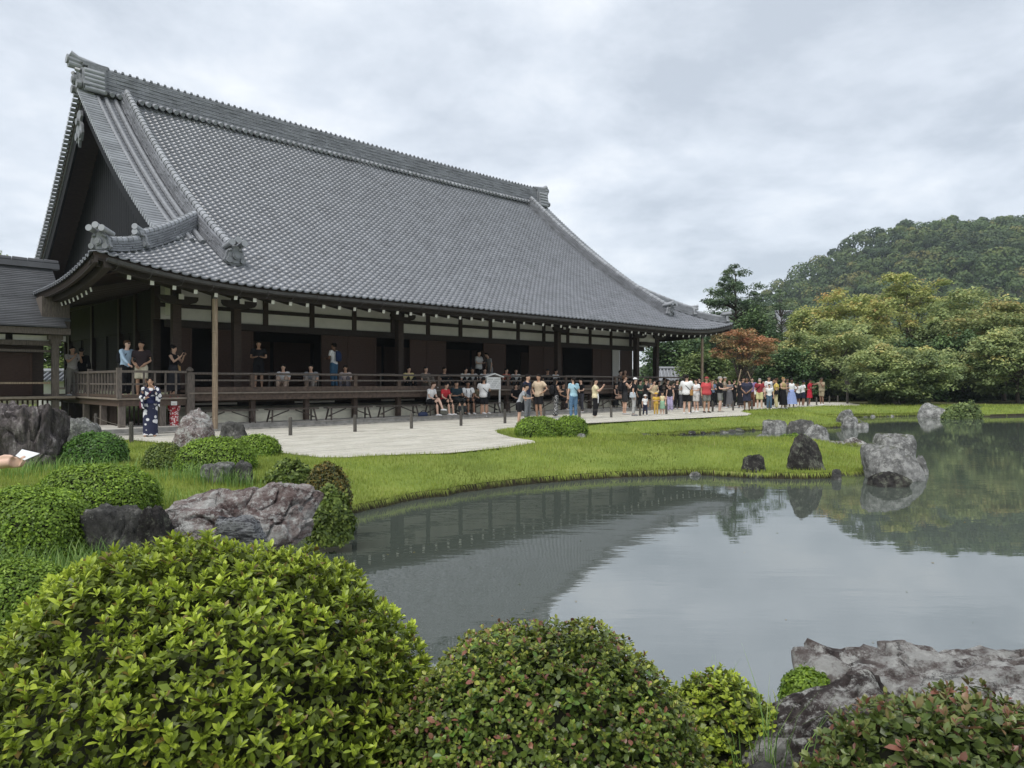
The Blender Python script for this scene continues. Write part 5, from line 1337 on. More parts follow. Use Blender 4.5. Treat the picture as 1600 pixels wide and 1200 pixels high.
leafq_v = [(0, -.5, 0), (.36, -.05, .10), (.0, .5, -.04), (-.36, .05, .10)]; leafq_f = [(0, 1, 2, 3)]
Pn, Nn_, Sn, Vn = [], [], [], []
cnt = 0
for row in range(21):
    Y0 = 205 + row * 10.0
    ncol = int(26 + row * .5)
    for k in range(ncol):
        px = 1080 + (k + r.random()) * (640 / ncol); Yt = Y0 + r.uniform(-4, 4); Xt = (px - 800) / F * Yt; zt = float(hill_z(np.array(Xt), np.array(Yt)))
        if zt < .5: continue
        Rr = 2.8 + 5.2 * r.random() ** 1.5; Hh = r.uniform(6, 11) * (.5 if zt < 5 else 1); nq = int(330 + 60 * Rr / 5) if Yt > 270 else 150
        d = r.normal(size=(nq, 3)); d /= np.linalg.norm(d, axis=1, keepdims=True); d = d[(d[:, 2] > -.35)]
        rad = r.uniform(.86, 1.0, len(d)) * (1 + .22 * np.array([mnoise.noise(Vector(q) * 2.2 + Vector((cnt * 3.3, 0, 0))) for q in d]))
        Pn.append(np.array([Xt, Yt, zt + Hh - Rr * .55]) + d * rad[:, None] * np.array([Rr, Rr, Rr * .85])); Nn_.append(d + r.normal(size=d.shape) * .28)
        Sn.append(r.uniform(.95, 1.6, len(d))); Vn.append(np.clip(r.normal(r.choice([.25, .45, .6, .8], p=[.35, .35, .2, .10]), .14) + .22 * d[:, 2] + r.normal(0, .1, len(d)), 0, 1)); cnt += 1  # leaf colour lighter towards each crown's top, dome shading put into it
Pn = np.concatenate(Pn); Nn_ = np.concatenate(Nn_); Sn = np.concatenate(Sn); Vn = np.concatenate(Vn)
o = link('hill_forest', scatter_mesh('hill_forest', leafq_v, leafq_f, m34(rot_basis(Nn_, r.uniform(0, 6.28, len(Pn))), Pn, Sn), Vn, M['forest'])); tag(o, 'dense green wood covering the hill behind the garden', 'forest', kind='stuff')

# ------------------------------------------------------------------ garden trees
def limb_path(a, b, r, sag=.15, n=4):
    a, b = Vector(a), Vector(b); d = (b - a).length; pts = []
    for k in range(n + 1):
        q = k / n; p = a.lerp(b, q); p.z += math.sin(q * math.pi) * d * sag * .5; p += Vector((r.uniform(-1, 1), r.uniform(-1, 1), r.uniform(-.5, .5))) * d * .03 * (0 < k < n); pts.append(p)
    return pts
def tree(name, label, x0, x1, yt, Y, mat, seed, z0=0.0, clusters=90, leaves=110, leaf=.16, csize=.55, flat=.38, bottom=.25, style='maple', mats2=None, trunk=.14, group='trees around the pond', lean=0.0, bark='bark', depth=.8, stems=1):
    """tree from its outline in the photo at distance Y: columns x0..x1, top row yt; foot at height z0"""
    if style == 'maple': clusters = int(clusters * 1.35); leaf *= 1.2; flat *= 1.25; csize *= 1.1
    X = ((x0 + x1) / 2 - 800) / F * Y; w = (x1 - x0) / F * Y / 2; H = (HORIZON - yt) / F * Y + EYE - z0
    o = empty(name, (X, Y, z0)); tag(o, label, 'tree', group); r = np.random.default_rng(seed); pr = random.Random(seed)
    zc = H * (bottom + 1) / 2; rz = H * (1 - bottom) / 2
    C = []; tries = 0
    while len(C) < clusters and tries < clusters * 30:
        tries += 1
        d = r.normal(size=3); d /= np.linalg.norm(d); q = r.random() ** .33
        if q < .45: continue
        if style == 'pine': wz = 1.0 if d[2] < .55 else .75
        else: wz = 1.0
        lum = 1 + .30 * mnoise.noise(Vector(d.tolist()) * 1.8 + Vector((seed, 0, 0)))
        c = np.array([d[0] * w * wz, d[1] * w * depth * wz, d[2] * rz]) * q * lum + np.array([lean * H * (.5 + d[2] * .3), 0, zc]); 
        if c[2] < H * bottom * .6 or c[2] > H * .99: continue
        C.append(c)
    C = np.array(C)
    P, Nv, S, Vv = [], [], [], []
    for c in C:
        k = int(leaves * r.uniform(.6, 1.3)); cs = csize * r.uniform(.7, 1.35)
        d = r.normal(size=(k, 3)); d /= np.linalg.norm(d, axis=1, keepdims=True); q = r.random((k, 1)) ** .5
        off = d * q * cs * np.array([1, 1, flat]); off[:, 2] -= .25 * cs * (off[:, 0] ** 2 + off[:, 1] ** 2) / cs ** 2 * flat * 2
        P.append(c + off); base = r.normal(.45, .16)
        nn = np.array([0, 0, 1.0]) * (1.0 if style != 'pine' else .5) + d * .5 + r.normal(size=(k, 3)) * .45; Nv.append(nn)
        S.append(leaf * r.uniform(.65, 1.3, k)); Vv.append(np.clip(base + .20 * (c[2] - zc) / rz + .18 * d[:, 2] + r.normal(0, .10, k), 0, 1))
    P = np.concatenate(P); Nv = np.concatenate(Nv); S = np.concatenate(S); Vv = np.concatenate(Vv)
    B = rot_basis(Nv, r.uniform(0, 6.28, len(P)))
    if style == 'pine': B[:, :, 0] *= .45
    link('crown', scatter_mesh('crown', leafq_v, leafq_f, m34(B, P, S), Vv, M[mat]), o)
    b = MB()
    for st_ in range(stems):
        ox = (st_ - (stems - 1) / 2) * .35; fork = Vector((ox * 2.2 + lean * H * .4, 0, H * (.30 if style == 'maple' else .75)))
        b.tube(limb_path((ox * .4, 0, -.1), fork, pr, .05), [trunk, trunk * .85, trunk * .75, trunk * .65, trunk * (.55 if style == 'maple' else .25)], 7)
    b.build('trunk', M[bark], o, smooth=True)
    lb = MB()
    for i in range(0, len(C), max(1, len(C) // 26)):
        c = C[i]; hb = H * .28 if style == 'maple' else min(c[2] * .92, H * .72); sx = (pr.randrange(stems) - (stems - 1) / 2) * .35 * 2.0
        lb.tube(limb_path((sx + lean * H * .3, 0, hb), c - np.array([0, 0, .05]), pr, .2), [trunk * .5, trunk * .38, trunk * .26, trunk * .16, .012], 5)
    lb.build('limbs', M[bark], o, smooth=True)
    return o
# far back first
tree('broadleaf_tree', 'dark evergreen tree far behind, right of the temple eave', 1085, 1215, 500, 78, 'tree_dark', 101, clusters=80, leaves=130, leaf=.30, csize=1.1, flat=.7)
tree('pine_tree', 'tall pine rising beside the temple roof', 1098, 1200, 408, 70, 'pine', 102, clusters=120, leaves=120, leaf=.30, csize=.80, flat=.40, bottom=.25, style='pine', trunk=.22, depth=.9, lean=.01)
tree('pine_tree', 'slender sparse pine against the hill', 1196, 1244, 448, 80, 'pine', 103, clusters=34, leaves=80, leaf=.28, csize=.75, flat=.35, bottom=.3, style='pine', trunk=.14)
tree('broadleaf_tree', 'rounded dark green tree below the tall pine', 1150, 1222, 486, 64, 'tree_dark', 104, clusters=70, leaves=130, leaf=.20, csize=.75, flat=.8, bottom=.1)
tree('broadleaf_tree', 'dark green tree seen past the right end of the hall', 1008, 1108, 520, 66, 'tree_dark', 105, clusters=90, leaves=120, leaf=.24, csize=.9, flat=.7, bottom=.08)
tree('broadleaf_tree', 'mid green tree behind the far bamboo pole', 1060, 1150, 545, 60, 'tree_mid', 106, clusters=70, leaves=120, leaf=.2, csize=.7, flat=.6, bottom=.05)
tree('maple_tree', 'tallest yellow-green maple at the centre of the far shore', 1340, 1500, 428, 70, 'maple_yellow', 107, clusters=130, leaves=130, leaf=.22, csize=.95, flat=.34, bottom=.2, trunk=.2)
tree('maple_tree', 'wide maple with orange tinged top left of the tallest maple', 1232, 1400, 452, 64, 'maple_yellow', 108, clusters=150, leaves=130, leaf=.21, csize=.9, flat=.34, bottom=.15, trunk=.2)
tree('maple_tree', 'olive maple right of the tallest maple', 1440, 1580, 452, 66, 'maple_green', 109, clusters=130, leaves=130, leaf=.22, csize=.9, flat=.34, bottom=.15, trunk=.2)
tree('maple_tree', 'maple with orange and yellow layers at the right edge', 1478, 1660, 468, 56, 'maple_orange', 110, clusters=110, leaves=130, leaf=.19, csize=.85, flat=.30, bottom=.35, trunk=.18)
tree('maple_tree', 'green maple overhanging the water at the right edge', 1500, 1680, 505, 50, 'maple_green', 111, clusters=140, leaves=130, leaf=.18, csize=.75, flat=.34, bottom=.12, trunk=.16, z0=-.2)
tree('maple_tree', 'green maple standing behind the notice post', 1215, 1390, 500, 57, 'maple_green', 112, clusters=170, leaves=140, leaf=.18, csize=.75, flat=.36, bottom=.05, trunk=.16)
tree('maple_tree', 'low spreading maple on the far shore right of the notice post', 1325, 1486, 538, 47, 'maple_green', 113, clusters=190, leaves=140, leaf=.15, csize=.58, flat=.38, bottom=.04, trunk=.13, stems=3, bark='bark_pale')
tree('broadleaf_tree', 'dark leafy tree between the low maple and the right-hand maple', 1450, 1560, 520, 54, 'tree_dark', 114, clusters=110, leaves=130, leaf=.2, csize=.7, flat=.6, bottom=.02)
tree('broadleaf_tree', 'dark evergreen thicket tree behind the visitors', 1180, 1290, 545, 56, 'tree_dark', 115, clusters=110, leaves=130, leaf=.18, csize=.65, flat=.6, bottom=.02)
tree('broadleaf_tree', 'dark evergreen tree behind the low maple', 1330, 1450, 530, 60, 'tree_dark', 116, clusters=100, leaves=130, leaf=.22, csize=.8, flat=.6, bottom=.02)
tree('broadleaf_tree', 'dark tree low at the right edge of the far shore', 1540, 1640, 545, 60, 'tree_dark', 117, clusters=90, leaves=130, leaf=.22, csize=.8, flat=.6, bottom=.0)
tree('maple_tree', 'red-leaved maple held by bamboo stakes', 1108, 1216, 515, 52, 'maple_red', 118, clusters=54, leaves=100, leaf=.14, csize=.55, flat=.32, bottom=.50, trunk=.08, stems=2)
tree('maple_tree', 'orange tipped maple just right of the red one', 1170, 1270, 532, 60, 'maple_orange', 119, clusters=60, leaves=110, leaf=.17, csize=.65, flat=.34, bottom=.3, trunk=.12)
tree('broadleaf_tree', 'low green shrub tree behind the path fence', 1110, 1180, 580, 54, 'tree_mid', 120, clusters=60, leaves=110, leaf=.15, csize=.5, flat=.6, bottom=.02)
tree('broadleaf_tree', 'green tree seen through the passage at the far left', 60, 150, 500, 52, 'tree_mid', 121, clusters=60, leaves=120, leaf=.25, csize=.9, flat=.6, bottom=.02)
tree('broadleaf_tree', 'tree top peeping over the corridor roof at the left edge', -60, 34, 392, 40, 'tree_mid', 122, clusters=50, leaves=100, leaf=.2, csize=.6, flat=.6, bottom=.5)
# dark hedge masses closing the view beneath the crowns, as separate bushes
for k, (xa, xb, yt, Y) in enumerate(((1140, 1230, 585, 62), (1225, 1300, 580, 60), (1290, 1380, 585, 62), (1370, 1470, 585, 66), (1460, 1560, 585, 62), (1540, 1660, 580, 64), (1000, 1090, 570, 72), (1080, 1150, 575, 66))):
    tree('thicket_bush', 'dark thicket bush under the trees, number %d counted from the hall' % (k + 1) if False else ['dark thicket bush behind the red maple', 'dark thicket bush behind the notice post', 'dark thicket bush behind the low maple, left half', 'dark thicket bush behind the low maple, right half', 'dark thicket bush behind the bluish shrub', 'dark thicket bush at the right edge', 'dark thicket bush past the end of the veranda', 'dark thicket bush behind the far bamboo pole'][k],
         xa, xb, yt, Y, 'tree_dark', 140 + k, clusters=60, leaves=120, leaf=.22, csize=.7, flat=.7, bottom=.0, group='thicket under the trees')
# bamboo stakes of the red maple
for k, (xa, ya, xb, yb) in enumerate(((1158, 577, 1146, 606), (1168, 580, 1185, 602))):
    b = MB(); b.tube([D(xa, ya, 50), D(xb, yb, 50) + Vector((0, 0, -.9 if k else -1.0))], .04, 8); o = b.build('bamboo_stake', M['bamboo'])
    tag(o, ['left slanting bamboo stake propping the red maple', 'right slanting bamboo stake propping the red maple'][k], 'stake', 'bamboo stakes of the red maple')
# tiled wall roofs glimpsed between the trees
def wall_roof(label, x0, x1, ytop, Y, hgt=2.2, rise=1.0):
    a = D(x0, ytop, Y); b_ = D(x1, ytop, Y); o = empty('garden_wall', (a.x, Y, 0)); tag(o, label, 'wall'); L = b_.x - a.x; z = a.z
    c = MB(); c.bbox((0, -.15, 0), (L, .15, z - rise)); c.build('wall', M['plaster'], o)
    c = MB(); c.prism([(-.2, -1.0, z - rise - .05), (-.2, 0, z), (-.2, 1.0, z - rise - .05), (-.2, 0, z - .15)], (L + .4, 0, 0)); rf_ = c.build('wall_roof', M['oni'], o)
    for k in range(int(L / .3)):
        c = MB(); c.tube([(.1 + k * .3, -1.02, z - rise - .0), (.1 + k * .3, -.05, z + .02)], .07, 6); c.build('roll_tile', M['cap_tile'], rf_)
    c = MB(); c.tube([(-.25, 0, z + .1), (L + .25, 0, z + .1)], .14, 8); c.build('wall_ridge', M['cap_tile'], rf_)
wall_roof('white wall with tiled coping past the right end of the veranda', 1030, 1072, 577, 63)
wall_roof('tiled roof glimpsed between the slender pine and the maples', 1214, 1282, 488, 86, rise=1.4)
wall_roof('white wall with tiled coping seen through the far left passage', 60, 150, 582, 44, rise=.5)
# ------------------------------------------------------------------ furniture of the court
def bench(s, t, z, label, L=1.9, rz=0.0):
    o = empty('bench', W(s, t, z), ANG + rz); tag(o, label, 'bench', 'wooden trestle benches along the veranda')
    b = MB(); b.bbox((-L / 2, -.15, .42), (L / 2, .15, .465)); b.build('seat', M['bench_wood'], o)
    for e in (-1, 1):
        for d in (-1, 1):
            b = MB(); b.bar((e * (L / 2 - .18), d * .10, .42), (e * (L / 2 - .12), d * .20, 0), .045, .045, up=Vector((0, 1, 0))); b.build('leg', M['bench_wood'], o)
        b = MB(); b.bar((e * (L / 2 - .15), 0, .16), (e * .12, 0, .40), .035, .035, up=Vector((0, 1, 0))); b.build('brace', M['bench_wood'], o)
        b = MB(); b.bar((e * (L / 2 - .14), -.17, .14), (e * (L / 2 - .14), .17, .14), .03, .03); b.build('stretcher', M['bench_wood'], o)
BT, TZ = .62, .13
blabels = ['empty bench nearest the bamboo pole', 'second empty bench from the bamboo pole', 'third empty bench from the bamboo pole', 'fourth empty bench from the bamboo pole',
           'bench under the row of seated visitors in white and red shirts', 'bench behind the white notice board', 'bench behind the woman in the light blue top', 'bench behind the woman in the cream blouse', 'bench behind the man in black sleeveless top', 'bench behind the children', 'bench behind the man with the white shirt and brown bag']
bs = [onTs((a + b_) / 2, BT) for a, b_ in ((318, 395), (411, 490), (506, 576), (590, 656), (664, 745))]
db = (bs[3] - bs[0]) / 3
bench_s = [bs[0] + db * k for k in range(11)]
for k, s in enumerate(bench_s):
    if s < 27.5: bench(s, BT, TZ, blabels[k])
# low posts with a cord along the gravel
fence = [(205, 692, 'beside the clipped bush at left'), (150, 672, 'left of the woman in the dark kimono')]
fs_pos = [st_ for st_ in np.arange(.55, 31, 2.08)]
prev = None; pts_f = []
post_me = {}
pm = MB(); pm.rings([(0, 0, -.05, .055, .055), (0, 0, .48, .05, .05), (0, 0, .52, .04, .04)], 8); pm.tube([(-.07, 0, .40), (.07, 0, .40)], .012, 6); post_mesh = pm.mesh('post', M['post_wood'])
def cord_fence(label, pts_, cords=True):
    f = empty('cord_fence', pts_[0]); tag(f, label, 'fence'); inv = Vector(pts_[0])
    for k, p in enumerate(pts_):
        link('post', post_mesh, f, Matrix.Translation(Vector(p) - inv) @ Matrix.Rotation(.025 * math.sin(k * 2.3), 4, 'X') @ Matrix.Rotation(.4 * k, 4, 'Z'))
        if cords and k:
            a, b_ = Vector(pts_[k - 1]) - inv, Vector(p) - inv; c = MB(); c.tube([a.lerp(b_, q / 6) + Vector((0, 0, .40 - .05 * math.sin(math.pi * q / 6))) for q in range(7)], .007, 5); c.build('cord', M['rope'], f)
cord_fence('row of low wooden posts with a thin cord along the raked gravel', [W(s, -3.85, 0) for s in fs_pos])
cord_fence('pair of low posts at the left beside the dark green clipped bush', [G(205, 692), G(150, 672)])
cord_fence('low posts with a cord at the far right behind the group of visitors', [G(1228, 637), G(1262, 634.5), G(1276, 633), G(1296, 629.5), G(1309, 629)])
# white notice board on the veranda edge
nb_p = onT(771, .72); nb = empty('notice_board', (nb_p.x, nb_p.y, 0), ANG); tag(nb, 'white roofed notice board standing before the veranda', 'notice board')
b = MB(); b.bbox((-.42, -.03, 1.18), (.42, .03, 1.72)); b.build('board', M['white_paint'], nb)
b = MB(); b.prism([(-.56, -.10, 1.74), (0, -.10, 1.90), (.56, -.10, 1.74), (.56, -.10, 1.70), (0, -.10, 1.85), (-.56, -.10, 1.70)], (0, .20, 0)); b.build('board_roof', M['white_paint'], nb)
for x in (-.38, .38):
    b = MB(); b.box((x, .01, .65), (.06, .06, 1.06)); b.build('leg', M['white_paint'], nb)
b = MB(); b.bbox((-.95, .02, 1.13), (.95, .42, 1.17)); b.build('shelf', M['edge_wood'], nb)
pr_ = MB()
for row in range(5):
    for col in range(9):
        if (row * 7 + col * 3) % 5: pr_.bbox((-.36 + col * .082, -.0345, 1.26 + row * .085), (-.36 + col * .082 + .045, -.033, 1.30 + row * .085))
pr_.build('print_lines', pmat('faded_ink', (.42, .42, .41), .8, .1, 5), nb)
# wooden notice post by the far lawn
p = G(1324, 630.5); o = empty('notice_post', p); tag(o, 'weathered wooden notice post at the end of the gravel', 'sign')
b = MB(); b.box((0, 0, .9), (.12, .10, 1.8)); b.build('post', M['post_wood'], o)
b = MB(); b.box((0, -.08, 1.62), (.40, .05, .56)); b.build('board', M['post_wood'], o); b = MB(); b.box((0, -.08, 1.92), (.46, .12, .04)); b.build('board_cap', M['grey_wood'], o)
b = MB()
for q in range(3): b.bbox((-.10 + q * .10, -.108, 1.44), (-.075 + q * .10, -.106, 1.80))
b.build('print_lines', pmat('old_ink', (.03, .03, .03), .8, .1, 5), o)

# ------------------------------------------------------------------ people
CM = {}
def cloth(c, name='cloth'):
    k = tuple(c)
    if k not in CM: CM[k] = pmat('cloth_%d' % len(CM), c, .85, .12, 14, bs=.15, bscale=30, spec=.2)
    return CM[k]
def floral(name, base, flower, scale):
    m, nt, b = new_mat(name); mp = coords(nt, 'Object'); vo = nt.nodes.new('ShaderNodeTexVoronoi'); vo.inputs['Scale'].default_value = scale; vo.inputs['Randomness'].default_value = .8
    nt.links.new(mp.outputs[0], vo.inputs['Vector']); r = ramp(nt, [(.40, flower), (.46, base)]); nt.links.new(vo.outputs['Distance'], r.inputs[0]); nt.links.new(r.outputs[0], b.inputs['Base Color']); b.inputs['Roughness'].default_value = .8
    return m
FL_BLUE = floral('kimono_blue', (.012, .015, .045), (.62, .62, .64), 7.0); FL_RED = floral('kimono_red', (.42, .03, .04), (.75, .62, .60), 11.0)
FL_BW = floral('pattern_trousers', (.02, .02, .02), (.45, .45, .45), 22.0)
def skin_m(c):
    if ('skin', c) not in CM: CM[('skin', c)] = pmat('skin_%d' % len(CM), c, .55, .08, 8, spec=.35)
    return CM[('skin', c)]
eye_m = pmat('eye_dark', (.012, .01, .01), .4, .1, 4); lip_m = pmat('lip', (.32, .11, .10), .5, .1, 4)
SK = {'l': (.52, .33, .24), 'm': (.40, .24, .16), 'd': (.20, .11, .07), 'p': (.60, .40, .31)}
BLK = (.012, .012, .014); HAIR = (.010, .008, .007); BRN = (.06, .032, .018); GRY = (.30, .29, .28); BLD = (.25, .16, .07)
PENDING = []       # meshes to be fused by a voxel remesh in one pass
def pend(o, vox, extra=None, it=2):
    m = o.modifiers.new('fuse', 'REMESH'); m.mode = 'VOXEL'; m.voxel_size = vox; m.use_smooth_shade = True
    if it: sm_ = o.modifiers.new('soft', 'SMOOTH'); sm_.iterations = it; sm_.factor = .5
    PENDING.append((o, extra))
def V3(*a): return Vector(a)
def joints(pose, fem, opt):
    j = {}; sh = .175 if fem else .20; lean = opt.get('lean', 0.0)
    sit = pose.startswith('sit'); pz = .92
    if pose == 'sit': pz = .47 + .10
    if pose == 'sitfloor': pz = .13
    j['pel'] = V3(0, 0, pz); up = lambda h, y=0.0, x=0.0: V3(x, y - lean * h, pz + h)
    j['waist'] = up(.15); j['chest'] = up(.34); j['neck'] = up(.52); j['head'] = up(.665, -.02)
    j['tilt'] = opt.get('tilt', 0.0)
    for e, n in ((-1, 'L'), (1, 'R')):
        j['sh' + n] = up(.465, 0, e * sh); j['hip' + n] = V3(e * .09, 0, pz - .02)
        if pose == 'sit':
            cr = opt.get('cross', 0) and e == 1
            j['kn' + n] = V3(e * (.11 if not cr else .02), -.44, pz + (.02 if not cr else .12)); j['an' + n] = V3(e * (.12 if not cr else -.10), -.44 - (.05 if not cr else .28), .09 if not cr else .30)
            j['to' + n] = j['an' + n] + V3(0, -.17, -.05)
        elif pose == 'sitfloor':
            j['kn' + n] = V3(e * .14, -.36, .44); j['an' + n] = V3(e * .12, -.50, .07); j['to' + n] = V3(e * .13, -.66, .03)
        else:
            st_ = opt.get('stride', 0.0) * e; sp = opt.get('spread', .0)
            j['kn' + n] = V3(e * (.10 + sp * .5), -.02 - st_ * .5, .49); j['an' + n] = V3(e * (.11 + sp), .02 - st_, .085); j['to' + n] = j['an' + n] + V3(e * .02, -.17, -.055)
        a = opt.get('arm' + n, opt.get('arm', 'down')); S = j['sh' + n]; B = j['pel']
        if a == 'down': el, wr, ha = S + V3(e * .06, .03, -.28), S + V3(e * .07, -.03, -.53), S + V3(e * .06, -.05, -.63)
        elif a == 'phone': el, wr, ha = S + V3(e * .03, -.16, -.24), S + V3(-e * .11, -.34, -.04), S + V3(-e * .13, -.37, .05)
        elif a == 'low': el, wr, ha = S + V3(e * .06, -.04, -.27), S + V3(-e * .10, -.28, -.27), S + V3(-e * .14, -.34, -.24)
        elif a == 'fold': el, wr, ha = S + V3(e * .08, .0, -.28), S + V3(-e * .12, -.17, -.45), S + V3(-e * .17, -.20, -.49)
        elif a == 'lap': el, wr, ha = S + V3(e * .05, -.06, -.27), V3(e * .12, -.30, pz + .12), V3(e * .08, -.37, pz + .11)
        elif a == 'point': el, wr, ha = S + V3(e * .03, -.27, -.06), S + V3(-e * .02, -.52, .0), S + V3(-e * .02, -.62, .02)
        elif a == 'face': el, wr, ha = S + V3(e * .08, -.12, -.26), S + V3(-e * .07, -.20, .02), S + V3(-e * .12, -.20, .12)
        elif a == 'rail': el, wr, ha = S + V3(e * .04, -.16, -.25), S + V3(e * .02, -.34, -.42), S + V3(e * .02, -.42, -.46)
        elif a == 'hip': el, wr, ha = S + V3(e * .20, .04, -.24), S + V3(e * .02, -.05, -.40), S + V3(-e * .03, -.09, -.42)
        elif a == 'child': el, wr, ha = S + V3(e * .10, -.03, -.26), S + V3(e * .22, -.10, -.45), S + V3(e * .26, -.13, -.52)
        j['el' + n], j['wr' + n], j['ha' + n] = el, wr, ha
    return j
def trings(j, fem, k=1.0, lo=-.09, hi=.50, fat=1.0):
    base = [(-.09, .13, .095), (-.03, .165, .115), (.04, .16, .112), (.14, .128 if fem else .142, .098), (.25, .142 if fem else .158, .110), (.34, .158 if fem else .178, .118), (.43, .158 if fem else .182, .10), (.485, .115, .078), (.52, .062, .060)]
    p, c = j['pel'], j['neck']; outr = []
    for h, rx, ry in base:
        if h < lo - 1e-6 or h > hi + 1e-6: continue
        q = h / .52; ctr = p.lerp(c, q); f = fat if -.05 < h < .4 else 1
        outr.append((ctr.x, ctr.y, ctr.z, rx * k * f, ry * k * f))
    return outr
def person(label, loc, h, face, pose='stand', top=('tee', BLK), bot=('trousers', BLK), hair=('short', HAIR), skin='l', shoes=(.5, .5, .5), fem=False, extra=(), fat=1.0, vox=.030, **opt):
    """face: 0 = towards the photographer, 90 = to the right, 180 = away"""
    k = h / 1.70; o = empty('person', loc, R(face)); o.scale = (k, k, k); tag(o, label, 'person', 'visitors of the temple garden')
    j = joints(pose, fem, opt); child = h < 1.35; hs = 1.28 if child else 1.0
    sm_ = skin_m(SK[skin])
    b = MB()
    b.rings(trings(j, fem, .94, fat=fat), 14)
    hd = j['head'] + V3(0, 0, .02 if child else 0)
    b.tube([j['neck'] - V3(0, 0, .05), hd - V3(0, -.01, .06)], [.058, .052], 10)
    ty = j['tilt']
    hr = [(-.118, .020, .028, -.035), (-.10, .046, .052, -.022), (-.06, .062, .076, -.006), (-.01, .073, .090, 0), (.04, .076, .096, .004), (.08, .066, .085, .006), (.108, .042, .055, .006), (.12, .012, .015, .006)]
    b.rings([(hd.x, hd.y + (dy) * hs - ty * (dz + .12), hd.z + dz * hs, rx * hs, ry * hs) for dz, rx, ry, dy in hr], 14)
    fy = hd.y - .088 * hs
    b.tube([(hd.x, fy + .008 - ty * .12, hd.z + .02), (hd.x, fy - .022 - ty * .10, hd.z - .025)], [.011, .017], 6)
    for e in (-1, 1): b.tube([(hd.x + e * .070 * hs, hd.y + .01 - ty * .12, hd.z + .02), (hd.x + e * .084 * hs, hd.y + .02 - ty * .12, hd.z - .02)], .020, 6)
    for n in 'LR':
        if n == opt.get('noarm'): continue
        b.tube([j['sh' + n] + V3(0, 0, -.01), j['sh' + n].lerp(j['el' + n], .5), j['el' + n], j['el' + n].lerp(j['wr' + n], .4), j['wr' + n]], [.056, .048, .040, .040, .029], 10)
        b.tube([j['wr' + n].lerp(j['ha' + n], -.2), j['wr' + n].lerp(j['ha' + n], .4), j['ha' + n].lerp(j['wr' + n], .25)], [.030, .040, .036], 8, flat=.7)
    for n in 'LR':
        b.tube([j['hip' + n] + V3(0, 0, .02), j['hip' + n].lerp(j['kn' + n], .35), j['kn' + n], j['kn' + n].lerp(j['an' + n], .35), j['an' + n]], [.092, .082, .056, .058, .038], 12)
        b.tube([j['an' + n] + V3(0, .045, -.04), j['an' + n] + V3(0, -.02, -.03), j['to' + n]], [.036, .042, .026], 8)
    body = b.build('body', [sm_, eye_m, lip_m], o)
    fx = MB()      # fingers, eyes and mouth, joined to the fused body afterwards
    for n, e in (('L', -1), ('R', 1)):
        if n == opt.get('noarm'): continue
        d = (j['ha' + n] - j['wr' + n]).normalized(); a, up_ = frame(d)
        for q, L in enumerate((.062, .072, .068, .052)):
            s0 = j['ha' + n].lerp(j['wr' + n], .3) + a * (q - 1.5) * .019; fx.tube([s0, s0 + d * L * .6, s0 + d * L - up_ * .022 + V3(0, 0, -.008)], [.0095, .009, .0065], 5)
        s0 = j['wr' + n].lerp(j['ha' + n], .35) + a * .034 * -e; fx.tube([s0, s0 + d * .035 - a * .024 * e, s0 + d * .065 - a * .022 * e], [.011, .010, .007], 5)
    for e in (-1, 1):
        ex, ez = hd.x + e * .030 * hs, hd.z + .018 * hs; fx.rings([(ex, fy + .014 - ty * .12, ez - .005, .007, .006), (ex, fy + .008 - ty * .12, ez, .011, .009), (ex, fy + .014 - ty * .12, ez + .005, .007, .006)], 6, 1)
        fx.box((ex, fy + .004 - ty * .13, ez + .026), (.028, .012, .004), 1)
    fx.box((hd.x, fy + .012 - ty * .06, hd.z - .062 * hs), (.044, .018, .012), 2)
    pend(body, vox, fx)
    # --- clothes
    tt, tcol = top[0], top[1]; tm = tcol if isinstance(tcol, bpy.types.Material) else cloth(tcol)
    bt, bcol = bot[0], bot[1]; bmat = bcol if isinstance(bcol, bpy.types.Material) else cloth(bcol)
    def arm(c, n, q, r0, r1):      # sleeve covering the fraction q of the arm
        S, E_, Wr = j['sh' + n], j['el' + n], j['wr' + n]; pts_ = [S.lerp(V3(0, S.y, S.z), .35), S]
        if q <= .5: pts_ += [S.lerp(E_, q * 2)]; rr = [.07, .068, r1]
        else: pts_ += [E_, E_.lerp(Wr, (q - .5) * 2)]; rr = [.07, .066, .056, r1]
        c.tube(pts_, rr, 10)
    if tt != 'none':
        c = MB(); c.rings(trings(j, fem, 1.10, lo=-.03 if tt != 'crop' else .10, hi=.49, fat=fat), 14)
        if tt == 'loose': c.rings([(x, y, z, rx * 1.16, ry * 1.2) for x, y, z, rx, ry in trings(j, fem, 1.10, lo=-.09, hi=.45, fat=fat)], 14)
        for n in 'LR':
            if tt in ('tee', 'crop', 'loose'): arm(c, n, .32, .07, .062 if tt != 'loose' else .078)
            elif tt == 'long': arm(c, n, .96, .07, .042)
            elif tt == 'tank': c.tube([j['sh' + n].lerp(V3(0, j['sh' + n].y, j['sh' + n].z), .6), j['sh' + n].lerp(V3(0, j['sh' + n].y, j['sh' + n].z), .22)], [.06, .055], 8)
        nm = {'tee': 't_shirt', 'loose': 't_shirt', 'long': 'shirt', 'tank': 'tank_top', 'crop': 'top'}[tt]
        q = c.build(nm, tm, o); pend(q, vox)
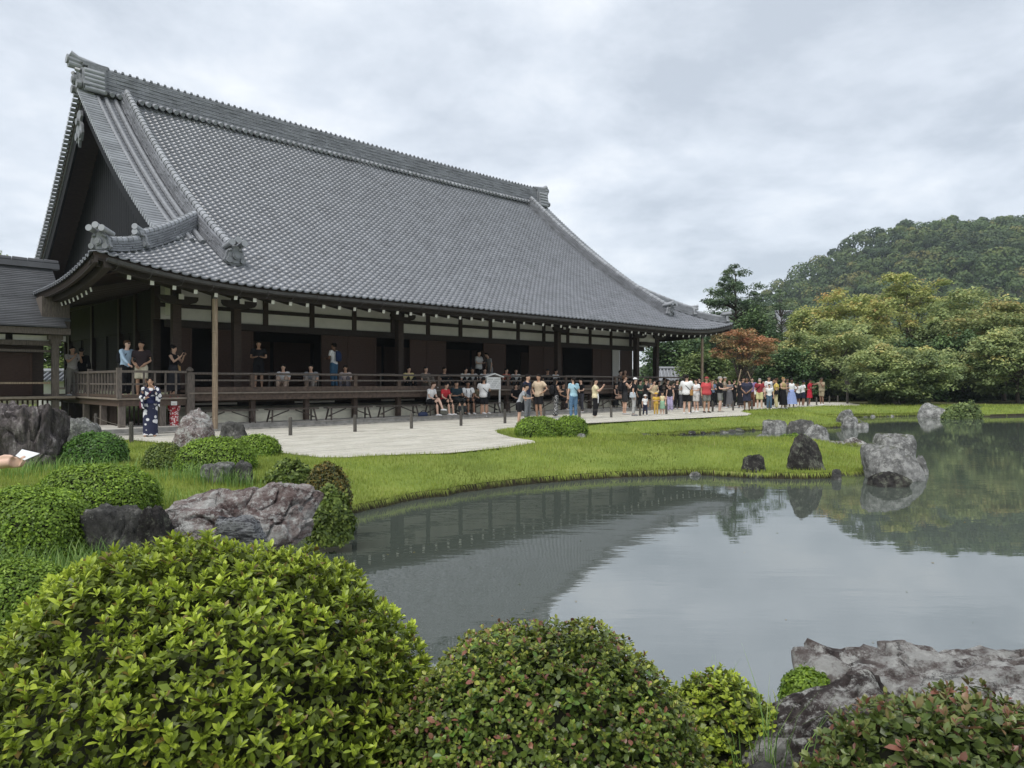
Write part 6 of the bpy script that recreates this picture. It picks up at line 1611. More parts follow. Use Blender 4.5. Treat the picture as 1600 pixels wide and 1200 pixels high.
    if bt in ('shorts', 'trousers', 'wide'):
        c = MB(); c.rings(trings(j, fem, 1.09, lo=-.09, hi=.14, fat=fat), 14)
        for n in 'LR':
            if bt == 'shorts': c.tube([j['hip' + n] + V3(0, 0, .02), j['hip' + n].lerp(j['kn' + n], .4), j['hip' + n].lerp(j['kn' + n], .86)], [.105, .102, .098], 12)
            else:
                w_ = 1.0 if bt == 'trousers' else 1.35; c.tube([j['hip' + n] + V3(0, 0, .02), j['hip' + n].lerp(j['kn' + n], .4), j['kn' + n], j['kn' + n].lerp(j['an' + n], .5), j['an' + n].lerp(j['kn' + n], .04)], [.105, .098, .075 * w_, .070 * w_, .064 * w_], 12)
        q = c.build({'shorts': 'shorts', 'trousers': 'trousers', 'wide': 'trousers'}[bt], bmat, o); pend(q, vox)
    elif bt in ('skirt', 'miniskirt', 'kimono'):
        L = {'skirt': opt.get('skirt', .72), 'miniskirt': .42, 'kimono': .86}[bt]; p = j['pel']; fl = opt.get('flare', .24 if bt == 'skirt' else .20)
        if bt == 'kimono': fl = .20
        c = MB(); n_ = 20; vs_ = []; fs_ = []
        lv = [(.14, .142, .108), (.0, .185, .135), (-.3 * L / .8, .19 + (fl - .19) * .35, .15 + (fl - .19) * .3), (-.6 * L / .8, .19 + (fl - .19) * .7, .16 + (fl - .19) * .5), (-L, fl, fl * .85)]
        for z_, rx, ry in lv:
            for q in range(n_):
                th_ = 2 * math.pi * q / n_; wv_ = 1 + (.07 * math.sin(th_ * 6) * (.14 - z_) if bt != 'kimono' else 0); vs_.append((p.x + math.cos(th_) * rx * wv_, p.y + math.sin(th_) * ry * wv_, p.z + z_))
        for i in range(len(lv) - 1):
            for q in range(n_): fs_.append((i * n_ + q, i * n_ + (q + 1) % n_, (i + 1) * n_ + (q + 1) % n_, (i + 1) * n_ + q))
        fs_.append(tuple(range(n_))); c.add(vs_, fs_); q = c.build('skirt' if bt != 'kimono' else 'robe', bmat, o, smooth=True)
    if bt == 'kimono':
        for n, e in (('L', -1), ('R', 1)):
            c = MB(); S, E_, Wr = j['sh' + n], j['el' + n], j['wr' + n]; dn = V3(0, 0, -.30)
            a0 = S.lerp(E_, .3); ol = [a0 + V3(0, 0, .07), E_ + V3(e * .03, 0, .05), Wr.lerp(E_, .35) + V3(e * .01, 0, .05), Wr.lerp(E_, .35) + dn, E_ + dn * .9, a0 - V3(0, 0, .10)]
            c.prism([x + V3(0, -.035, 0) for x in ol], (0, .07, 0)); c.tube([S.lerp(V3(0, S.y, S.z), .3), S, E_, E_.lerp(Wr, .5)], [.075, .072, .065, .06], 10); c.build('sleeve', bmat, o)
        c = MB(); c.rings([(x, y, z, rx * 1.16, ry * 1.22) for x, y, z, rx, ry in trings(j, fem, 1.08, lo=.04, hi=.25)], 14); c.build('sash', cloth(opt.get('sash', (.02, .025, .07))), o)
        c = MB(); c.box((j['pel'].x, j['pel'].y + .19, j['pel'].z + .16), (.24, .09, .20)); c.build('sash_knot', cloth(opt.get('sash', (.02, .025, .07))), o)
    # --- hair and hats
    hst, hcol = hair; hm = cloth(hcol)
    def cap_r(k1, zlo, dy): return [(hd.x, hd.y + dy * hs - ty * (dz + .12), hd.z + dz * hs, rx * k1 * hs, ry * k1 * hs) for dz, rx, ry in ((-.03, .072, .078), (.0, .075, .088), (.04, .078, .094), (.08, .070, .088), (.108, .048, .062), (.122, .016, .02)) if dz >= zlo]
    if hst != 'bald':
        c = MB(); c.rings(cap_r(1.13, .02 if hst in ('short', 'thin') else -.0, .018), 14); c.rings(cap_r(1.10, -.03, .034), 12)
        if hst in ('long', 'straight'):
            c.rings([(hd.x, hd.y + .05, hd.z + .05, .075, .06), (hd.x, hd.y + .065, hd.z - .05, .088, .055), (hd.x, hd.y + .085, hd.z - .16, .095, .05), (hd.x, hd.y + .09, hd.z - (.30 if hst == 'straight' else .22), .07, .035)], 12)
        if hst == 'pony': c.tube([hd + V3(0, .09, .05), hd + V3(0, .15, .02), hd + V3(0, .14, -.12), hd + V3(0, .11, -.24)], [.030, .036, .032, .012], 8)
        if hst == 'bun': c.rings([(hd.x, hd.y + .07, hd.z + .07, .02, .02), (hd.x, hd.y + .08, hd.z + .10, .046, .046), (hd.x, hd.y + .08, hd.z + .14, .04, .04), (hd.x, hd.y + .08, hd.z + .165, .012, .012)], 10)
        q = c.build('hair', hm, o); pend(q, .022, None, 1)
    for ex in extra:
        kind = ex[0]; col = ex[1] if len(ex) > 1 else BLK; c = MB()
        if kind == 'cap':
            c.rings(cap_r(1.22, .03, .01), 14); c.prism([(hd.x - .07, hd.y - .06 - ty * .1, hd.z + .05), (hd.x + .07, hd.y - .06 - ty * .1, hd.z + .05), (hd.x + .05, hd.y - .17 - ty * .1, hd.z + .035), (hd.x - .05, hd.y - .17 - ty * .1, hd.z + .035)], (0, 0, .012)); c.build('cap', cloth(col), o)
        elif kind == 'hat':
            c.rings(cap_r(1.24, .03, .01), 14); c.rings([(hd.x, hd.y, hd.z + .045, .15 * hs, .16 * hs), (hd.x, hd.y, hd.z + .058, .14 * hs, .15 * hs)], 16); c.build('hat', cloth(col), o)
        elif kind == 'glasses':
            for e in (-1, 1): c.box((hd.x + e * .032, fy - ty * .12, hd.z + .018), (.05, .012, .034))
            c.box((hd.x, fy - ty * .12, hd.z + .024), (.13, .008, .008)); c.build('glasses', cloth(col), o)
        elif kind == 'backpack':
            p = j['chest']; c.rings([(p.x, p.y + .19, p.z - .25, .11, .06), (p.x, p.y + .20, p.z - .20, .15, .085), (p.x, p.y + .20, p.z + .02, .15, .085), (p.x, p.y + .18, p.z + .12, .11, .06), (p.x, p.y + .17, p.z + .15, .05, .03)], 12)
            for e in (-1, 1): c.tube([(p.x + e * .10, p.y + .12, p.z + .12), (p.x + e * .11, p.y, p.z + .155), (p.x + e * .11, p.y - .135, p.z + .04), (p.x + e * .12, p.y + .05, p.z - .2)], .018, 6)
            q = c.build('backpack', cloth(col), o); pend(q, .02, None, 1)
        elif kind == 'bag':
            e = ex[2] if len(ex) > 2 else 1; p = j['hipR' if e > 0 else 'hipL'] + V3(e * .13, .02, .06)
            c.rings([(p.x, p.y, p.z - .15, .05, .11), (p.x, p.y, p.z - .12, .065, .14), (p.x, p.y, p.z + .06, .055, .12), (p.x, p.y, p.z + .10, .03, .08)], 12); q = c.build('bag', cloth(col), o)
            c = MB(); ch = j['chest']; so = j['shL' if e > 0 else 'shR']; c.tube([p + V3(0, -.10, .06), V3(0, ch.y - .145, ch.z), so.lerp(j['neck'], .35) + V3(0, 0, .055), V3(0, ch.y + .145, ch.z - .03), p + V3(0, .10, .06)], .014, 6); c.build('bag_strap', cloth(ex[3] if len(ex) > 3 else BLK), o)
        elif kind == 'phone':
            p = (j['haL'] + j['haR']) / 2 if opt.get('arm') in ('phone', 'low', 'fold') else j['haR']; c.box(p + V3(0, -.01, .03), (.075, .012, .15)); c.build('phone', cloth(BLK), o)
        elif kind == 'cloth_tie':
            p = j['waist']; c.rings([(p.x - .1, p.y - .13, p.z - .02, .05, .03), (p.x - .1, p.y - .15, p.z - .2, .055, .025), (p.x - .09, p.y - .14, p.z - .42, .06, .02)], 8); c.build('tied_jacket', cloth(col), o)
        elif kind == 'suspenders':
            for e in (-1, 1): c.tube([(e * .08, j['chest'].y - .13, j['waist'].z), (e * .09, j['chest'].y - .145, j['chest'].z), (e * .09, j['neck'].y - .02, j['neck'].z + .0), (e * .07, j['chest'].y + .14, j['chest'].z)], .014, 6)
            c.build('straps', cloth(BLK), o)
        elif kind == 'map':
            p = (j['haL'] + j['haR']) / 2; c.box(p + V3(0, -.03, .02), (.24, .006, .17)); c.build('paper', cloth((.6, .6, .58)), o)
    # shoes
    for n in 'LR':
        c = MB(); a_ = j['an' + n]; t_ = j['to' + n]; c.tube([a_ + V3(0, .06, -.048), a_ + V3(0, .0, -.035), a_.lerp(t_, .6) + V3(0, 0, -.015), t_ + V3(0, -.03, 0)], [.040, .048, .044, .026], 8, flat=.85); c.build('shoe', cloth(shoes), o)
    return o
WHT = (.70, .70, .70); NVY = (.018, .022, .045); CRM = (.60, .55, .42); KHK = (.28, .25, .18); RED = (.45, .035, .045); GR2 = (.16, .17, .18); LBL = (.32, .50, .58); OLV = (.16, .14, .09)
def P(x, y, z=0.0): return G(x, y, z)
def Vr(x, t): return onT(x, t, FL)
def Bn(x): p = onT(x, BT - .02); return Vector((p.x, p.y, TZ))
FACE_OUT = -math.degrees(ANG) * 0 + 45     # facing away from the hall
# on the side veranda at left
def Vs(x, t): p = onT(x, t); return Vector((p.x, p.y, LF))
person('man in light blue shirt with backpack leaning on the left veranda rail', Vs(196, 2.2), 1.80, 70, top=('long', (.35, .47, .60)), bot=('trousers', BLK), hair=('short', BRN), skin='p', extra=(('backpack', BLK), ('glasses', BLK)), arm='rail', lean=.10)
person('man in dark polo and cream shorts with clasped hands on the left veranda', Vs(221, 1.95), 1.78, 5, top=('tee', (.035, .025, .028)), bot=('shorts', CRM), skin='m', arm='fold', shoes=(.3, .3, .3))
person('woman in black sleeveless top with a tan bag taking a picture on the veranda corner', Vs(271, 2.0), 1.68, 80, fem=True, top=('tank', BLK), bot=('skirt', (.03, .03, .035)), hair=('bun', HAIR), arm='phone', extra=(('bag', (.48, .30, .13), 1), ('phone',)))
person('person in pale shirt with a backpack in the far left passage', Vs(113, 6.0), 1.72, 60, top=('tee', (.34, .32, .30)), bot=('trousers', (.20, .19, .17)), skin='m', extra=(('backpack', BLK),), arm='phone')
person('person all in black in the far left passage', Vs(127, 7.4), 1.74, 200, top=('long', BLK), bot=('trousers', BLK))
# the woman and the child in kimono on the gravel
person('woman in a navy kimono with white flowers, one hand raised to her face', P(235, 682.5), 1.62, 20, fem=True, top=('long', FL_BLUE), bot=('kimono', FL_BLUE), hair=('straight', HAIR), skin='m', armR='face', armL='low', arm='x', shoes=(.35, .22, .15), extra=(('bag', (.12, .03, .05), -1, (.12, .03, .05)),), vox=.02)
person('child in a red flowered kimono reading a leaflet beside the pointed rock', P(272, 671), 1.22, 25, fem=True, top=('long', FL_RED), bot=('kimono', FL_RED), hair=('bun', HAIR), skin='m', arm='low', sash=(.50, .10, .12), tilt=.25, extra=(('map',),), vox=.022)
# standing and sitting on the main veranda
person('man in black shirt and shorts looking at his phone on the veranda', Vr(404, 2.6), 1.76, 20, top=('tee', BLK), bot=('shorts', BLK), skin='m', arm='low', tilt=.3, extra=(('phone',),), shoes=(.6, .6, .6))
person('man in white shirt and jeans with a blue backpack on the veranda', Vr(522, 2.6), 1.80, 250, top=('tee', WHT), bot=('trousers', (.05, .12, .20)), skin='d', arm='low', extra=(('backpack', (.02, .035, .09)),))
for lab, x, tcol, bcol, fem, hr in (('visitor in white top sitting on the floor of the veranda, leftmost', 443, (.55, .55, .55), (.40, .30, .24), True, 'long'), ('visitor in grey sitting on the veranda floor, arms round the knees', 487, (.28, .28, .29), (.25, .22, .20), False, 'short'),
                     ('visitor in pale pink sitting on the veranda floor beside the blue backpack', 540, (.50, .42, .40), (.14, .13, .15), True, 'long'), ('woman in yellow top sitting on the veranda beside a column', 638, (.55, .47, .22), BLK, True, 'long'),
                     ('man in brown-grey shirt sitting on the veranda', 664, (.17, .15, .13), (.22, .19, .16), False, 'short'), ('person in black sitting on the veranda above the red shirt', 693, BLK, BLK, False, 'thin'),
                     ('person in white leaning forward on the veranda left of the notice board', 725, (.55, .55, .52), BLK, True, 'long'), ('woman in white with dark hair sitting beside the leaning person', 738, (.50, .49, .47), BLK, True, 'long'),
                     ('woman with long hair in white sitting next to the notice board', 757, (.60, .60, .60), BLK, True, 'straight'), ('woman in rust red top sitting right of the notice board', 790, (.30, .07, .05), (.04, .04, .045), True, 'long'),
                     ('person in white shirt sitting on the veranda behind the navy shirt', 806, (.55, .55, .54), BLK, True, 'straight'), ('person in a dark cap sitting on the veranda', 855, (.05, .045, .045), BLK, False, 'short'),
                     ('person in white beside the dark cap on the veranda', 867, (.52, .52, .52), BLK, True, 'long'), ('person in dark clothes sitting by the pale screen', 968, (.09, .07, .06), BLK, True, 'short'), ('person in brown sitting by the corner column of the veranda', 976, (.14, .09, .06), BLK, False, 'bald')):
    person(lab, Vr(x, 1.75 + .1 * math.sin(x)), 1.70, 30 + 25 * math.sin(x * 1.3), 'sitfloor', top=('tee', tcol), bot=('trousers', bcol), hair=(hr, HAIR), fem=fem, arm='lap', skin='l' if int(x) % 3 else 'm', lean=.25 if 'forward' in lab or 'knees' in lab else .08, extra=(('cap', BLK),) if 'cap' in lab.split('dark ')[-1][:3] and 'beside' not in lab else ())
person('man in white shirt standing inside the dark open bay', Vr(748, 3.3), 1.78, 60, top=('loose', (.50, .50, .49)), bot=('trousers', BLK), arm='low', extra=(('phone',),))
person('person in grey bowing the head inside the dark bay', Vr(766, 3.5), 1.70, 300, top=('tee', (.30, .30, .30)), bot=('trousers', (.25, .25, .25)), tilt=.4, lean=.2)
# on the benches
def seat_h(): return 0
person('person in white t-shirt with crossed legs sitting on the bench', Bn(671), 1.72, 60, 'sit', top=('tee', WHT), bot=('shorts', BLK), hair=('short', BRN), skin='p', arm='lap', cross=1, tilt=.35, lean=.22, shoes=WHT)
person('woman in red t-shirt sitting forward on the bench', Bn(692), 1.70, 50, 'sit', top=('tee', RED), bot=('shorts', BLK), fem=True, hair=('bun', HAIR), skin='l', arm='lap', lean=.3, shoes=WHT)
person('man in dark teal shirt sitting on the bench', Bn(713), 1.78, 35, 'sit', top=('tee', (.015, .03, .04)), bot=('trousers', (.025, .028, .03)), skin='m', arm='low', shoes=BLK)
person('man in white t-shirt with black braces sitting on the bench', Bn(731), 1.78, 20, 'sit', top=('tee', WHT), bot=('shorts', BLK), skin='d', arm='lap', extra=(('suspenders',),), shoes=(.5, .5, .5))
person('woman in olive top sitting behind the standing white t-shirt', Bn(748), 1.66, 40, 'sit', top=('tee', OLV), bot=('shorts', BLK), fem=True, hair=('long', HAIR), arm='lap', shoes=WHT)
person('woman in black sitting on the bench right of the notice board', Bn(806), 1.64, 20, 'sit', top=('tee', BLK), bot=('trousers', BLK), fem=True, hair=('straight', HAIR), arm='lap')
person('woman in dark vest sitting on the bench behind the patterned trousers', Bn(880), 1.68, 30, 'sit', top=('tank', (.03, .03, .03)), bot=('trousers', (.025, .025, .03)), fem=True, hair=('long', HAIR), skin='m', arm='lap')
person('woman in black sitting on the bench beside the man in sleeveless black', Bn(962), 1.64, 60, 'sit', top=('tank', BLK), bot=('miniskirt', BLK), fem=True, hair=('straight', HAIR), arm='lap')
# standing on the court
S = person
S('person in oversized white t-shirt and black shorts seen from behind', P(756, 652), 1.72, 170, top=('loose', WHT), bot=('shorts', BLK), hair=('short', HAIR), skin='m', arm='low', shoes=WHT, extra=(('bag', BLK, -1),))
S('man in navy t-shirt and grey jeans standing beside the beige t-shirt', P(824, 656), 1.80, 60, top=('tee', NVY), bot=('trousers', (.14, .15, .16)), skin='l', shoes=(.2, .2, .2), extra=(('backpack', BLK),))
S('man in beige t-shirt and black shorts', P(842, 654), 1.82, 315, top=('loose', (.50, .40, .29)), bot=('shorts', BLK), skin='m', shoes=BLK, arm='hip')
S('boy in grey t-shirt bending forward behind the round bushes', P(811, 664), 1.42, 80, top=('tee', (.32, .33, .35)), bot=('shorts', BLK), skin='l', lean=.45, arm='low', extra=(('bag', BLK, 1),))
S('woman with black backpack and patterned trousers', P(868, 653), 1.66, 120, fem=True, top=('tank', BLK), bot=('wide', FL_BW), hair=('long', HAIR), skin='m', extra=(('backpack', BLK),), stride=.12, arm='low')
S('woman in light blue top and blue jeans seen from behind', P(896, 655), 1.72, 200, fem=True, top=('tee', LBL), bot=('trousers', (.09, .17, .27)), hair=('pony', HAIR), skin='l', shoes=(.5, .5, .5), extra=(('bag', BLK, -1),), fat=1.05)
S('woman in cream blouse and wide black trousers photographing to the right', P(930, 653), 1.64, 75, fem=True, top=('loose', (.66, .58, .38)), bot=('wide', BLK), hair=('short', HAIR), arm='phone', extra=(('phone',), ('bag', (.62, .57, .42), 1, (.5, .4, .2)), ('cloth_tie', WHT)), shoes=(.55, .52, .45))
S('muscular man in black sleeveless top and dark skirt-like shorts', P(976, 648), 1.80, 100, top=('tank', BLK), bot=('shorts', (.03, .03, .032)), hair=('short', BRN), skin='l', arm='phone', extra=(('backpack', BLK),), shoes=(.4, .4, .4))
S('woman in white cap and black top holding a small child by the hand', P(990, 650), 1.70, 75, fem=True, top=('tee', BLK), bot=('trousers', (.40, .40, .39)), hair=('straight', HAIR), extra=(('cap', WHT), ('bag', (.42, .46, .50), -1)), armR='child', arm='down', shoes=(.2, .2, .2), lean=.06)
S('toddler in white t-shirt and sun hat walking', P(1008, 650), .92, 20, top=('tee', WHT), bot=('trousers', NVY), extra=(('hat', (.62, .60, .57)),), stride=.12, vox=.03)
S('woman in black with sunglasses raising her phone', P(1009, 645), 1.64, 70, fem=True, top=('tee', BLK), bot=('trousers', (.06, .05, .05)), hair=('bun', BRN), arm='phone', extra=(('glasses',), ('phone',)))
S('woman in beige top standing behind the children', P(1022, 643), 1.60, 10, fem=True, top=('long', (.42, .34, .22)), bot=('trousers', (.25, .18, .12)), hair=('straight', HAIR), arm='fold')
S('small child in a yellow outfit and hat', P(1025, 649), 1.00, 10, top=('loose', (.55, .36, .06)), bot=('trousers', (.52, .34, .08)), extra=(('hat', (.55, .35, .06)),), vox=.03, arm='low')
S('small child in pale yellow top and green skirt', P(1035, 649), 1.05, 340, fem=True, top=('tank', (.62, .55, .33)), bot=('miniskirt', (.22, .36, .25)), hair=('short', HAIR), extra=(('cap', BLK),), vox=.03)
S('girl in black top and lilac trousers', P(1047, 643), 1.38, 330, fem=True, top=('tank', BLK), bot=('wide', (.38, .34, .50)), hair=('long', HAIR), vox=.028)
S('woman in black camisole with raised phone behind the girl in lilac', P(1043, 639), 1.66, 60, fem=True, top=('tank', BLK), bot=('skirt', BLK), hair=('bun', HAIR), arm='phone', extra=(('phone',),))
S('woman in black jacket right of the girl in lilac trousers', P(1058, 640), 1.64, 20, fem=True, top=('long', (.03, .025, .025)), bot=('trousers', BLK), hair=('straight', HAIR), arm='low')
S('tall man in white t-shirt and black shorts with a brown shoulder bag', P(1073, 647), 1.84, 150, top=('loose', WHT), bot=('shorts', BLK), hair=('short', HAIR), skin='l', arm='low', extra=(('bag', (.36, .20, .07), -1),), shoes=WHT)
S('person in grey behind the tall man with the brown bag', P(1080, 638), 1.68, 320, top=('tee', (.20, .19, .19)), bot=('trousers', (.05, .05, .05)), hair=('short', BRN))
S('woman in white shirt and shorts with dark hair', P(1088, 644), 1.66, 300, fem=True, top=('loose', WHT), bot=('shorts', (.55, .54, .52)), hair=('straight', HAIR), arm='low', shoes=WHT)
S('man in red t-shirt and grey shorts with a strap across the chest', P(1104, 645), 1.76, 10, top=('loose', (.48, .07, .075)), bot=('shorts', (.17, .17, .15)), skin='m', hair=('short', BRN), armR='face', armL='down', extra=(('bag', BLK, 1), ('cap', (.30, .06, .06))), shoes=BLK, fat=1.2)
S('grey-haired man in black t-shirt and grey shorts', P(1125, 644), 1.78, 60, top=('tee', BLK), bot=('shorts', (.20, .20, .19)), hair=('thin', GRY), skin='p', arm='low', fat=1.15, shoes=(.3, .28, .25))
S('man in beige shirt and cap behind the man in black t-shirt', P(1132, 638), 1.80, 70, top=('tee', (.30, .25, .19)), bot=('trousers', BLK), skin='m', extra=(('cap', (.30, .28, .25)),), arm='low')
S('person in black clothes left of the bamboo stakes', P(1147, 637), 1.66, 90, top=('long', BLK), bot=('trousers', BLK), arm='low')
S('person in black dress between the bamboo stakes', P(1157, 638), 1.62, 300, fem=True, top=('long', BLK), bot=('skirt', BLK), hair=('long', HAIR))
S('heavy person in a navy dress with folded arms', P(1167, 642), 1.76, 330, top=('tee', (.03, .032, .055)), bot=('miniskirt', (.03, .032, .055)), hair=('short', HAIR), skin='d', arm='fold', fat=1.3, shoes=BLK)
S('person in a purple shirt right of the navy dress', P(1175, 638), 1.76, 350, top=('tee', (.20, .15, .28)), bot=('trousers', (.12, .05, .03)), skin='l')
S('grey-haired person in a maroon shirt and yellow shorts', P(1187, 640), 1.70, 330, top=('tee', (.25, .03, .04)), bot=('shorts', (.55, .52, .28)), hair=('thin', GRY), skin='p', extra=(('bag', WHT, -1),), arm='down')
S('boy in white t-shirt and jeans in front of the tall white shirt', P(1202, 640), 1.40, 350, top=('tee', WHT), bot=('trousers', (.08, .13, .20)), vox=.03)
S('tall man in white shirt behind the boy in jeans', P(1201, 636), 1.84, 20, top=('long', WHT), bot=('trousers', (.08, .08, .09)), skin='m')
S('woman with a yellow shawl and cream trousers', P(1213, 639), 1.70, 250, fem=True, top=('loose', (.60, .45, .12)), bot=('wide', (.55, .48, .28)), hair=('bun', BRN), skin='m', extra=(('bag', BLK, 1),))
S('woman in olive camisole and long black skirt', P(1224, 638.5), 1.76, 30, fem=True, top=('tank', (.32, .26, .12)), bot=('skirt', BLK), hair=('bun', BLD), arm='low', skin='l')
S('woman in white top and long light blue skirt', P(1237, 636.5), 1.70, 350, fem=True, top=('tank', WHT), bot=('skirt', (.24, .30, .52)), hair=('bun', HAIR), skin='d', arm='hip', flare=.34)
S('boy in white t-shirt next to the light blue skirt', P(1247, 635), 1.50, 190, top=('tee', WHT), bot=('shorts', NVY), skin='d', vox=.03)
S('boy in white t-shirt and navy cap beside the red dress', P(1255, 635.5), 1.58, 90, top=('tee', WHT), bot=('shorts', NVY), skin='d', arm='low', vox=.03, extra=(('cap', NVY),))
S('woman in a short red dress reaching out to the right', P(1265, 634), 1.70, 70, fem=True, top=('tee', (.42, .02, .04)), bot=('miniskirt', (.42, .02, .04)), hair=('pony', HAIR), skin='d', armR='point', armL='low', arm='x', fat=1.1)
S('man in khaki shirt and shorts taking a photo at the end of the group', P(1284, 633), 1.78, 285, top=('loose', (.30, .25, .17)), bot=('shorts', (.30, .25, .17)), skin='d', armR='face', armL='point', arm='x', shoes=WHT, extra=(('cap', (.06, .05, .04)),), fat=1.1)
# visitors behind the front row, one by one
for lab, x, y, h, fc, tp, bt_, hr, fm, sk_, kw in (
    ('woman in dark green shirt half hidden behind the woman in white cap', 1000, 641, 1.62, 40, ('tee', (.04, .07, .05)), ('trousers', BLK), ('long', HAIR), True, 'l', dict(arm='low')),
    ('man in grey t-shirt between the toddler and the yellow child', 1016, 640, 1.74, 330, ('tee', (.22, .22, .23)), ('shorts', BLK), ('short', HAIR), False, 'm', dict(arm='phone')),
    ('woman in black blouse behind the yellow child', 1030, 638, 1.60, 20, ('long', BLK), ('skirt', (.05, .04, .05)), ('straight', HAIR), True, 'l', dict()),
    ('man in dark brown shirt behind the pale yellow child', 1038, 636, 1.75, 80, ('tee', (.08, .05, .035)), ('trousers', (.05, .05, .06)), ('short', HAIR), False, 'm', dict(arm='low')),
    ('woman in white blouse just left of the tall man with the brown bag', 1064, 640, 1.62, 60, ('loose', (.55, .55, .53)), ('trousers', (.06, .06, .07)), ('bun', HAIR), True, 'l', dict(arm='phone')),
    ('man in black polo behind the woman in white shorts', 1093, 637, 1.76, 300, ('tee', BLK), ('trousers', (.10, .10, .11)), ('short', HAIR), False, 'l', dict()),
    ('woman in faded blue shirt behind the man in red', 1113, 638, 1.64, 20, ('tee', (.14, .19, .27)), ('trousers', BLK), ('long', BRN), True, 'l', dict(arm='low')),
    ('person in dark jacket behind the grey-haired man', 1119, 636, 1.70, 250, ('long', (.03, .03, .035)), ('trousers', BLK), ('short', HAIR), False, 'm', dict()),
    ('woman in grey dress right of the beige cap', 1140, 637, 1.63, 320, ('tee', (.14, .14, .15)), ('skirt', (.14, .14, .15)), ('straight', HAIR), True, 'l', dict(arm='low')),
    ('man in black t-shirt behind the navy dress', 1161, 636, 1.78, 30, ('tee', BLK), ('trousers', (.05, .05, .05)), ('short', HAIR), False, 'm', dict(arm='phone')),
    ('woman in pale pink shirt behind the maroon shirt', 1193, 636, 1.60, 330, ('tee', (.42, .30, .30)), ('trousers', BLK), ('long', HAIR), True, 'l', dict()),
    ('person in dark blue behind the yellow shawl', 1208, 635.5, 1.72, 60, ('tee', NVY), ('trousers', BLK), ('short', HAIR), False, 'm', dict(arm='low')),
    ('man in charcoal shirt between the black skirt and the blue skirt', 1230, 634.5, 1.75, 10, ('tee', (.06, .06, .065)), ('shorts', (.2, .19, .17)), ('short', HAIR), False, 'd', dict()),
    ('person in black just right of the woman in the light blue top', 908, 645, 1.66, 300, ('tee', BLK), ('trousers', (.05, .05, .06)), ('short', HAIR), False, 'l', dict(arm='low')),
    ('woman in black with a dark bag behind the navy t-shirt', 818, 649, 1.62, 60, ('long', BLK), ('trousers', BLK), ('straight', HAIR), True, 'l', dict(arm='low'))):
    person(lab, P(x, y), h, fc, top=tp, bot=bt_, hair=hr, fem=fm, skin=sk_, vox=.034, **kw)
# dark bag under the bench
p = onT(661, .1); o = empty('shoulder_bag', (p.x, p.y, TZ), ANG); tag(o, 'dark blue bag lying on the terrace beside the bench', 'bag')
b = MB(); b.rings([(0, 0, .0, .20, .11), (0, 0, .08, .23, .13), (0, 0, .16, .20, .10), (0, 0, .20, .10, .04)], 14); q = b.build('bag_body', cloth((.025, .035, .075)), o, smooth=True)
b = MB(); b.tube([(-.14, 0, .17), (-.08, -.08, .25), (.06, -.09, .24), (.14, 0, .17)], .014, 6); b.build('handle', cloth(BLK), o)
# hand with a leaflet reaching in at the left edge; the person stands just outside the picture
hp = Vector((-3.98, 4.70, 0.0))
pv = person('visitor at the left edge, only the hand holding a leaflet in view', hp, 1.70, 78, top=('tee', NVY), bot=('trousers', BLK), skin='p', arm='down', noarm='L')
HC = D(22, 722, 4.5)          # middle of the hand
WRs = D(-26, 727, 4.52)
hb = MB(); S0 = hp + Vector((-.04, -.19, 1.38)); EL = Vector((-3.80, 4.50, 1.07))
hb.tube([S0, EL, EL.lerp(WRs, .5), WRs, WRs.lerp(HC, .3)], [.055, .046, .042, .030, .030], 12)
d = (HC - WRs).normalized(); up_ = Vector((0, 0, 1)); sd_ = d.cross(up_).normalized()
hb.tube([WRs.lerp(HC, .1), WRs.lerp(HC, .55), WRs.lerp(HC, .95)], [.030, .042, .036], 12, flat=.85)
for q, L in enumerate((.075, .082, .076, .060)):      # four fingers folded under the sheet
    s0 = HC + up_ * (.022 - q * .017) - sd_ * .012; k1 = s0 + d * (L * .55) - sd_ * .012; k2 = k1 + d * (L * .30) + sd_ * .014 + up_ * (.004); k3 = k2 - d * .012 + sd_ * .022
    hb.tube([s0 - d * .03, s0, k1, k2, k3], [.011, .0105, .0095, .0085, .007], 8)
th0 = WRs.lerp(HC, .55) + up_ * .030 + sd_ * .010
hb.tube([th0 - d * .02, th0 + d * .035 + up_ * .012, th0 + d * .075 + up_ * .010, th0 + d * .098 + up_ * .004], [.015, .013, .011, .008], 8)
arm_o = hb.build('hand', skin_m(SK['p']), None); arm_o.parent = pv; arm_o.matrix_parent_inverse = (Matrix.Translation(hp) @ Matrix.Rotation(R(78), 4, 'Z')).inverted()
pend(arm_o, .008, None, 1)
lf = empty('leaflet', D(28, 712, 4.5)); tag(lf, 'folded printed leaflet held in the hand at the left edge', 'leaflet')
def pl(x, y, Y): return D(x, y, Y) - D(28, 712, 4.5)
q0, q1, q2, q3 = pl(24, 712, 4.50), pl(34, 702, 4.56), pl(62, 708.5, 4.56), pl(38, 719, 4.48)
b = MB(); nrm_ = (q1 - q0).cross(q3 - q0).normalized() * .003
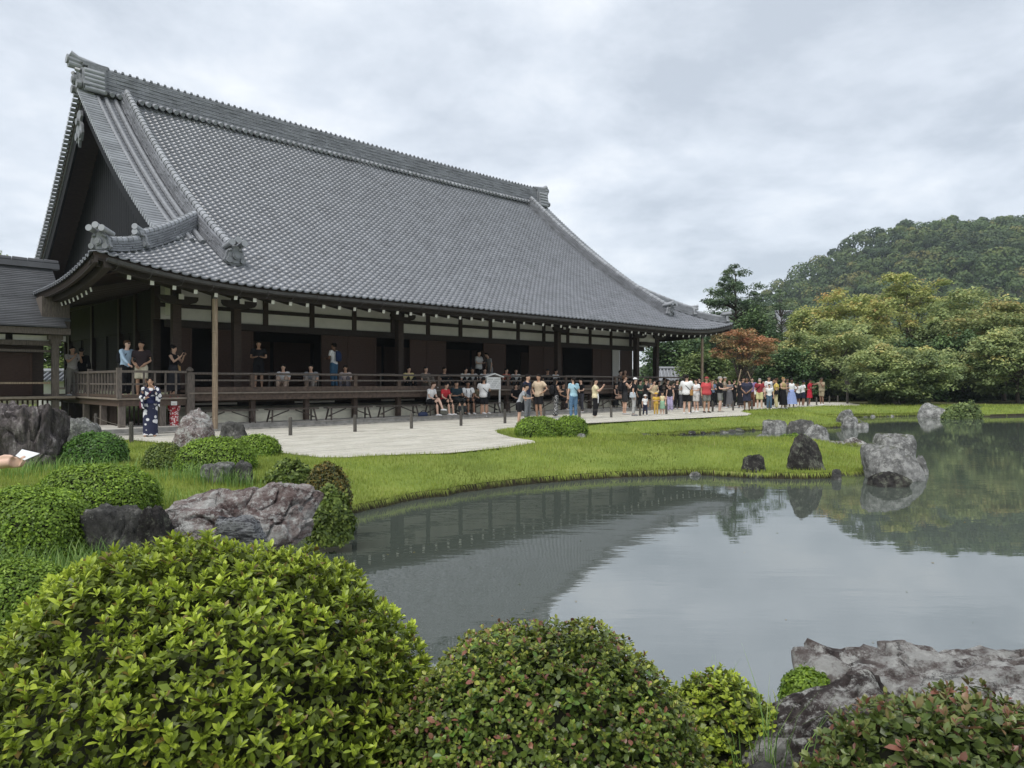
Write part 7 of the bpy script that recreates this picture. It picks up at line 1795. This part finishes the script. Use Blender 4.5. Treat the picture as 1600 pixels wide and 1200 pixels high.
b.prism([q0, q1, q2, q3], nrm_); b.build('paper', cloth((.62, .63, .64)), lf)
b = MB()
def qq(u_, v_): return q0.lerp(q3, u_).lerp(q1.lerp(q2, u_), v_)
sg_ = 1 if nrm_.z > 0 else 0
for (ua, ub, va, vb) in ((.12, .34, .2, .8), (.40, .62, .15, .55), (.66, .88, .3, .85)): b.prism([qq(ua, va) + nrm_ * 1.02, qq(ub, va) + nrm_ * 1.02, qq(ub, vb) + nrm_ * 1.02, qq(ua, vb) + nrm_ * 1.02], nrm_ * .2)
b.build('printed_pictures', cloth((.10, .12, .12)), lf)

# ------------------------------------------------------------------ fuse the bodies and clothes, add fingers and faces
bpy.context.view_layer.update()
dg = bpy.context.evaluated_depsgraph_get()
done = []
for o, ex in PENDING:
    ev = o.evaluated_get(dg); me = bpy.data.meshes.new_from_object(ev, depsgraph=dg); done.append((o, me, ex))
for o, me, ex in done:
    mats = list(o.data.materials); o.modifiers.clear(); old = o.data; o.data = me
    me.materials.clear()
    for m in mats: me.materials.append(m)
    me.polygons.foreach_set('material_index', [0] * len(me.polygons)); me.polygons.foreach_set('use_smooth', [True] * len(me.polygons))
    if ex is not None:
        t = ex.mesh('tmp', mats, smooth=True); bm = bmesh.new(); bm.from_mesh(me); bm.from_mesh(t); bm.to_mesh(me); bm.free(); bpy.data.meshes.remove(t)
    me.name = o.name; me.update()
    if old.users == 0: bpy.data.meshes.remove(old)

# ------------------------------------------------------------------ air
b = MB(); b.bbox((-260, -60, -4), (760, 720, 118)); hz = b.build('haze', [], None)
hm = bpy.data.materials.new('haze'); hm.use_nodes = True; nt = hm.node_tree; nt.nodes.clear()
ho = nt.nodes.new('ShaderNodeOutputMaterial'); pv_ = nt.nodes.new('ShaderNodeVolumePrincipled'); pv_.inputs['Color'].default_value = (.80, .88, .96, 1); pv_.inputs['Density'].default_value = .00029; pv_.inputs['Anisotropy'].default_value = .2
nt.links.new(pv_.outputs[0], ho.inputs['Volume']); hz.data.materials.append(hm); tag(hz, 'thin damp haze in the air', 'haze', kind='stuff')
